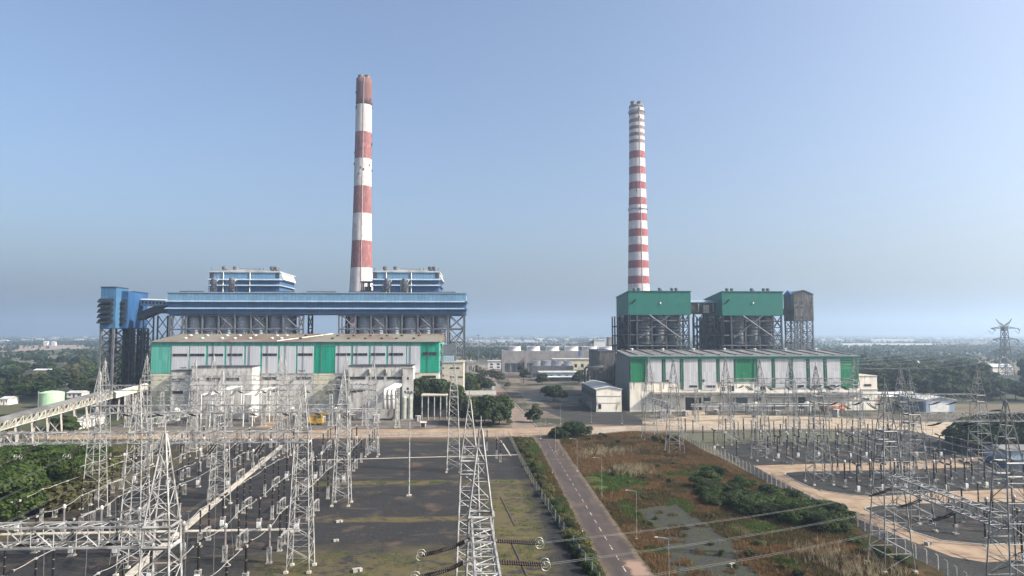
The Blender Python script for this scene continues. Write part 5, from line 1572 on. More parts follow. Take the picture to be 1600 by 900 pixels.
x, y = G(771, 612)
tk = thing('truck', 'small white truck driving away on the sandy road beside the trees', 'truck', (x, y, 0.02))
b = MB().box(x - 1.15, x + 1.15, y, y + 4.6, 1.1, 3.3); b.build('cargo_box', M['white'], tk)
MB().add([(x - 1.05, y + 4.7, .7), (x + 1.05, y + 4.7, .7), (x + 1.05, y + 6.6, .7), (x - 1.05, y + 6.6, .7), (x - 1.05, y + 4.7, 2.8), (x + 1.05, y + 4.7, 2.8), (x + 1.05, y + 5.9, 2.8), (x - 1.05, y + 5.9, 2.8), (x - 1.05, y + 6.6, 1.7), (x + 1.05, y + 6.6, 1.7)],
         [(0, 1, 5, 4), (4, 5, 6, 7), (7, 6, 9, 8), (8, 9, 2, 3), (0, 4, 7, 8, 3), (1, 2, 9, 6, 5)]).build('cab', M['white'], tk)
MB().box(x - 1, x + 1, y + .1, y + 6.4, .65, .695 + .4).build('chassis', M['steel_dark'], tk)
wheels(tk, (x - .95, x + .95), (y + 1.1, y + 5.4), .5)
for dx in (-.9, .9):
    MB().box(x + dx - .15, x + dx + .15, y - .05, y - .003, 1.15, 1.4).build('tail_light', M['red'], tk)
x, y = G(492, 664)
cr = thing('mobile_crane', 'yellow mobile crane parked before the cream wall bay of the green hall', 'crane', (x, y, 0.014))
MB().box(x - 3.6, x + 3.6, y - 1.3, y + 1.3, .9, 1.9).build('chassis', M['yellow'], cr)
MB().box(x + .8, x + 3.4, y - 1.2, y + 1.2, 1.905, 4.6).build('cab', M['yellow'], cr)
MB().box(x + 1.2, x + 3.0, y - 1.24, y - 1.205, 3.2, 4.3).build('window', M['glass'], cr)
MB().box(x - 3.2, x - .2, y - 1.1, y + 1.1, 1.905, 3.6).build('counterweight', M['yellow'], cr)
MB().bar((x - 2.4, y, 4.0), (x + 6.0, y - .6, 5.4), .7, .7, True).build('boom', M['yellow'], cr)
wheels(cr, (x - 2.6, x - 1.3, x + 1.5, x + 2.8), (y - 1.1, y + 1.1), .55)
# ---------------------------------------------------------------- lattice gantry towers
def lattice(mb, w0, w1, z0, z1, n, wb, xx=True):
    """zigzag or crossed bracing on four faces of a tapering square tower"""
    for i in range(n):
        # panels shrink with the width
        a = i / n; b = (i + 1) / n
        za = z0 + (z1 - z0) * a; zb = z0 + (z1 - z0) * b
        ha = (w0 + (w1 - w0) * a) / 2; hb = (w0 + (w1 - w0) * b) / 2
        ca = [(-ha, -ha), (ha, -ha), (ha, ha), (-ha, ha)]; cb = [(-hb, -hb), (hb, -hb), (hb, hb), (-hb, hb)]
        for k in range(4):
            k2 = (k + 1) % 4
            if (i + k) % 2 == 0 or xx:
                mb.bar((*ca[k], za), (*cb[k2], zb), wb)
            if (i + k) % 2 == 1 or xx:
                mb.bar((*ca[k2], za), (*cb[k], zb), wb)
            mb.bar((*cb[k], zb), (*cb[k2], zb), wb)


def make_tower(name, cat, base, waist, zb, zp, m, leg=0.15, br=0.065, n=12, peak=True):
    t = thing(name, 'lattice tower', cat)
    for sx in (-1, 1):
        for sy in (-1, 1):
            mb = MB().bar((sx * base / 2, sy * base / 2, 0.25), (sx * waist / 2, sy * waist / 2, zb), leg)
            mb.build('leg', m, t)
            MB().box(sx * base / 2 - .35, sx * base / 2 + .35, sy * base / 2 - .35, sy * base / 2 + .35, 0, .4).build('footing', M['conc_pale'], t)
    mb = MB(); lattice(mb, base, waist, 0.6, zb, n, br, False)
    for z in (zb, zb - 1.8):
        w = waist / 2 + .05
        for a, b in (((-w, -w), (w, -w)), ((w, -w), (w, w)), ((w, w), (-w, w)), ((-w, w), (-w, -w))):
            mb.bar((*a, z), (*b, z), .2)
    mb.build('bracing', m, t)
    if peak:
        pk = MB(); w = waist / 2
        for sx in (-1, 1):
            for sy in (-1, 1):
                pk.bar((sx * w, sy * w, zb), (sx * .12, sy * .12, zp), leg * .75)
        lattice(pk, waist, .24, zb, zp, 5, br * .85, False)
        pk.bar((0, 0, zp - .1), (0, 0, zp + 1.2), .08)
        pk.build('peak', m, t)
    return t


ZB, ZT = 24.3, 32.6
T_STD = Proto(make_tower('lattice_tower', 'lattice tower', 4.0, 2.3, ZB, ZT, M['galv']))
T_WIDE = Proto(make_tower('lattice_tower', 'lattice tower', 5.4, 2.4, ZB, ZT, M['galv_old'], .17, .075, 9))
T_FLAT = Proto(make_tower('lattice_tower', 'lattice tower', 4.0, 2.3, ZB, ZT, M['galv'], peak=False))


def make_beam(L, w=1.8, d=1.8, m=None, n=None):
    """lattice beam along +X from the origin, top chords at z 0"""
    m = m or M['galv']
    b = thing('lattice_beam', 'lattice beam', 'gantry beam')
    n = n or max(4, int(L / 1.9))
    for y in (-w / 2, w / 2):
        for z in (0, -d):
            MB().bar((0, y, z), (L, y, z), .17, cap=True).build('chord', m, b)
    mb = MB()
    for i in range(n):
        x0 = L * i / n; x1 = L * (i + 1) / n
        for y in (-w / 2, w / 2):
            a, c = (0, -d) if i % 2 else (-d, 0)
            mb.bar((x0, y, a), (x1, y, c), .075); mb.bar((x1, y, 0), (x1, y, -d), .065)
        for z in (0, -d):
            a, c = (-w / 2, w / 2) if i % 2 else (w / 2, -w / 2)
            mb.bar((x0, a, z), (x1, c, z), .06); mb.bar((x1, -w / 2, z), (x1, w / 2, z), .07)
    mb.build('lacing', m, b)
    return b


BEAMS = {}


def beam(p, q, z, label, m='galv'):
    L = math.hypot(q[0] - p[0], q[1] - p[1]) - 2.3
    key = (round(L, 1), m)
    if key not in BEAMS:
        BEAMS[key] = Proto(make_beam(key[0], m=M[m]))
    a = math.atan2(q[1] - p[1], q[0] - p[0])
    cx = (p[0] + q[0]) / 2 - math.cos(a) * key[0] / 2; cy = (p[1] + q[1]) / 2 - math.sin(a) * key[0] / 2
    return BEAMS[key].put((cx, cy, z), a, label, 'lattice beams spanning the gantry towers')


LEFT_ROWS = [('row over the near frame edge', 66.0, [-60, -29.5]), ('first row', 126.0, [-119.5, -90.5, -61, -32]), ('second row', 172.0, [-93, -63.5, -34]),
             ('third row', 238.0, [-127, -97, -67, -37]), ('fourth row', 288.0, [-137, -110, -83, -56])]
LEFT_NAMES = ['nearest', 'second nearest', 'third nearest', 'fourth nearest', 'farthest']
for r, (nm, Y, xs) in enumerate(LEFT_ROWS):
    for i, x in enumerate(xs):
        T_STD.put((x, Y, 0), 0, 'pale lattice gantry tower, %s from the road in the %s gravel yard row' % (ORD[len(xs) - 1 - i], LEFT_NAMES[r]), 'gantry towers of the gravel yard')
    for i in range(len(xs) - 1):
        beam((xs[i], Y), (xs[i + 1], Y), ZB, 'lattice beam, %s span from the road in the %s gravel yard row' % (ORD[len(xs) - 2 - i], LEFT_NAMES[r]))
for x, y, lab in ((0, 68, 'big near lattice tower in the middle, with brown strings on both sides of its beam'), (-1.6, 97, 'lattice tower just behind the big near middle tower'),
                  (-8.3, 211, 'lattice tower standing alone on dark gravel by the cross road, left of the mossy strip')):
    T_STD.put((x, y, 0), 0, lab, 'gantry towers of the gravel yard')
T_FLAT.put((1.0, 37, 0), 0, 'flat topped lattice tower under the nearest end of the middle beam', 'gantry towers of the gravel yard')
beam((0, 68), (1.0, 37), ZB, 'lattice beam running from the big near middle tower towards the viewer')
beam((-105.5, 226), (-104, 255), 14.5, 'low lattice beam running lengthways near the cream conveyor')
T_LOW = Proto(make_tower('lattice_post', 'lattice post', 1.6, 1.2, 14.6, 15, M['galv'], .16, .08, 9, False))
T_LOW.put((-105.5, 225.2, 0), 0, 'short lattice post under the near end of the low lengthways beam', 'short lattice posts')
T_LOW.put((-104, 255.8, 0), 0, 'short lattice post under the far end of the low lengthways beam', 'short lattice posts')

T_WIDE.put((66.6, 270, 0), 0, 'old lattice tower by the cross road, farther of the pair at the field corner', 'gantry towers of the right switchyard')
T_WIDE.put((68.5, 242, 0), 0, 'old lattice tower in the brown field corner, nearer of the pair by the fence end', 'gantry towers of the right switchyard')
beam((66.6, 270), (68.5, 242), 16.6, 'dark old lattice beam between the pair of towers at the field corner', 'galv_old')
# low bus supports close in front of both halls
for nm, Y, xs in (('green', 316.0, [-158, -143, -128, -113, -98, -83, -68, -53, -38]), ('far', 322.0, [86, 102, 118, 134, 150, 166, 182])):
    for i, x in enumerate(xs):
        T_LOW.put((x, Y, 0), 0, 'slender lattice post before the %s turbine hall, %s from the %s end' % (nm, ORD[i], 'coal tower' if nm == 'green' else 'cream shed'), 'slender lattice posts before the halls', (1, 1, .95 + .1 * (i % 3)))
        if i and i not in (4, 7):
            beam((xs[i - 1], Y), (x, Y), 13.4, 'low lattice beam before the %s turbine hall, %s span from the %s end' % (nm, ORD[i - 1], 'coal tower' if nm == 'green' else 'cream shed'), 'galv_old')
RIGHT_ROWS = [('near', 146.0, [93.5, 123]), ('middle', 190.0, [94.5, 119, 141.5]), ('far', 252.0, [91, 115.5, 140])]
for nm, Y, xs in RIGHT_ROWS:
    for i, x in enumerate(xs):
        T_WIDE.put((x, Y, 0), 0, 'old lattice tower, %s from the brown field in the %s row of the right switchyard' % (ORD[i], nm), 'gantry towers of the right switchyard')
    for i in range(len(xs) - 1):
        beam((xs[i], Y), (xs[i + 1], Y), 25.0 if Y > 240 else 24.6, 'old lattice beam, %s span from the brown field in the %s switchyard row' % (ORD[i], nm), 'galv_old')
T_WIDE.put((93.3, 226, 0), 0, 'old lattice tower between the far and middle rows, at the end of a low beam', 'gantry towers of the right switchyard')
beam((91, 252), (93.3, 226), 16.6, 'low old lattice beam running lengthways from the far row of the right switchyard', 'galv_old')
T_WIDE.put((73.4, 122, 0), 0, 'old lattice tower inside the fence bend, carrying the far end of the near sloping beam', 'gantry towers of the right switchyard')
T_WIDE.put((72.4, 92, 0), 0, 'nearest old lattice tower at the right edge, carrying the near end of the beam', 'gantry towers of the right switchyard')
beam((73.4, 122), (72.4, 92), 16.8, 'near old lattice beam seen from above at the lower right with dark strings', 'galv')


# ---------------------------------------------------------------- insulator strings and conductors
def rib_tube(mb, pts, r0, r1, pitch, n=6):
    pts = [Vector(p) for p in pts]
    out, rad = [], []
    for p, q in zip(pts[:-1], pts[1:]):
        L = (q - p).length; k = max(1, int(L / pitch))
        for i in range(k):
            out.append(p + (q - p) * (i / k)); rad.append(r1)
            out.append(p + (q - p) * ((i + .55) / k)); rad.append(r0)
    out.append(pts[-1]); rad.append(r0)
    mb.tube(out, rad, n)


def make_string(m, twin=True, drop=1.3, L=4.5):
    s = thing('insulator_string', 'string', 'insulator string')
    pts = [(0.5, 0, -.1), (L * .35, 0, -drop * .45), (L * .7, 0, -drop * .8), (L, 0, -drop)]
    for y in ((-.28, .28) if twin else (0,)):
        mb = MB(); rib_tube(mb, [(x, y, z) for x, _, z in pts], .07, .14, .18)
        mb.build('disc_string', m, s)
    hw = MB().bar((0, -.3, 0), (.55, 0, -.1), .07).bar((0, .3, 0), (.55, 0, -.1), .07).bar((.5, -.4, -.1), (.5, .4, -.1), .1)
    MB().bar((L, -.4, -drop), (L, .4, -drop), .1).build('yoke', M['galv'], s)
    hw.build('hardware', M['galv'], s)
    for y in ((-.42, .42) if twin else (0,)):
        MB().ring((L + .1, y, -drop), .4, .02, 'y', 16, 4).build('grading_ring', M['alu'], s)
    return s


STR = {'dark': Proto(make_string(M['porc'])), 'brown': Proto(make_string(M['porc_red'])), 'flat': Proto(make_string(M['porc_red'], drop=.35))}
DROP = {'dark': 1.3, 'brown': 1.3, 'flat': .35}


def string_at(p, rz, label, kind='dark', group='insulator strings on the gantry beams'):
    STR[kind].put(p, rz, label, group)
    L, d = 4.6, DROP[kind]
    return (p[0] + math.cos(rz) * L, p[1] + math.sin(rz) * L, p[2] - d)


def span(a, b, sag, label, twin=0.4, r=0.012, n=14, m='wire', spacers=True, group='overhead conductors', drops=()):
    """sagging twin conductor with spacers"""
    a = Vector(a); b = Vector(b)
    d = Vector((b.x - a.x, b.y - a.y, 0)).normalized(); sd = Vector((-d.y, d.x, 0))
    mb = MB()
    pts = []
    for i in range(n + 1):
        f = i / n
        p = a.lerp(b, f); p.z -= 4 * sag * f * (1 - f)
        pts.append(p)
    if twin:
        for s in (-1, 1):
            mb.tube([p + sd * (s * twin / 2) for p in pts], r, 4, False)
        if spacers:
            for i in range(2, n - 1, 3):
                mb.bar(pts[i] - sd * (twin / 2 + .08), pts[i] + sd * (twin / 2 + .08), .09)
    else:
        mb.tube(pts, r, 4, False)
    o = mb.build('conductor', M[m])
    tag(o, label, 'conductor', group)
    if drops:
        for f in drops:
            p = pts[int(round(f * n))]
            q = Vector((p.x + RN.uniform(-.6, .6), p.y + RN.uniform(-2.5, 2.5), 7.4))
            md = (p + q) / 2 + Vector((0, RN.uniform(-1.2, 1.2), 0))
            w = MB().tube([p, p.lerp(md, .5) + Vector((0, .2, 0)), md, q], .03, 4, False).build('drop_wire', M[m])
            tag(w, 'thin wire dropping from an overhead conductor to the equipment below', 'wire', 'drop wires under the overhead conductors')
    return o


def hang(x, Y, rz, lab, kind='dark', z=ZB - 1.9):
    off = .95
    return string_at((x + math.cos(rz) * off, Y + math.sin(rz) * off, z), rz, lab, kind)


S, N_, E_, W_ = -PI / 2, PI / 2, 0.0, PI
for k, (x0, x1) in enumerate(((-54, -55.3), (-43.5, -47), (-35.4, -38.7))):
    a = hang(x0, 66, N_, 'double dark string on the nearest gantry beam, %s from its road end, pointing away' % ORD[2 - k])
    b = hang(x1, 126, S, 'double dark string on the second nearest gantry row, %s from its road end, pointing forward' % ORD[2 - k])
    span(a, b, 1.6, 'twin overhead conductor between the two nearest gantry rows, %s from the road' % ORD[2 - k], drops=(.35, .55, .75))
for k, x in enumerate((-86.5, -78, -70)):
    b = hang(x, 126, S, 'double dark string on the fence side of the second nearest row, %s from the fence' % ORD[k])
    span(b, (x + 2, 52, 20.5), 1.8, 'twin overhead conductor crossing the green bushes at the left, %s from the left fence' % ORD[k])
for k, x in enumerate((-84, -76, -68)):
    span((x, 122, 16.5), (x + 3, 54, 15.5), 1.2, 'lower twin conductor crossing the left bushes, %s from the left fence' % ORD[k])
for bay, c in ((0, -49), (1, -80)):
    for k, dx in enumerate((-8, 0, 8)):
        x = c + dx
        a = hang(x, 172, N_, 'double dark string on the third nearest row, %s in its %s span, pointing away' % (ORD[k], ('road side', 'fence side')[bay]))
        b = hang(x - 3, 238, S, 'double dark string on the fourth nearest row, %s in its %s span, pointing forward' % (ORD[k], ('road side', 'middle')[bay]))
        span(a, b, 1.8, 'twin conductor between the third and fourth nearest rows, %s in the %s bay' % (ORD[k], ('road side', 'fence side')[bay]), drops=(.2, .38, .6, .8))
        a = hang(x - 3, 238, N_, 'double dark string on the fourth nearest row, %s in its %s span, pointing away' % (ORD[k], ('road side', 'middle')[bay]))
        if bay == 0:
            b = hang(x - 21, 288, S, 'dark string on the farthest gantry row, %s from the white annex' % ORD[k])
            span(a, b, 1.2, 'twin conductor slanting to the farthest gantry row, %s from the white annex' % ORD[k])
for k, px in enumerate((577, 603, 629)):
    x, z = W(px, 583, 338)
    e = string_at((x, 338.3, z), S, 'dark string hanging from the white annex wall bracket, %s from the bus ducts' % ORD[2 - k])
    span(e, (x - 10, 288, ZB - 1), 1.0, 'twin conductor from the white annex to the farthest gantry row, %s from the bus ducts' % ORD[2 - k])
for k, Y in enumerate((66.2, 60.2, 54.2)):
    e = string_at((1.0, Y, ZB - 1.9), E_, 'brown ribbed string on the road side of the near middle beam, %s from its tower' % ORD[k], 'flat')
    f = string_at((73 - 1.0, 118 - 8 * k, 15.0), W_, 'brown ribbed string under the near right beam, %s from the fence bend' % ORD[k], 'brown')
    span(e, f, 0.5, 'long twin conductor crossing over the road and the wild field, %s from the far side' % ORD[k], n=24)
    g = string_at((-1.0, Y, ZB - 1.9), W_, 'brown ribbed string on the gravel side of the near middle beam, %s from its tower' % ORD[k], 'brown')
    span(g, (-10, Y - 16, 7.2), 1.2, 'drop conductor curving down from the near middle beam, %s from its tower' % ORD[k], spacers=False)
for Y, xs, nm in ((252, (98, 106.5), 'far'), (252, (121, 128, 135), 'far end'), (190, (101, 108, 115), 'middle'), (190, (125, 131, 136), 'middle end'), (146, (101, 108.5, 116), 'near')):
    for k, x in enumerate(xs):
        e = hang(x, Y, N_ if Y < 240 else S, 'dark string on the %s beam of the right switchyard, %s from the field' % (nm, ORD[k]))
        if Y == 190:
            f = hang(x - 2, 252, S, 'dark string on the far beam, facing the %s span, %s from the field' % (nm, ORD[k]))
            span(e, f, 1.6, 'twin conductor between middle and far rows, %s from the field in the %s span' % (ORD[k], nm), drops=(.2, .45, .7))
        if Y == 252:
            g = hang(x, 252, N_, 'dark string on the %s beam facing the far hall, %s from the field' % (nm, ORD[k]))
            span(g, (x + 3, 360, 21), 2.2, 'twin conductor from the %s beam to the far hall, %s from the field' % (nm, ORD[k]))
        if Y == 146:
            f = hang(x, 190, S, 'dark string on the middle beam facing the near row, %s from the field' % ORD[k])
            span(e, f, 1.0, 'twin conductor between near and middle rows, %s from the field' % ORD[k], drops=(.3, .7))


# ---------------------------------------------------------------- switchyard equipment
def stand(mb, x, y, w, h, wb=.035, wl=.075):
    for sx in (-1, 1):
        for sy in (-1, 1):
            mb.bar((x + sx * w / 2, y + sy * w / 2, .1), (x + sx * w / 2, y + sy * w / 2, h), wl)
    n = max(2, int(h / .8))
    for i in range(n):
        za = .1 + (h - .1) * i / n; zb = .1 + (h - .1) * (i + 1) / n
        for (ax, ay), (bx, by) in (((-1, -1), (1, -1)), ((1, -1), (1, 1)), ((1, 1), (-1, 1)), ((-1, 1), (-1, -1))):
            p = (x + ax * w / 2, y + ay * w / 2); q = (x + bx * w / 2, y + by * w / 2)
            mb.bar((*(p if i % 2 else q), za), (*(q if i % 2 else p), zb), wb)
    mb.box(x - w / 2 - .1, x + w / 2 + .1, y - w / 2 - .1, y + w / 2 + .1, h, h + .08)


def post_prof(h, r0=.09, r1=.17, pitch=.2):
    r0, r1 = r0 * 1.15, r1 * 1.15
    pr = []
    k = int(h / pitch)
    for i in range(k):
        pr += [(r1, h * i / k), (r0, h * (i + .6) / k)]
    pr.append((r0, h))
    return pr


def post(par, x, y, z, h, m, r0=.09, r1=.17, sec=2, flange=True):
    for i in range(sec):
        MB().lathe((x, y, z + h * i / sec), post_prof(h / sec - .1, r0, r1), 8).build('insulator', m, par)
        if flange:
            MB().lathe((x, y, z + h * (i + 1) / sec - .1), [(r1 * .9, 0), (r1 * .9, .1)], 8).build('flange', M['alu'], par)


def foot(par, x, y, w):
    MB().box(x - w / 2 - .15, x + w / 2 + .15, y - w / 2 - .15, y + w / 2 + .15, 0, .16).build('footing', M['conc'], par)


def make_disc(hs, hp, gm):
    t = thing('disconnector', 'disconnector', 'disconnector')
    for y in (-2.2, 2.2):
        mb = MB(); stand(mb, 0, y, .6, hs); mb.build('stand', gm, t); foot(t, 0, y, .6)
        post(t, 0, y, hs + .35, hp, M['porc'], .1, .18, sec=3)
    MB().box(-.2, .2, -2.6, 2.6, hs + .1, hs + .3).build('base_channel', gm, t)
    z = hs + hp + .42
    MB().tube([(0, -2.9, z), (0, 2.9, z)], .055, 6).cbox((0, -2.2, z), (.3, .5, .22)).cbox((0, 2.2, z), (.3, .5, .22)).build('switch_arm', M['alu'], t)
    MB().box(.33, .68, -2.4, -2.05, hs * .4, hs * .4 + .65).build('drive_box', gm, t)
    return t


def make_ct(hs, hp, gm):
    t = thing('current_transformer', 'ct', 'current transformer')
    mb = MB(); stand(mb, 0, 0, .62, hs); mb.build('stand', gm, t); foot(t, 0, 0, .7)
    MB().box(-.38, .38, -.38, .38, hs + .09, hs + .6).build('base_tank', M['galv_old'], t)
    MB().lathe((0, 0, hs + .6), post_prof(hp, .15, .21, .16), 10).build('insulator', M['porc_grey'] if hs > 2 else M['porc'], t)
    z = hs + .6 + hp
    MB().lathe((0, 0, z), [(.25, 0), (.36, .12), (.36, .6), (.24, .85), (.1, .95)], 12).build('head_tank', M['alu'], t)
    MB().tube([(0, -.95, z + .45), (0, .95, z + .45)], .07, 6).build('terminal', M['alu'], t)
    return t


def make_cb(hs, hp, gm):
    t = thing('circuit_breaker', 'cb', 'circuit breaker')
    mb = MB(); stand(mb, 0, 0, .74, hs); mb.build('stand', gm, t); foot(t, 0, 0, .9)
    MB().box(-.38, .38, -.72, -.38, hs * .3, hs * .3 + 1.15).build('control_box', M['white'], t)
    post(t, 0, 0, hs + .1, hp, M['porc'], .14, .22, 2)
    z = hs + hp + .2
    for s in (-1, 1):
        mb = MB(); rib_tube(mb, [(0, s * .35, z), (0, s * 2.3, z + .2)], .15, .23, .2, 8); mb.build('interrupter', M['porc'], t)
    MB().cbox((0, 0, z - .05), (.36, .75, .36)).cbox((0, 2.4, z + .2), (.28, .22, .28)).cbox((0, -2.4, z + .2), (.28, .22, .28)).build('head_casing', M['alu'], t)
    return t


def make_arr(hs, hp, gm):
    t = thing('surge_arrester', 'arrester', 'surge arrester')
    mb = MB(); stand(mb, 0, 0, .5, hs); mb.build('stand', gm, t); foot(t, 0, 0, .6)
    post(t, 0, 0, hs + .1, hp, M['porc'], .14, .23, 3)
    z = hs + hp - .4
    MB().ring((0, 0, z), .55, .035, 'z', 16, 4).bar((.55, 0, z), (0, 0, z + .5), .04).bar((-.55, 0, z), (0, 0, z + .5), .04).build('grading_ring', M['alu'], t)
    return t


def make_post(hs, hp, gm):
    t = thing('post_insulator', 'post', 'post insulator')
    mb = MB(); stand(mb, 0, 0, .46, hs); mb.build('stand', gm, t); foot(t, 0, 0, .55)
    post(t, 0, 0, hs + .1, hp, M['porc'], .12, .2, 3)
    MB().cbox((0, 0, hs + hp + .2), (.25, .4, .2)).build('clamp', M['alu'], t)
    return t


def make_cvt(hs, hp, gm):
    t = thing('voltage_transformer', 'cvt', 'voltage transformer')
    mb = MB(); stand(mb, 0, 0, .62, hs); mb.build('stand', gm, t); foot(t, 0, 0, .7)
    MB().box(-.36, .36, -.36, .36, hs + .09, hs + .75).build('base_tank', M['white'], t)
    post(t, 0, 0, hs + .77, hp, M['porc'], .15, .24, 2)
    z = hs + hp + .75
    MB().lathe((0, 0, z), [(.2, 0), (.25, .2), (.1, .42)], 10).build('cap', M['alu'], t)
    return t


def eq_set(hs, dp, gm):
    return {'disc': (Proto(make_disc(2.5 + hs, 4.3 + dp, gm)), 'twin post disconnector', 'twin post disconnectors', 7.25 + hs + dp),
            'ct': (Proto(make_ct(2.3 + hs, 3.1 + dp, gm)), 'pale headed current transformer', 'pale headed current transformers', 6.5 + hs + dp),
            'cb': (Proto(make_cb(2.4 + hs, 4.2 + dp, gm)), 'tee shaped circuit breaker', 'tee shaped circuit breakers', 7.0 + hs + dp),
            'arr': (Proto(make_arr(2.6 + hs, 4.2 + dp, gm)), 'ringed dark surge arrester', 'ringed surge arresters', 6.9 + hs + dp),
            'post': (Proto(make_post(3.0 + hs, 4.2 + dp, gm)), 'slim dark post insulator', 'slim post insulators', 7.5 + hs + dp),
            'cvt': (Proto(make_cvt(2.3 + hs, 3.7 + dp, gm)), 'white based voltage transformer', 'white based voltage transformers', 7.0 + hs + dp)}


EQ = eq_set(0, 0, M['galv'])
EQR = eq_set(-.9, 1.2, M['galv_old'])


def line_of(x0, st, yard, li, x_of=None):
    EQ_ = EQR if 'right' in yard else EQ
    cnt = {}
    prev = None
    for j, (Y, k) in enumerate(st):
        x = x0 + (x_of(Y) if x_of else 0) + RN.uniform(-.15, .15)
        yy = Y + RN.uniform(-.6, .6)
        cnt[k] = cnt.get(k, 0) + 1
        pr, nm, gp, zt = EQ_[k]
        pr.put((x, yy, .02), 0, '%s, %s from the front in the %s line of the %s' % (nm, ORD[cnt[k] - 1], ORD[li], yard), gp)
        half = {'disc': 2.9, 'cb': 2.5, 'ct': .95}.get(k, 0)
        if prev is not None:
            a = Vector((prev[0], prev[1] + prev[3], prev[2])); b = Vector((x, yy - half, zt))
            if (b - a).length < 20:
                mb = MB(); n = 6; sag = .25 + .03 * (b - a).length * (1 if (li + j) % 3 else -.4)
                pts = []
                for i in range(n + 1):
                    f = i / n; p = a.lerp(b, f); p.z -= 4 * sag * f * (1 - f) * .5; pts.append(p)
                mb.tube(pts, .05, 5, True)
                tag(mb.build('jumper_tube', M['alu']), 'pale busbar tube, %s from the front along the %s line of the %s' % (ORD[j - 1], ORD[li], yard), 'busbar', 'busbar tubes joining the equipment')
        prev = (x, yy, zt, half)


stL = [(88, 'ct'), (100, 'disc'), (110, 'arr'), (119, 'cb'), (131, 'ct'), (140, 'disc'), (151, 'cb'), (159, 'post'), (166, 'disc'), (180, 'post'), (189, 'disc'), (199, 'cb'), (207, 'ct'),
       (216, 'disc'), (228, 'post'), (245, 'arr'), (253, 'disc'), (264, 'cvt')]
stLb = [(84, 'cvt'), (94, 'disc'), (105, 'cb'), (115, 'disc'), (136, 'cb'), (145, 'ct'), (154, 'disc'), (163, 'post'), (182, 'disc'), (193, 'cb'), (203, 'disc'), (213, 'ct'), (222, 'disc'), (233, 'post'), (247, 'disc'), (258, 'cvt')]
for i, x in enumerate((-38.7, -47, -55.3)):
    line_of(x, [(Y + (i - 1) * 1.5, k) for Y, k in stL if not (i == 1 and k == 'post' and Y > 220)], 'gravel yard', i)
for i, x in enumerate((-68.7, -77, -85.3)):
    line_of(x, [(Y + (i - 1) * 1.2, k) for Y, k in stLb], 'gravel yard', 3 + i)
for i, x in enumerate((-97, -104)):
    line_of(x, [(Y, k) for Y, k in stL if Y > 140], 'gravel yard', 6 + i)
for i, (x, y) in enumerate(((-10, 50.2), (-10, 44.2), (-10, 38.2))):
    EQ['post'][0].put((x, y, .02), 0, 'slim dark post insulator under the drop conductors of the near middle beam, %s' % ('farthest', 'middle one', 'nearest')[i], 'slim post insulators')
# lone equipment by the middle tower and the fence corner
for px, py, k, lab in ((726, 708, 'arr', 'dark arrester standing just behind the lone gravel tower'), (748, 702, 'post', 'slim post between the middle towers by the cross road'), (761, 704, 'post', 'slim post nearest the middle towers on their road side'),
                       (776, 716, 'arr', 'dark arrester of the pair at the fence corner, farther from the fence'), (782, 722, 'arr', 'dark arrester of the pair at the fence corner, nearer the fence')):
    x, y = G(px, py)
    EQ[k][0].put((x, y, .02), 0, lab, EQ[k][2])
stR = [(104, 'cvt'), (114, 'disc'), (125, 'cb'), (134, 'arr'), (143, 'ct'), (152, 'disc'), (181, 'cb'), (186.5, 'ct'), (195, 'disc'), (203, 'arr'), (220, 'disc'), (229, 'cb'), (237, 'ct'), (246, 'disc'), (258, 'arr'), (267, 'disc'), (277, 'cvt')]
for i, x in enumerate((99.5, 107, 114.5)):
    line_of(x, [(Y + (i - 1) * 1.0, k) for Y, k in stR], 'right switchyard', i)
for i, x in enumerate((124, 130.5, 137)):
    line_of(x, [(Y + (i - 1) * 1.4, k) for Y, k in stR if Y > 140], 'right switchyard', 3 + i)
for i, x in enumerate((148, 156)):
    line_of(x, [(Y, k) for Y, k in stR if Y > 178 and k != 'post'], 'right switchyard', 6 + i)
line_of(83.5, [(222, 'arr'), (233, 'post'), (244, 'cb'), (256, 'arr'), (268, 'post'), (278, 'arr')], 'right switchyard', 8)

# grey green oil vessels beside the bus ducts
for k, (px, top) in enumerate(((619, 622), (631, 618), (640, 619))):
    x, _ = W(px, 640, 334.5); h = W(px, top, 334.5)[1]
    v = thing('oil_vessel', 'upright grey green vessel beside the white bus ducts, %s from the ducts' % ORD[k], 'vessel', (x, 334.5 + .5 * k, .014))
    MB().lathe((x, 334.5 + .5 * k, .5), [(1.35, 0), (1.35, h - 1.6), (.9, h - .9), (.2, h - .6)], 16).build('shell', M['vessel'], v)
    MB().box(x - 1.5, x + 1.5, 333 + .5 * k, 336 + .5 * k, .014, .497).build('plinth', M['conc'], v)
# clutter of small plant along the foot of both halls
def kiosk():
    t = thing('marshalling_kiosk', 'kiosk', 'kiosk')
    MB().box(-1.1, 1.1, -.8, .8, .25, 2.3).build('cabinet', M['galv'], t)
    MB().box(-1.3, 1.3, -1, 1, 2.303, 2.5).build('roof', M['conc_pale'], t)
    MB().box(-1.3, 1.3, -1, 1, 0, .247).build('plinth', M['conc'], t)
    MB().box(-.5, .5, -.85, -.803, .4, 2.1).build('door', M['steel_mid'], t)
    return t


def oil_tank():
    t = thing('oil_tank', 'tank', 'tank')
    MB().lathe((0, 0, 0), [(1.7, 0), (1.7, 5.2), (1.2, 5.8), (.2, 6.1)], 16).build('shell', M['white_dirty'], t)
    MB().tube([(1.8, 0, 0), (1.8, 0, 5.6), (.4, 0, 6.3)], .12, 5).build('pipe', M['steel_mid'], t)
    return t


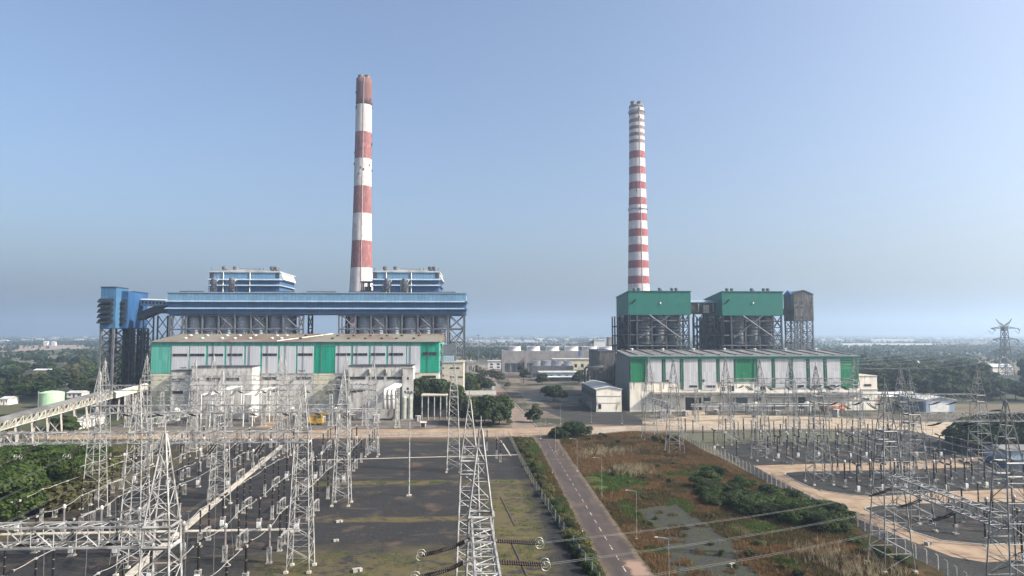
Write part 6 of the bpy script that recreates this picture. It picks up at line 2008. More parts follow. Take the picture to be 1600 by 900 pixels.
def pipe_rack(L):
    t = thing('pipe_rack', 'rack', 'pipe rack')
    n = int(L / 7)
    for i in range(n + 1):
        x = L * i / n
        for y in (-1.2, 1.2):
            MB().bar((x, y, 0), (x, y, 5.4), .3).build('post', M['steel_mid'], t)
        MB().bar((x, -1.4, 4.2), (x, 1.4, 4.2), .3).build('cross_beam', M['steel_mid'], t)
    for y, z, r, m in ((-.9, 4.6, .3, 'alu'), (-.1, 4.55, .22, 'steel_rust'), (.6, 4.6, .3, 'galv_old'), (0, 5.6, .2, 'white_dirty')):
        MB().tube([(-1, y, z), (L + 1, y, z)], r, 8).build('pipe', M[m], t)
    return t


KP, TP = Proto(kiosk()), Proto(oil_tank())
hn = ('green', 'far')
for h, xs in ((0, (-160, -149, -139, -121, -108, -97, -86, -75, -62, -49, -30)), (1, (90, 104, 121, 136, 151, 163, 178, 192))):
    for i, x in enumerate(xs):
        KP.put((x, (326, 331, 337)[i % 3] if h == 0 else (338, 345, 350)[i % 3], .014), (i % 4) * .4, 'small grey kiosk at the foot of the %s turbine hall, %s along it' % (hn[h], ORD[i]), 'small kiosks along the halls', (1, 1, 1) if i % 3 else (1.3, 1.2, 1.5))
for h, xs in ((0, (-146, -111, -91, -70)), (1, (97, 143, 171))):
    for i, x in enumerate(xs):
        TP.put((x, 338 if h == 0 else 354, .014), 0, 'upright dirty white oil tank before the %s turbine hall, %s along it' % (hn[h], ORD[i]), 'upright oil tanks along the halls')
for L, x, y, lab in ((63, -112, 333, 'long pipe rack on posts before the middle of the green turbine hall'), (35, -158, 324, 'pipe rack on posts before the coal tower end of the green hall'), (77, 108, 347, 'long pipe rack on posts before the middle of the far turbine hall')):
    r = pipe_rack(L); r.location = (x, y, .014); r['label'] = lab
# odds and ends lying about the yards
for px, py, w, h, lab in ((558, 893, 1.6, .5, 'pale broken concrete block on the gravel near the frame bottom'), (525, 846, 1.0, .4, 'small pale slab on the gravel behind the second row tower'),
                          (530, 816, 1.4, .4, 'low pale slab beside the near tower row on the gravel'), (450, 832, 2.0, .5, 'pale concrete plinth between the equipment rows beside the near tower'),
                          (1144, 885, 1.0, .5, 'lone grey block on the gravel patch of the wild field'), (1450, 852, 1.2, .7, 'small box on legs beside the curved yard road'),
                          (1330, 678, 2.2, .6, 'low pale slab at the head of the right yard'), (118, 757, 1.0, .8, 'red lidded box by the left fence'), (620, 668, 3.0, .3, 'loose heap of red earth by the cross road')):
    x, y = G(px, py)
    mb = MB().cbox((x, y, h / 2 + .02), (w, w * .7, h), .4).cbox((x + w * .3, y - w * .1, h * .75), (w * .5, w * .4, h * .9), 1.1)
    tag(mb.build('concrete_block', M['red'] if 'red lidded' in lab else M['conc']), lab, 'block')


# ---------------------------------------------------------------- masts and lamps
def mast(px, pbase, ptop, label, fl=True, Yf=None):
    if Yf:
        x, _ = W(px, pbase, Yf); y = Yf
    else:
        x, y = G(px, pbase)
    z = W(px, ptop, y)[1]
    m = thing('lighting_mast', label, 'lighting mast', (x, y, .02))
    MB().tube([(x, y, .3), (x, y, z)], [.22, .12], 10).build('pole', M['galv'], m)
    MB().box(x - .6, x + .6, y - .6, y + .6, .02, .32).build('footing', M['conc_pale'], m)
    if fl:
        MB().bar((x - 1.4, y, z), (x + 1.4, y, z), .12).ring((x, y, z - .2), .9, .05).build('head_frame', M['galv_old'], m)
        for dx in (-1.2, -.4, .4, 1.2):
            MB().cbox((x + dx, y - .15, z + .3), (.5, .35, .45)).build('floodlight', M['steel_mid'], m)
    return m


mast(639, 775, 614, 'tall pale lighting mast alone on the open dark gravel')
mast(470, 669, 580, 'lighting mast with a cluster of floodlights before the green hall')
mast(747, 590, 524, 'distant tall mast beside the far end of the road', True, 640)
mast(284, 652, 575, 'lighting mast among the far gantries by the grey annex')
mast(1127, 590, 567, 'slim far mast behind the dark bunkers', False, 640)
lp = None
def lamp(x, y, h, label, arm=-1.7):
    global lp
    if lp is None:
        t = thing('street_lamp', 'lamp', 'street lamp')
        MB().tube([(0, 0, .2), (0, 0, 9.6)], [.065, .04], 8).tube([(0, 0, 9.6), (-.9, 0, 9.8), (-1.8, 0, 9.9)], .035, 6).build('pole', M['galv'], t)
        MB().cbox((-1.95, 0, 9.9), (.5, .16, .08)).build('lamp_head', M['white'], t)
        MB().box(-.3, .3, -.3, .3, 0, .25).build('footing', M['conc_pale'], t)
        lp = Proto(t)
    lp.put((x, y, .02), 0, label, 'street lamps along the road', h / 9.6)


for k, (px, py) in enumerate(((1046, 940), (995, 843), (940.5, 776), (902, 737), (868, 706), (845, 686))):
    x, y = G(px, py)
    lamp(x, y, 9.6, 'single arm street lamp by the wild field, %s along the road from the viewer' % ORD[k])
for k, (px, py, h) in enumerate(((817, 640, 9), (798, 612, 9), (829, 655, 8), (852, 664, 8), (876, 663, 9), (924, 660, 9), (972, 662, 9))):
    x, y = G(px, py)
    lamp(x, y, h, 'thin street lamp beyond the cross road, %s from the sandy road' % ORD[k])


# ---------------------------------------------------------------- fences
def mesh_mat():
    t = NT('chain_link_mesh')
    o = t.xyz()
    t.done((.42, .44, .42), .6, .2)
    tr = t.n('ShaderNodeBsdfTransparent'); mx = t.n('ShaderNodeMixShader')
    u = t.mul(o[0], o[1], 'ADD')
    def wav(s):
        a = t.mul(t.mul(o[2], s), u, 'ADD')
        w = t.n('ShaderNodeMath', operation='FRACT'); t.l(t.mul(a, 11), w.inputs[0])
        g = t.n('ShaderNodeMath', operation='LESS_THAN'); t.l(w.outputs[0], g.inputs[0]); g.inputs[1].default_value = .13
        return g.outputs[0]
    f = t.mul(wav(1), wav(-1), 'MAXIMUM')
    t.l(f, mx.inputs[0]); t.l(tr.outputs[0], mx.inputs[1]); t.l(t.b.outputs[0], mx.inputs[2]); t.l(mx.outputs[0], t.out.inputs[0])
    return t.m


M['link'] = mesh_mat()
POSTM = {}


def fence(pts, label, h=2.6, step=3.0, arm=0.55, post_m='conc_pale', pw=.16, mesh=True, rails=False, name='chain_link_fence'):
    f = thing(name, label, 'fence', (pts[0][0], pts[0][1], 0))
    key = (h, arm, post_m, pw)
    panel = MB(); wires = MB()
    i = 0
    carry = 0.0
    places = []
    for (xa, ya), (xb, yb) in zip(pts[:-1], pts[1:]):
        L = math.hypot(xb - xa, yb - ya)
        panel.add([(xa, ya, .08), (xb, yb, .08), (xb, yb, h), (xa, ya, h)], [(0, 1, 2, 3)])
        for z in ((h, h * .5, .15) if not rails else (h, h * .5)):
            wires.bar((xa, ya, z), (xb, yb, z), .035 if not rails else .09)
        s = carry
        while s < L:
            places.append((xa + (xb - xa) * s / L, ya + (yb - ya) * s / L, math.atan2(yb - ya, xb - xa)))
            s += step
        carry = s - L
    if len(places) > 98:
        places = places[:98]
    for (x, y, a) in places:
        if key not in POSTM:
            mb = MB().box(-pw / 2, pw / 2, -pw / 2, pw / 2, 0, h + .1)
            if arm:
                mb.bar((0, 0, h + .05), (0, arm, h + arm), pw * .7, cap=True)
            POSTM[key] = mb.build('post', M[post_m])
            o = POSTM[key]; o.parent = f
        else:
            o = POSTM[key].copy(); COL.objects.link(o); o.parent = f; o.name = 'post'
        o.location = (x - pts[0][0], y - pts[0][1], 0); o.rotation_euler = (0, 0, a)
    if mesh:
        panel.build('mesh_panel', M['link'], f)
    wires.build('rail' if rails else 'line_wire', M['galv_old'], f)
    return f


fence(FENCE_C[::-1], 'chain link fence with pale posts between the gravel yard and the hedge by the road', 2.4, 5.0, 0.0, 'conc', .12)
fence(FENCE_L, 'chain link fence with angled concrete posts along the left bushes', 2.7, 3.4)
fence([(x, y) for x, y in FENCE_R[::-1]], 'white posted chain link fence between the wild field and the right switchyard', 2.5, 3.0, 0.4)
fence([(13, 279.5), (20.5, 277), (30, 277), (36, 280.3)], 'low pipe rail gate fence across the road end', 1.5, 2.4, 0, 'galv_old', .1, False, True, 'rail_fence')
fence([(-117, 279.2), (-60, 279.4), (10, 279.7)], 'thin wire fence along the cross road behind the gravel yard', 2.0, 3.0, 0, 'galv_old', .09, True)
fence([(38, 280.3), (62, 293.4), (110, 295.2), (150, 296.5)], 'thin wire fence along the cross road behind the brown field', 2.2, 3.0, 0, 'conc_pale', .12, True)

# ---------------------------------------------------------------- transmission pylon
px_ = W(1573, 595, 600)
pyx = px_[0]
pt_ = W(1573, 498, 600)[1]
py = thing('transmission_pylon', 'tall dark transmission pylon with forked top beyond the blue shed', 'pylon', (pyx, 600, 0))
PM = M['steel_mid']
hs = pt_
segs = [(0, 9.5), (hs * .45, 5.6), (hs * .8, 3.8), (hs * .86, 3.4)]
bd = MB()
for (za, wa), (zb_, wb_) in zip(segs[:-1], segs[1:]):
    for sx in (-1, 1):
        for sy in (-1, 1):
            bd.bar((pyx + sx * wa / 2, 600 + sy * wa / 2, za), (pyx + sx * wb_ / 2, 600 + sy * wb_ / 2, zb_), .45)
    mb = MB(); lattice(mb, wa, wb_, za, zb_, 4 if za == 0 else 3, .28, True)
    bd.add([(x + pyx, y + 600, z) for x, y, z in mb.v], mb.f)
bd.build('body', PM, py)
for s in (-1, 1):
    mb = MB()
    for dy in (-1.2, 1.2):
        mb.bar((pyx + s * 1.7, 600 + dy, hs * .86), (pyx + s * 7.5, 600, hs), .35)
        mb.bar((pyx - s * 1.7, 600 + dy, hs * .86), (pyx + s * 4.2, 600, hs * .94), .3)
    mb.build('earth_peak', PM, py)
    for zf, L in ((.84, 12.5), (.66, 11), (.48, 12)):
        mb = MB(); z = hs * zf
        for dy in (-1.6, 1.6):
            mb.bar((pyx + s * 1.8, 600 + dy, z + 1.8), (pyx + s * L, 600, z), .32); mb.bar((pyx + s * 1.8, 600 + dy, z - .2), (pyx + s * L, 600, z), .32)
        for k in range(1, 5):
            xx = pyx + s * (1.8 + (L - 1.8) * k / 5); hh = 1.8 * (1 - k / 5)
            mb.bar((xx, 600 - 1.6 * (1 - k / 5), z - .1), (xx, 600 + 1.6 * (1 - k / 5), z + hh), .2)
        a = mb.build('cross_arm', PM, py)
        st_ = MB(); rib_tube(st_, [(pyx + s * L, 600, z), (pyx + s * (L - 1.2), 596, z - 1.6)], .25, .42, .5, 6)
        st_.tube([(pyx + s * (L - 1.2), 596, z - 1.6), (pyx + s * L, 599, z - 5), (pyx + s * L, 603, z - 1.8)], .16, 5)
        st_.build('insulator', M['porc'], a)
for s in (-1, 1):
    for zf, L in ((.84, 12.5), (.66, 11), (.48, 12)):
        z = hs * zf
        span((pyx + s * (L - 1.2), 596, z - 1.6), (150 + s * 10, 300, 24 + zf * 6), 6, 'power line running from the %s arm of the pylon into the switchyard, %s side' % ({.84: 'top', .66: 'middle', .48: 'lowest'}[zf], ('near', 'far')[s > 0]), twin=0, r=.05, n=18)
        span((pyx + s * L, 603, z - 1.8), (pyx + 190 + s * 10, 900, z + 6), 8, 'power line leaving the %s arm of the pylon into the distance, %s side' % ({.84: 'top', .66: 'middle', .48: 'lowest'}[zf], ('near', 'far')[s > 0]), twin=0, r=.05, n=18)
# ---------------------------------------------------------------- vegetation
rg = np.random.default_rng(5)


def quads(cen, nrm, size, jitter=0.45):
    """leaf clump faces: random quads about the given normals"""
    n = len(cen)
    nrm = nrm + rg.normal(0, jitter, (n, 3))
    nrm /= np.linalg.norm(nrm, axis=1)[:, None] + 1e-9
    a = rg.normal(0, 1, (n, 3)); t = np.cross(nrm, a); t /= np.linalg.norm(t, axis=1)[:, None] + 1e-9
    b = np.cross(nrm, t)
    s = size * rg.uniform(.6, 1.3, n)[:, None]
    k = rg.uniform(.55, 1.0, n)[:, None]
    v = np.stack([cen - t * s - b * s * k * .2, cen - b * s * k * .9 + nrm * s * .15, cen + t * s + b * s * k * .2, cen + b * s * k * .9 - nrm * s * .15], 1)
    return v.reshape(-1, 3), np.arange(n * 4).reshape(n, 4)


def crown(blobs, per, size):
    """blobs: (x, y, z, r, squash)"""
    cs, ns = [], []
    for (x, y, z, r, q) in blobs:
        k = max(8, int(per * r * r))
        d = rg.normal(0, 1, (k, 3)); d /= np.linalg.norm(d, axis=1)[:, None]
        d[:, 2] = np.where(d[:, 2] < -.45, -d[:, 2], d[:, 2])
        rr = r * rg.uniform(.55, 1.08, k)[:, None]
        cs.append(np.array([x, y, z]) + d * rr * np.array([1, 1, q])); ns.append(d)
    return quads(np.concatenate(cs), np.concatenate(ns), size)


def make_tree(h, w, kind, m, leafs, seed, leafsz=None):
    r = random.Random(seed)
    t = thing('broadleaf_tree' if kind != 'tall' else 'tall_tree', 'tree', 'tree')
    tr = MB()
    th = h * (.42 if kind == 'tall' else .32)
    lean = (r.uniform(-.3, .3), r.uniform(-.3, .3))
    tr.tube([(0, 0, -.1), (lean[0] * .5, lean[1] * .5, th * .5), (lean[0], lean[1], th), (lean[0] * 1.4, lean[1] * 1.4, h * .8)], [h * .028, h * .022, h * .017, h * .006], 7)
    blobs = []
    nb = 13 if kind == 'round' else 11
    for i in range(nb):
        a = r.uniform(0, 2 * PI); 
        if kind == 'tall':
            f = r.uniform(.35, .96); rad = w * .5 * (1.1 - abs(f - .6) * 1.3) * r.uniform(.3, .9); z = h * f; br = w * r.uniform(.17, .3)
        else:
            f = r.uniform(.3, .86); rad = w * .5 * math.sqrt(max(.05, 1 - ((f - .45) / .55) ** 2)) * r.uniform(.35, .95); z = h * f; br = w * r.uniform(.15, .27)
        x, y = rad * math.cos(a) + lean[0], rad * math.sin(a) + lean[1]
        blobs.append((x, y, z, br, r.uniform(.65, .95)))
        if i % 2 == 0:
            tr.tube([(lean[0], lean[1], th * r.uniform(.7, 1.2)), (x * .6, y * .6, (th + z) / 2), (x, y, z)], [h * .011, h * .008, h * .004], 5)
    blobs.append((lean[0], lean[1], h * .8, w * .22, .9))
    tr.build('trunk', M['trunk'], t)
    v, f = crown(blobs, leafs, leafsz or w * .055 + .12)
    np_mesh('crown', v, f, m, t)
    return t


def make_shrub(h, w, m, n, leaf_s, seed, name='shrub'):
    r = random.Random(seed)
    t = thing(name, 'shrub', 'shrub')
    bl = []
    st = MB()
    for i in range(8):
        a = r.uniform(0, 2 * PI); d = w * .5 * r.uniform(.1, .8); z = h * r.uniform(.3, .78)
        bl.append((d * math.cos(a), d * math.sin(a), z, min(h * .45, w * .28) * r.uniform(.7, 1.1), .85))
        st.tube([(0, 0, 0), (d * .5 * math.cos(a), d * .5 * math.sin(a), z * .55), (d * math.cos(a), d * math.sin(a), z)], [.05, .035, .015], 5)
    st.build('stem', M['trunk'], t)
    v, f = crown(bl, n, leaf_s)
    np_mesh('foliage', v, f, m, t)
    return t


TREES = {'dark': [Proto(make_tree(10, 10, 'round', M['leaf_dark'], 62, s)) for s in (1, 2, 3, 4)], 'mid': [Proto(make_tree(10, 10, 'round', M['leaf_mid'], 62, s)) for s in (5, 6, 7)],
         'tall': [Proto(make_tree(15, 8, 'tall', M['leaf_mid'], 80, s)) for s in (8, 9, 10)], 'tdark': [Proto(make_tree(15, 9, 'tall', M['leaf_dark'], 80, s)) for s in (11, 12, 13)],
         'fresh': [Proto(make_tree(8, 9, 'round', M['leaf_fresh'], 330, s, .24)) for s in (14, 15, 16)], 'olive': [Proto(make_tree(8, 8, 'round', M['leaf_olive'], 60, s)) for s in (17, 18)]}
SHR = {'fresh': [Proto(make_shrub(3, 5, M['leaf_fresh'], 330, .17, s)) for s in (21, 22, 23)], 'dark': [Proto(make_shrub(3, 5, M['leaf_dark'], 330, .17, s)) for s in (24, 25, 26)],
       'mid': [Proto(make_shrub(3, 5, M['leaf_mid'], 330, .17, s)) for s in (27, 28)], 'olive': [Proto(make_shrub(2, 3.2, M['leaf_olive'], 420, .13, s)) for s in (29, 30)]}


def tree(x, y, h, kind, label, group=None, wide=1.0):
    p = RN.choice(TREES[kind])
    base = {'dark': 10, 'mid': 10, 'tall': 15, 'tdark': 15, 'fresh': 8, 'olive': 8}[kind]
    s = h / base
    p.put((x, y, 0), RN.uniform(0, 6.28), label, group, (s * wide * RN.uniform(.9, 1.15), s * wide * RN.uniform(.9, 1.15), s))


def shrub(x, y, h, kind, label, group=None, wide=1.0):
    p = RN.choice(SHR[kind]); s = h / (2 if kind == 'olive' else 3)
    p.put((x, y, 0), RN.uniform(0, 6.28), label, group, (s * wide * RN.uniform(.9, 1.2), s * wide * RN.uniform(.9, 1.2), s))


def ptree(px, py, ptop, kind, label, group=None, wide=1.0, pl=tree):
    x, y = G(px, py)
    pl(x, y, W(px, ptop, y)[1], kind, label, group, wide)


# trees beside the sandy road
g = 'dark trees beside the sandy road'
n = 0
for px, py, pt, k, w in ((728, 664, 624, 'dark', 1), (742, 662, 622, 'mid', 1), (757, 664, 626, 'dark', 1.1), (771, 662, 622, 'dark', 1), (786, 655, 620, 'mid', 1), (780, 664, 630, 'dark', 1), (794, 650, 627, 'mid', .9),
                      (764, 650, 618, 'mid', .9), (748, 648, 620, 'dark', 1), (716, 660, 626, 'dark', 1), (737, 650, 625, 'dark', 1)):
    ptree(px, py, pt, k, 'dark leafy tree in the clump beside the road, in front of the bungalow', g + ' before the bungalow', w)
for px, py, pt, k, w in ((724, 616, 588, 'dark', 1), (735, 618, 584, 'mid', 1), (747, 616, 586, 'dark', 1), (757, 612, 590, 'dark', 1), (764, 610, 594, 'mid', 1), (716, 614, 590, 'dark', 1), (741, 606, 585, 'dark', 1)):
    ptree(px, py, pt, k, 'dark leafy tree in the clump behind the flat roofed bungalow', g + ' behind the bungalow', w)
for px, pt, k in ((648, 597, 'tdark'), (657, 592, 'dark'), (668, 590, 'tdark'), (679, 596, 'dark'), (690, 593, 'dark'), (702, 598, 'dark'), (710, 603, 'mid')):
    x, _ = W(px, 600, 350)
    tree(x, 350, W(px, pt, 350)[1], k, 'dark tree rising behind the open garage at the green hall end', 'trees behind the open garage', .8 if k != 'tdark' else 1)
ptree(865, 627, 603, 'dark', 'lone round dark tree on the earth plot before the cream shed', None, 1.35)
ptree(834, 660, 638, 'dark', 'small dark tree at the kerb of the sandy road', None, 1.0)
ptree(818, 598, 575, 'tdark', 'bluish tree beside the small cooling tower block', None, 1.2)
ptree(847, 601, 584, 'dark', 'dark tree at the corner of the pale blue building', None, 1.1)
ptree(905, 600, 580, 'dark', 'dark tree between the pale blue building and the bent pipes', None, 1)
ptree(793, 606, 597, 'olive', 'small olive tree beside the pink container', None, 1)
for px, py, pt in ((757, 592, 578), (768, 594, 578), (778, 596, 582), (746, 585, 572)):
    ptree(px, py, pt, 'olive', 'greyish bare looking tree by the small white block at the road end', 'greyish trees at the road end', 1.2)
for px, py, pt, w in ((880, 683, 666, 1.2), (896, 682, 662, 1.3), (908, 681, 666, 1.2), (870, 684, 670, 1)):
    ptree(px, py, pt, 'dark', 'dark low bush in the clump at the end of the worn road', 'bushes at the end of the worn road', w, shrub)
ptree(376 + 460, 640, 632, 'olive', 'small olive shrub on the gravel lot edge near the road', None, 1.2, shrub)
ptree(796, 663, 655, 'olive', 'round dry shrub at the mouth of the sandy road', None, 1.0, shrub)
# left side bushes inside and outside the fence
lg = 'green trees outside the left fence'
for px, py, pt in ((10, 770, 706), (40, 745, 700), (62, 790, 712), (92, 745, 692), (118, 735, 696), (30, 800, 725), (78, 765, 705), (5, 820, 735), (135, 725, 692), (55, 735, 694), (20, 735, 698), (150, 718, 694), (100, 768, 716), (-15, 780, 705), (-5, 745, 700)):
    ptree(px, py, pt, 'fresh', 'bushy fresh green tree outside the fence of the gravel yard', lg, 1.25)
for px, py, pt in ((115, 785, 742), (128, 772, 735), (140, 762, 730), (150, 752, 724), (160, 745, 720), (105, 795, 752), (172, 737, 716), (186, 728, 710), (198, 720, 706)):
    ptree(px, py, pt, 'olive', 'olive shrub in the row just outside the angled fence posts', 'olive shrubs along the left fence', 1.4, shrub)
for px, py, pt, k in ((12, 678, 648, 'fresh'), (-8, 680, 650, 'mid'), (98, 677, 650, 'mid'), (110, 676, 656, 'dark')):
    ptree(px, py, pt, k, 'bushy tree beside the cross road near the cream conveyor, %s from the left' % ORD[{12: 1, -8: 0, 98: 2, 110: 3}[px]], None, 1.3)
# hedge between fence and road
hg = 'shrubs of the hedge along the road'
for i in range(70):
    y = 112 + 160 * (i / 70) + RN.uniform(-1, 1)
    fx = np.interp(y, [c[1] for c in FENCE_C[::-1]], [c[0] for c in FENCE_C[::-1]])
    x = fx + RN.uniform(.25, .6) * (20.6 - fx)
    k = RN.choice(['olive', 'olive', 'fresh', 'mid', 'olive', 'dark'])
    shrub(x, y, RN.uniform(.9, 2.0) * (1.35 if i in (11, 12, 30, 31) else 1), k, 'weedy shrub in the hedge between the chain link fence and the road', hg, 1.15)
# thicket by the far switchyard fence
tg = 'shrubs of the thicket in the wild field'
for i in range(120):
    u = RN.random(); v = RN.random() ** .8
    px = 1092 + u * 225
    top = 738 + max(0, u - .1) * 78; bot = 786 + u * 46
    if u < .18:
        top = 740
    x, y = G(px, top + (bot - top) * v + 2)
    shrub(x, y, RN.uniform(1.7, 3.0), RN.choice(['fresh', 'fresh', 'dark', 'mid', 'fresh', 'dark']), 'dense green shrub in the thicket of the wild field by the white posted fence', tg, 1.3)
for px, py, h, k in ((1028, 690, 2.6, 'olive'), (1040, 694, 2.2, 'olive'), (1052, 690, 2.4, 'olive'), (1380, 870, 1.6, 'dark'), (1410, 880, 1.3, 'dark'), (1350, 868, 1.5, 'olive'), (1335, 850, 1.3, 'mid')):
    x, y = G(px, py)
    shrub(x, y, h, k, 'low shrub around the foot of an old lattice tower at the field edge', 'shrubs around the tower feet', 1.2)
for px, py in ((998, 806), (1008, 818), (1016, 822), (1025, 812), (1068, 826), (1110, 852), (1150, 890), (1128, 868)):
    x, y = G(px, py)
    shrub(x, y, .9, 'mid', 'small weed tuft growing on the gravel patch in the wild field', 'weeds on the gravel patch', .8)
# pale pillar like shrub by the fence near the road
ptree(915, 858, 838, 'olive', 'pale flowering shrub by the fence beside the road', None, 1.0, shrub)

# woods left and right of the works
def blocked(x, y):
    if -240 < x < -150 and 325 < y < 470: return True
    if -300 < x < -130 and 318 < y < 352: return True
    t = (-0.9) if False else 0
    # belt conveyor corridor and tank clearing
    if x < -120 and abs(y - (334 + (x + 205) * -0.28)) < 12 and y < 345: return True
    if -305 < x < -235 and 385 < y < 450: return True
    return False


n = 0
while n < 150:
    px = RN.uniform(-40, 245)
    y = 395 * (1050 / 395) ** (RN.random() ** 1.1)
    x, _ = W(px, 560, y)
    if blocked(x, y) or x > -165 and y < 700: continue
    if 40 < px < 150 and y < 440: continue
    tree(x, y, RN.uniform(6, 11.5), RN.choice(['dark', 'mid', 'dark', 'mid', 'tdark', 'olive'] if y < 800 else ['dark', 'mid']), 'tree in the dense green wood at the left behind the conveyor and coal tower', 'trees of the left wood', 1.25)
    n += 1
n = 0
tries = 0
while n < 190 and tries < 2000:
    tries += 1
    px = RN.uniform(1344, 1640)
    y = 400 * (680 / 400) ** RN.random()
    if px < 1440 and y < 402 or (1375 < px < 1500 and y < 404): continue
    x, _ = W(px, 600, y)
    if 420 < x < 500 and 570 < y < 640 : continue
    hmax = 19 if y > 430 else 14
    if 1530 < px < 1616: hmax = min(hmax, W(px, 590, y)[1])
    if hmax < 4: continue
    tree(x, y, RN.uniform(hmax * .6, hmax), RN.choice(['tall', 'tdark', 'dark', 'tdark', 'dark', 'tdark', 'dark']), 'tree in the dense dark wood behind the light blue shed', 'trees of the right wood', 1.15)
    n += 1
for px, py, pt in ((1515, 707, 655), (1530, 706, 660), (1548, 707, 655), (1562, 706, 650), (1580, 707, 648), (1597, 707, 650), (1540, 698, 652), (1570, 695, 645), (1612, 705, 645), (1503, 697, 664)):
    ptree(px, py, pt, 'dark', 'very dark tree in the grove behind the blue and white hut', 'trees of the dark grove', 1.3)

# ---------------------------------------------------------------- grass
def grass(name, pts, h, m, label, blades=5, w=.06):
    pts = np.asarray(pts, float)
    n = len(pts) * blades
    c = np.repeat(pts, blades, 0) + rg.normal(0, .22, (n, 2))
    hh = h * rg.uniform(.5, 1.3, n); a = rg.uniform(0, 2 * PI, n); l = hh * rg.uniform(.1, .55, n); b = rg.uniform(0, 2 * PI, n)
    dx, dy = np.cos(a) * w, np.sin(a) * w
    z0 = np.zeros(n)
    v = np.stack([np.stack([c[:, 0] - dx, c[:, 1] - dy, z0], 1), np.stack([c[:, 0] + dx, c[:, 1] + dy, z0], 1), np.stack([c[:, 0] + np.cos(b) * l, c[:, 1] + np.sin(b) * l, hh], 1)], 1).reshape(-1, 3)
    o = np_mesh(name, v, np.arange(n * 3).reshape(n, 3), m)
    return tag(o, label, 'grass', None, 'stuff')


def inpoly(x, y, P):
    c = np.zeros(len(x), bool)
    n = len(P)
    for i in range(n):
        (xa, ya), (xb, yb) = P[i], P[(i + 1) % n]
        if ya == yb: continue
        k = ((ya > y) != (yb > y)) & (x < (xb - xa) * (y - ya) / (yb - ya) + xa)
        c ^= k
    return c


def vnoise(x, y, s, seed):
    r = np.random.default_rng(seed); g = r.random((64, 64))
    u = x / s; v = y / s; i = np.floor(u).astype(int); j = np.floor(v).astype(int); fu = u - i; fv = v - j
    fu = fu * fu * (3 - 2 * fu); fv = fv * fv * (3 - 2 * fv)
    q = lambda a, b: g[a % 64, b % 64]
    return (q(i, j) * (1 - fu) + q(i + 1, j) * fu) * (1 - fv) + (q(i, j + 1) * (1 - fu) + q(i + 1, j + 1) * fu) * fv


N = 72000
X = rg.uniform(29.2, 78, N); Y = rg.uniform(60, 292, N)
inlot = inpoly(X, Y, lot)
ok = inpoly(X, Y, field) & (~inlot | (vnoise(X, Y, 2.2, 21) > .74))
X, Y = X[ok], Y[ok]
n1 = vnoise(X, Y, 11, 1) * .6 + vnoise(X, Y, 4, 2) * .4
gz = (((X - 37.5) / 7.5) ** 2 + ((Y - 193) / 12.5) ** 2 + (vnoise(X, Y, 3.5, 31) - .5) * 1.4 < 1) | ((vnoise(X, Y, 7, 33) > .73) & (Y < 215))
k = rg.random(len(X))
far = np.clip((Y - 175) / 80, 0, 1)
red = (n1 + far * .16 + (vnoise(X, Y, 2, 35) - .5) * .25 > .55) & ~gz
grass('dry_grass', np.stack([X[red], Y[red]], 1), .75, M['grass_dry'], 'reddish brown dry grass covering the wild field')
brn = (~red) & (~gz) & (k < .85)
grass('brown_grass', np.stack([X[brn], Y[brn]], 1), .7, M['grass_brown'], 'olive brown rough grass covering the wild field')
grn = gz & (n1 > .35) | ((k > .9) & (n1 < .45))
grass('green_grass', np.stack([X[grn], Y[grn]], 1), .6, M['grass_green'], 'bright green grass patch in the wild field by the lamps')
pal = [(rg.normal(46, 3.2), rg.normal(208, 3.5)) for _ in range(130)] + [(rg.normal(45, 5), rg.normal(243, 4)) for _ in range(160)] + [(rg.normal(38, 5), rg.normal(236, 3)) for _ in range(60)] + [(rg.normal(66, 4), rg.normal(122, 6)) for _ in range(160)]
grass('pale_reeds', pal, 1.7, M['grass_pale'], 'pale flowering reeds standing in the wild field', 7, .05)
Xv = rg.uniform(11, 21.6, 16000); Yv = rg.uniform(60, 277, 16000)
fx = np.interp(Yv, [c[1] for c in FENCE_C[::-1]], [c[0] for c in FENCE_C[::-1]])
o2 = (Xv > fx + .2) & (Xv < np.where(Yv > 262, 20.8, 21.5))
nv = vnoise(Xv, Yv, 6, 4)
a = o2 & (nv > .48)
grass('brown_grass', np.stack([Xv[a], Yv[a]], 1), .55, M['grass_brown'], 'brown weeds on the verge between the fence and the road')
a = o2 & (nv <= .48)
grass('green_grass', np.stack([Xv[a], Yv[a]], 1), .5, M['grass_green'], 'green weeds on the verge between the fence and the road')
# weeds outside the left fence and moss tufts on the gravel
Xv = rg.uniform(-150, -104, 16000); Yv = rg.uniform(70, 278, 16000)
fx = np.interp(Yv, [c[1] for c in FENCE_L[::-1]], [c[0] for c in FENCE_L[::-1]])
a = Xv < fx - .3
grass('green_grass', np.stack([Xv[a], Yv[a]], 1), .6, M['grass_brown'], 'rough olive grass outside the left fence')
Xv = np.concatenate([rg.uniform(1.5, 13, 9000), rg.uniform(-38, 2, 9000), rg.uniform(-50, 13, 2500)]); Yv = np.concatenate([rg.uniform(90, 192, 9000), rg.uniform(90, 136, 9000), rg.normal(196, 1.0, 2500)])
a = vnoise(Xv, Yv, 4, 9) * .6 + vnoise(Xv, Yv, 1.3, 10) * .4 > .56
grass('moss_tufts', np.stack([Xv[a], Yv[a]], 1), .16, M['grass_green'], 'short yellow green tufts on the gravel beside the middle tower', 4, .05)

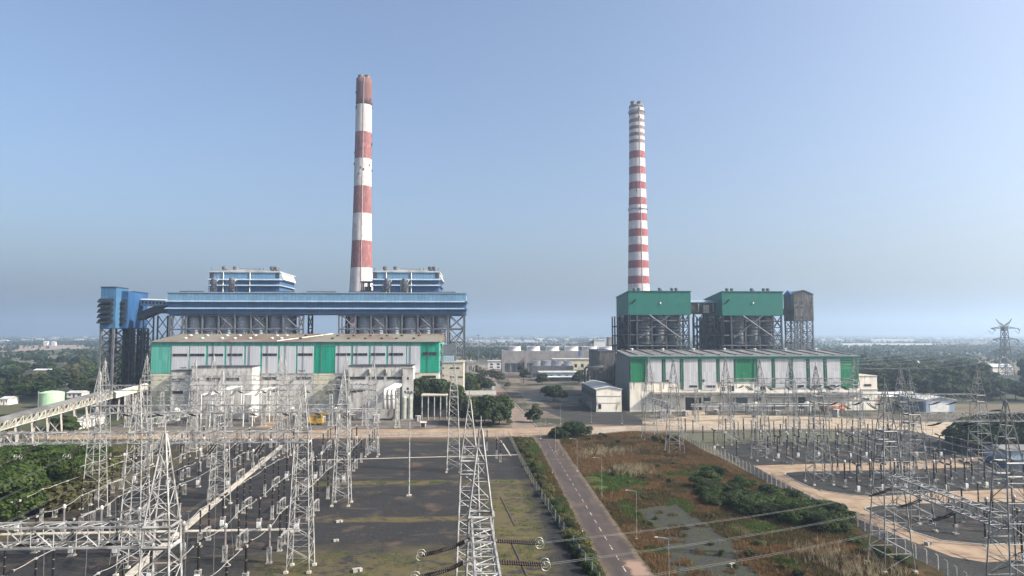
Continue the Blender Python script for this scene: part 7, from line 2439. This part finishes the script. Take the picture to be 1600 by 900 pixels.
# low dark scrub scattered through the field
n = 0
while n < 46:
    x, y = RN.uniform(32, 68), RN.uniform(112, 285)
    if not inpoly(np.array([x]), np.array([y]), field)[0] or inpoly(np.array([x]), np.array([y]), lot)[0]: continue
    shrub(x, y, RN.uniform(.6, 1.5), RN.choice(['olive', 'dark', 'mid', 'olive']), 'low scrub bush scattered in the dry grass of the wild field', 'scrub bushes of the wild field', 1.2)
    n += 1

# ---------------------------------------------------------------- far country
cs, ns = [], []
def grove(cx, cy, lx, ly, h, n):
    p = np.stack([rg.uniform(cx - lx, cx + lx, n), rg.uniform(cy - ly, cy + ly, n)], 1)
    hh = h * rg.uniform(.6, 1.25, n)
    for q in range(8):
        z = hh * rg.uniform(.25, .95, n)
        c = np.stack([p[:, 0] + rg.normal(0, h * .25, n), p[:, 1] + rg.normal(0, h * .25, n), z], 1)
        d = rg.normal(0, 1, (n, 3)); d[:, 2] = np.abs(d[:, 2])
        cs.append(c); ns.append(d)


for i in range(420):
    y = 1000 * (9000 / 1000) ** (RN.random() ** .8)
    px = RN.uniform(-120, 1720)
    x, _ = W(px, 525, y)
    if 700 < px < 780 and y < 1150: continue
    grove(x, y, RN.uniform(20, 130) * (1 + y / 3500), RN.uniform(10, 35) * (1 + y / 3500), RN.uniform(6, 11), int(RN.uniform(14, 40)))
for px0, px1, ya, yb, n in ((1230, 1660, 1250, 1750, 900), (730, 900, 1050, 1500, 420), (-40, 170, 2300, 2900, 420), (1240, 1660, 820, 1100, 420), (-60, 240, 1050, 1350, 300), (440, 540, 1500, 2500, 60), (940, 1240, 1200, 2500, 240)):
    for q in range(n // 30):
        y = RN.uniform(ya, yb); x, _ = W(RN.uniform(px0, px1), 525, y)
        grove(x, y, RN.uniform(40, 110), RN.uniform(15, 40), RN.uniform(8, 12), 30)
v, f = quads(np.concatenate(cs), np.concatenate(ns), 3.0)
tag(np_mesh('far_woods', v, f, M['leaf_dark']), 'hazy dark woods and groves spread over the far plain', 'woods', None, 'stuff')


def far_shed(pa, pb, ptop, Y, lab, m, d=30, grp=None):
    x0, z1 = W(pa, ptop, Y); x1, _ = W(pb, ptop, Y)
    z1 = max(z1, 5)
    s = thing('far_shed', lab, 'shed', ((x0 + x1) / 2, Y, 0), grp)
    MB().box(x0, x1, Y, Y + d, 0, z1 * .75).build('wall', M[m], s)
    MB().prismx([(Y - .8, z1 * .75 + .01), (Y + d + .8, z1 * .75 + .01), (Y + d / 2, z1)], x0 - .8, x1 + .8).build('roof', M['roof_w'], s)


far_shed(1318, 1462, 537.0, 1900, 'very long pale shed far off across the bluish wood, nearer one', 'white', 30)
far_shed(1362, 1430, 530.5, 3000, 'long pale shed far off beyond the longest one', 'white', 40)
far_shed(1408, 1440, 563, 760, 'white and blue roofed works shed at the edge of the right wood', 'white', 24)
far_shed(1535, 1583, 569, 660, 'long white building beside the pylon foot in the right wood', 'cream_white', 16)
far_shed(1476, 1496, 553, 1080, 'small white shed with a pale yard beyond the right wood', 'cream_white', 14)
far_shed(1560, 1575, 554, 1120, 'white hut far beyond the pylon', 'white', 12)
far_shed(68, 74, 533, 2300, 'pale tall hut among the far trees at the left', 'white', 10)
far_shed(80, 86, 533.5, 2300, 'small pale hut among the far trees at the left, beside the tall one', 'white', 10)
for i in range(90):
    y = RN.uniform(2800, 7500)
    px = RN.choice([RN.uniform(725, 960), RN.uniform(1260, 1640), RN.uniform(725, 960), RN.uniform(1260, 1500), RN.uniform(0, 160)])
    x, _ = W(px, 525, y)
    w = RN.uniform(10, 45); h = RN.uniform(6, 12)
    s = MB().box(x - w / 2, x + w / 2, y, y + 14, 0, h * .75).prismx([(y - .6, h * .75 + .02), (y + 14.6, h * .75 + .02), (y + 7, h)], x - w / 2 - .5, x + w / 2 + .5)
    tag(s.build('far_house', M['white']), 'tiny white building scattered on the far hazy plain near the horizon', 'house', 'tiny white buildings on the far plain')
# ---------------------------------------------------------------- air, sky, sun, camera
HAZE_D = 0.00024
hz = bpy.data.materials.new('hazy_air')
hz.use_nodes = True
nt = hz.node_tree
nt.nodes.clear()
out = nt.nodes.new('ShaderNodeOutputMaterial')
pv = nt.nodes.new('ShaderNodeVolumePrincipled')
pv.inputs['Color'].default_value = (0.63, 0.79, 0.97, 1)
pv.inputs['Density'].default_value = HAZE_D
pv.inputs['Anisotropy'].default_value = 0.6
nt.links.new(pv.outputs[0], out.inputs['Volume'])
hb = MB().box(-14500, 14500, -14500, 14500, -1.0, 290).build('haze', hz)
hb['kind'] = 'stuff'; hb['label'] = 'thin pale haze in the air over the plain'; hb['category'] = 'haze'

EL, AZ = math.radians(36), math.radians(17.6)
sd = Vector((math.cos(AZ) * math.cos(EL), -math.sin(AZ) * math.cos(EL), math.sin(EL)))
sl = bpy.data.lights.new('sun', 'SUN')
sl.energy = 5.0
sl.angle = math.radians(0.5)
sl.color = (1.0, 0.94, 0.85)
so = bpy.data.objects.new('sun', sl)
COL.objects.link(so)
so.rotation_euler = (-sd).to_track_quat('-Z', 'Y').to_euler()

w = bpy.data.worlds.new('World')
SC.world = w
w.use_nodes = True
nt = w.node_tree
nt.nodes.clear()
wo = nt.nodes.new('ShaderNodeOutputWorld')
bg = nt.nodes.new('ShaderNodeBackground')
sk = nt.nodes.new('ShaderNodeTexSky')
sk.sky_type = 'NISHITA'
sk.sun_disc = False
sk.sun_elevation = EL
sk.sun_rotation = math.atan2(sd.x, sd.y)
sk.altitude = 800
sk.air_density = 1.0
sk.dust_density = 10.0
sk.ozone_density = 2.0
bg.inputs['Strength'].default_value = 0.135
nt.links.new(sk.outputs[0], bg.inputs[0])
nt.links.new(bg.outputs[0], wo.inputs[0])

cd = bpy.data.cameras.new('camera')
cd.sensor_width = 36
cd.lens = 24
cd.clip_start = 0.5
cd.clip_end = 60000
co = bpy.data.objects.new('camera', cd)
COL.objects.link(co)
co.matrix_world = Matrix(((_r.x, _u.x, -_f.x, 0), (_r.y, _u.y, -_f.y, 0), (_r.z, _u.z, -_f.z, CAM_H), (0, 0, 0, 1)))
SC.camera = co

SC.render.engine = 'CYCLES'
SC.cycles.use_denoising = True
SC.cycles.max_bounces = 6
SC.cycles.diffuse_bounces = 2
SC.cycles.glossy_bounces = 2
SC.cycles.transmission_bounces = 2
SC.cycles.transparent_max_bounces = 12
SC.cycles.volume_bounces = 3
SC.view_settings.view_transform = 'Standard'
SC.view_settings.look = 'None'
SC.view_settings.exposure = 0.82
SC.view_settings.gamma = 1.0
SC.view_settings.use_curve_mapping = False
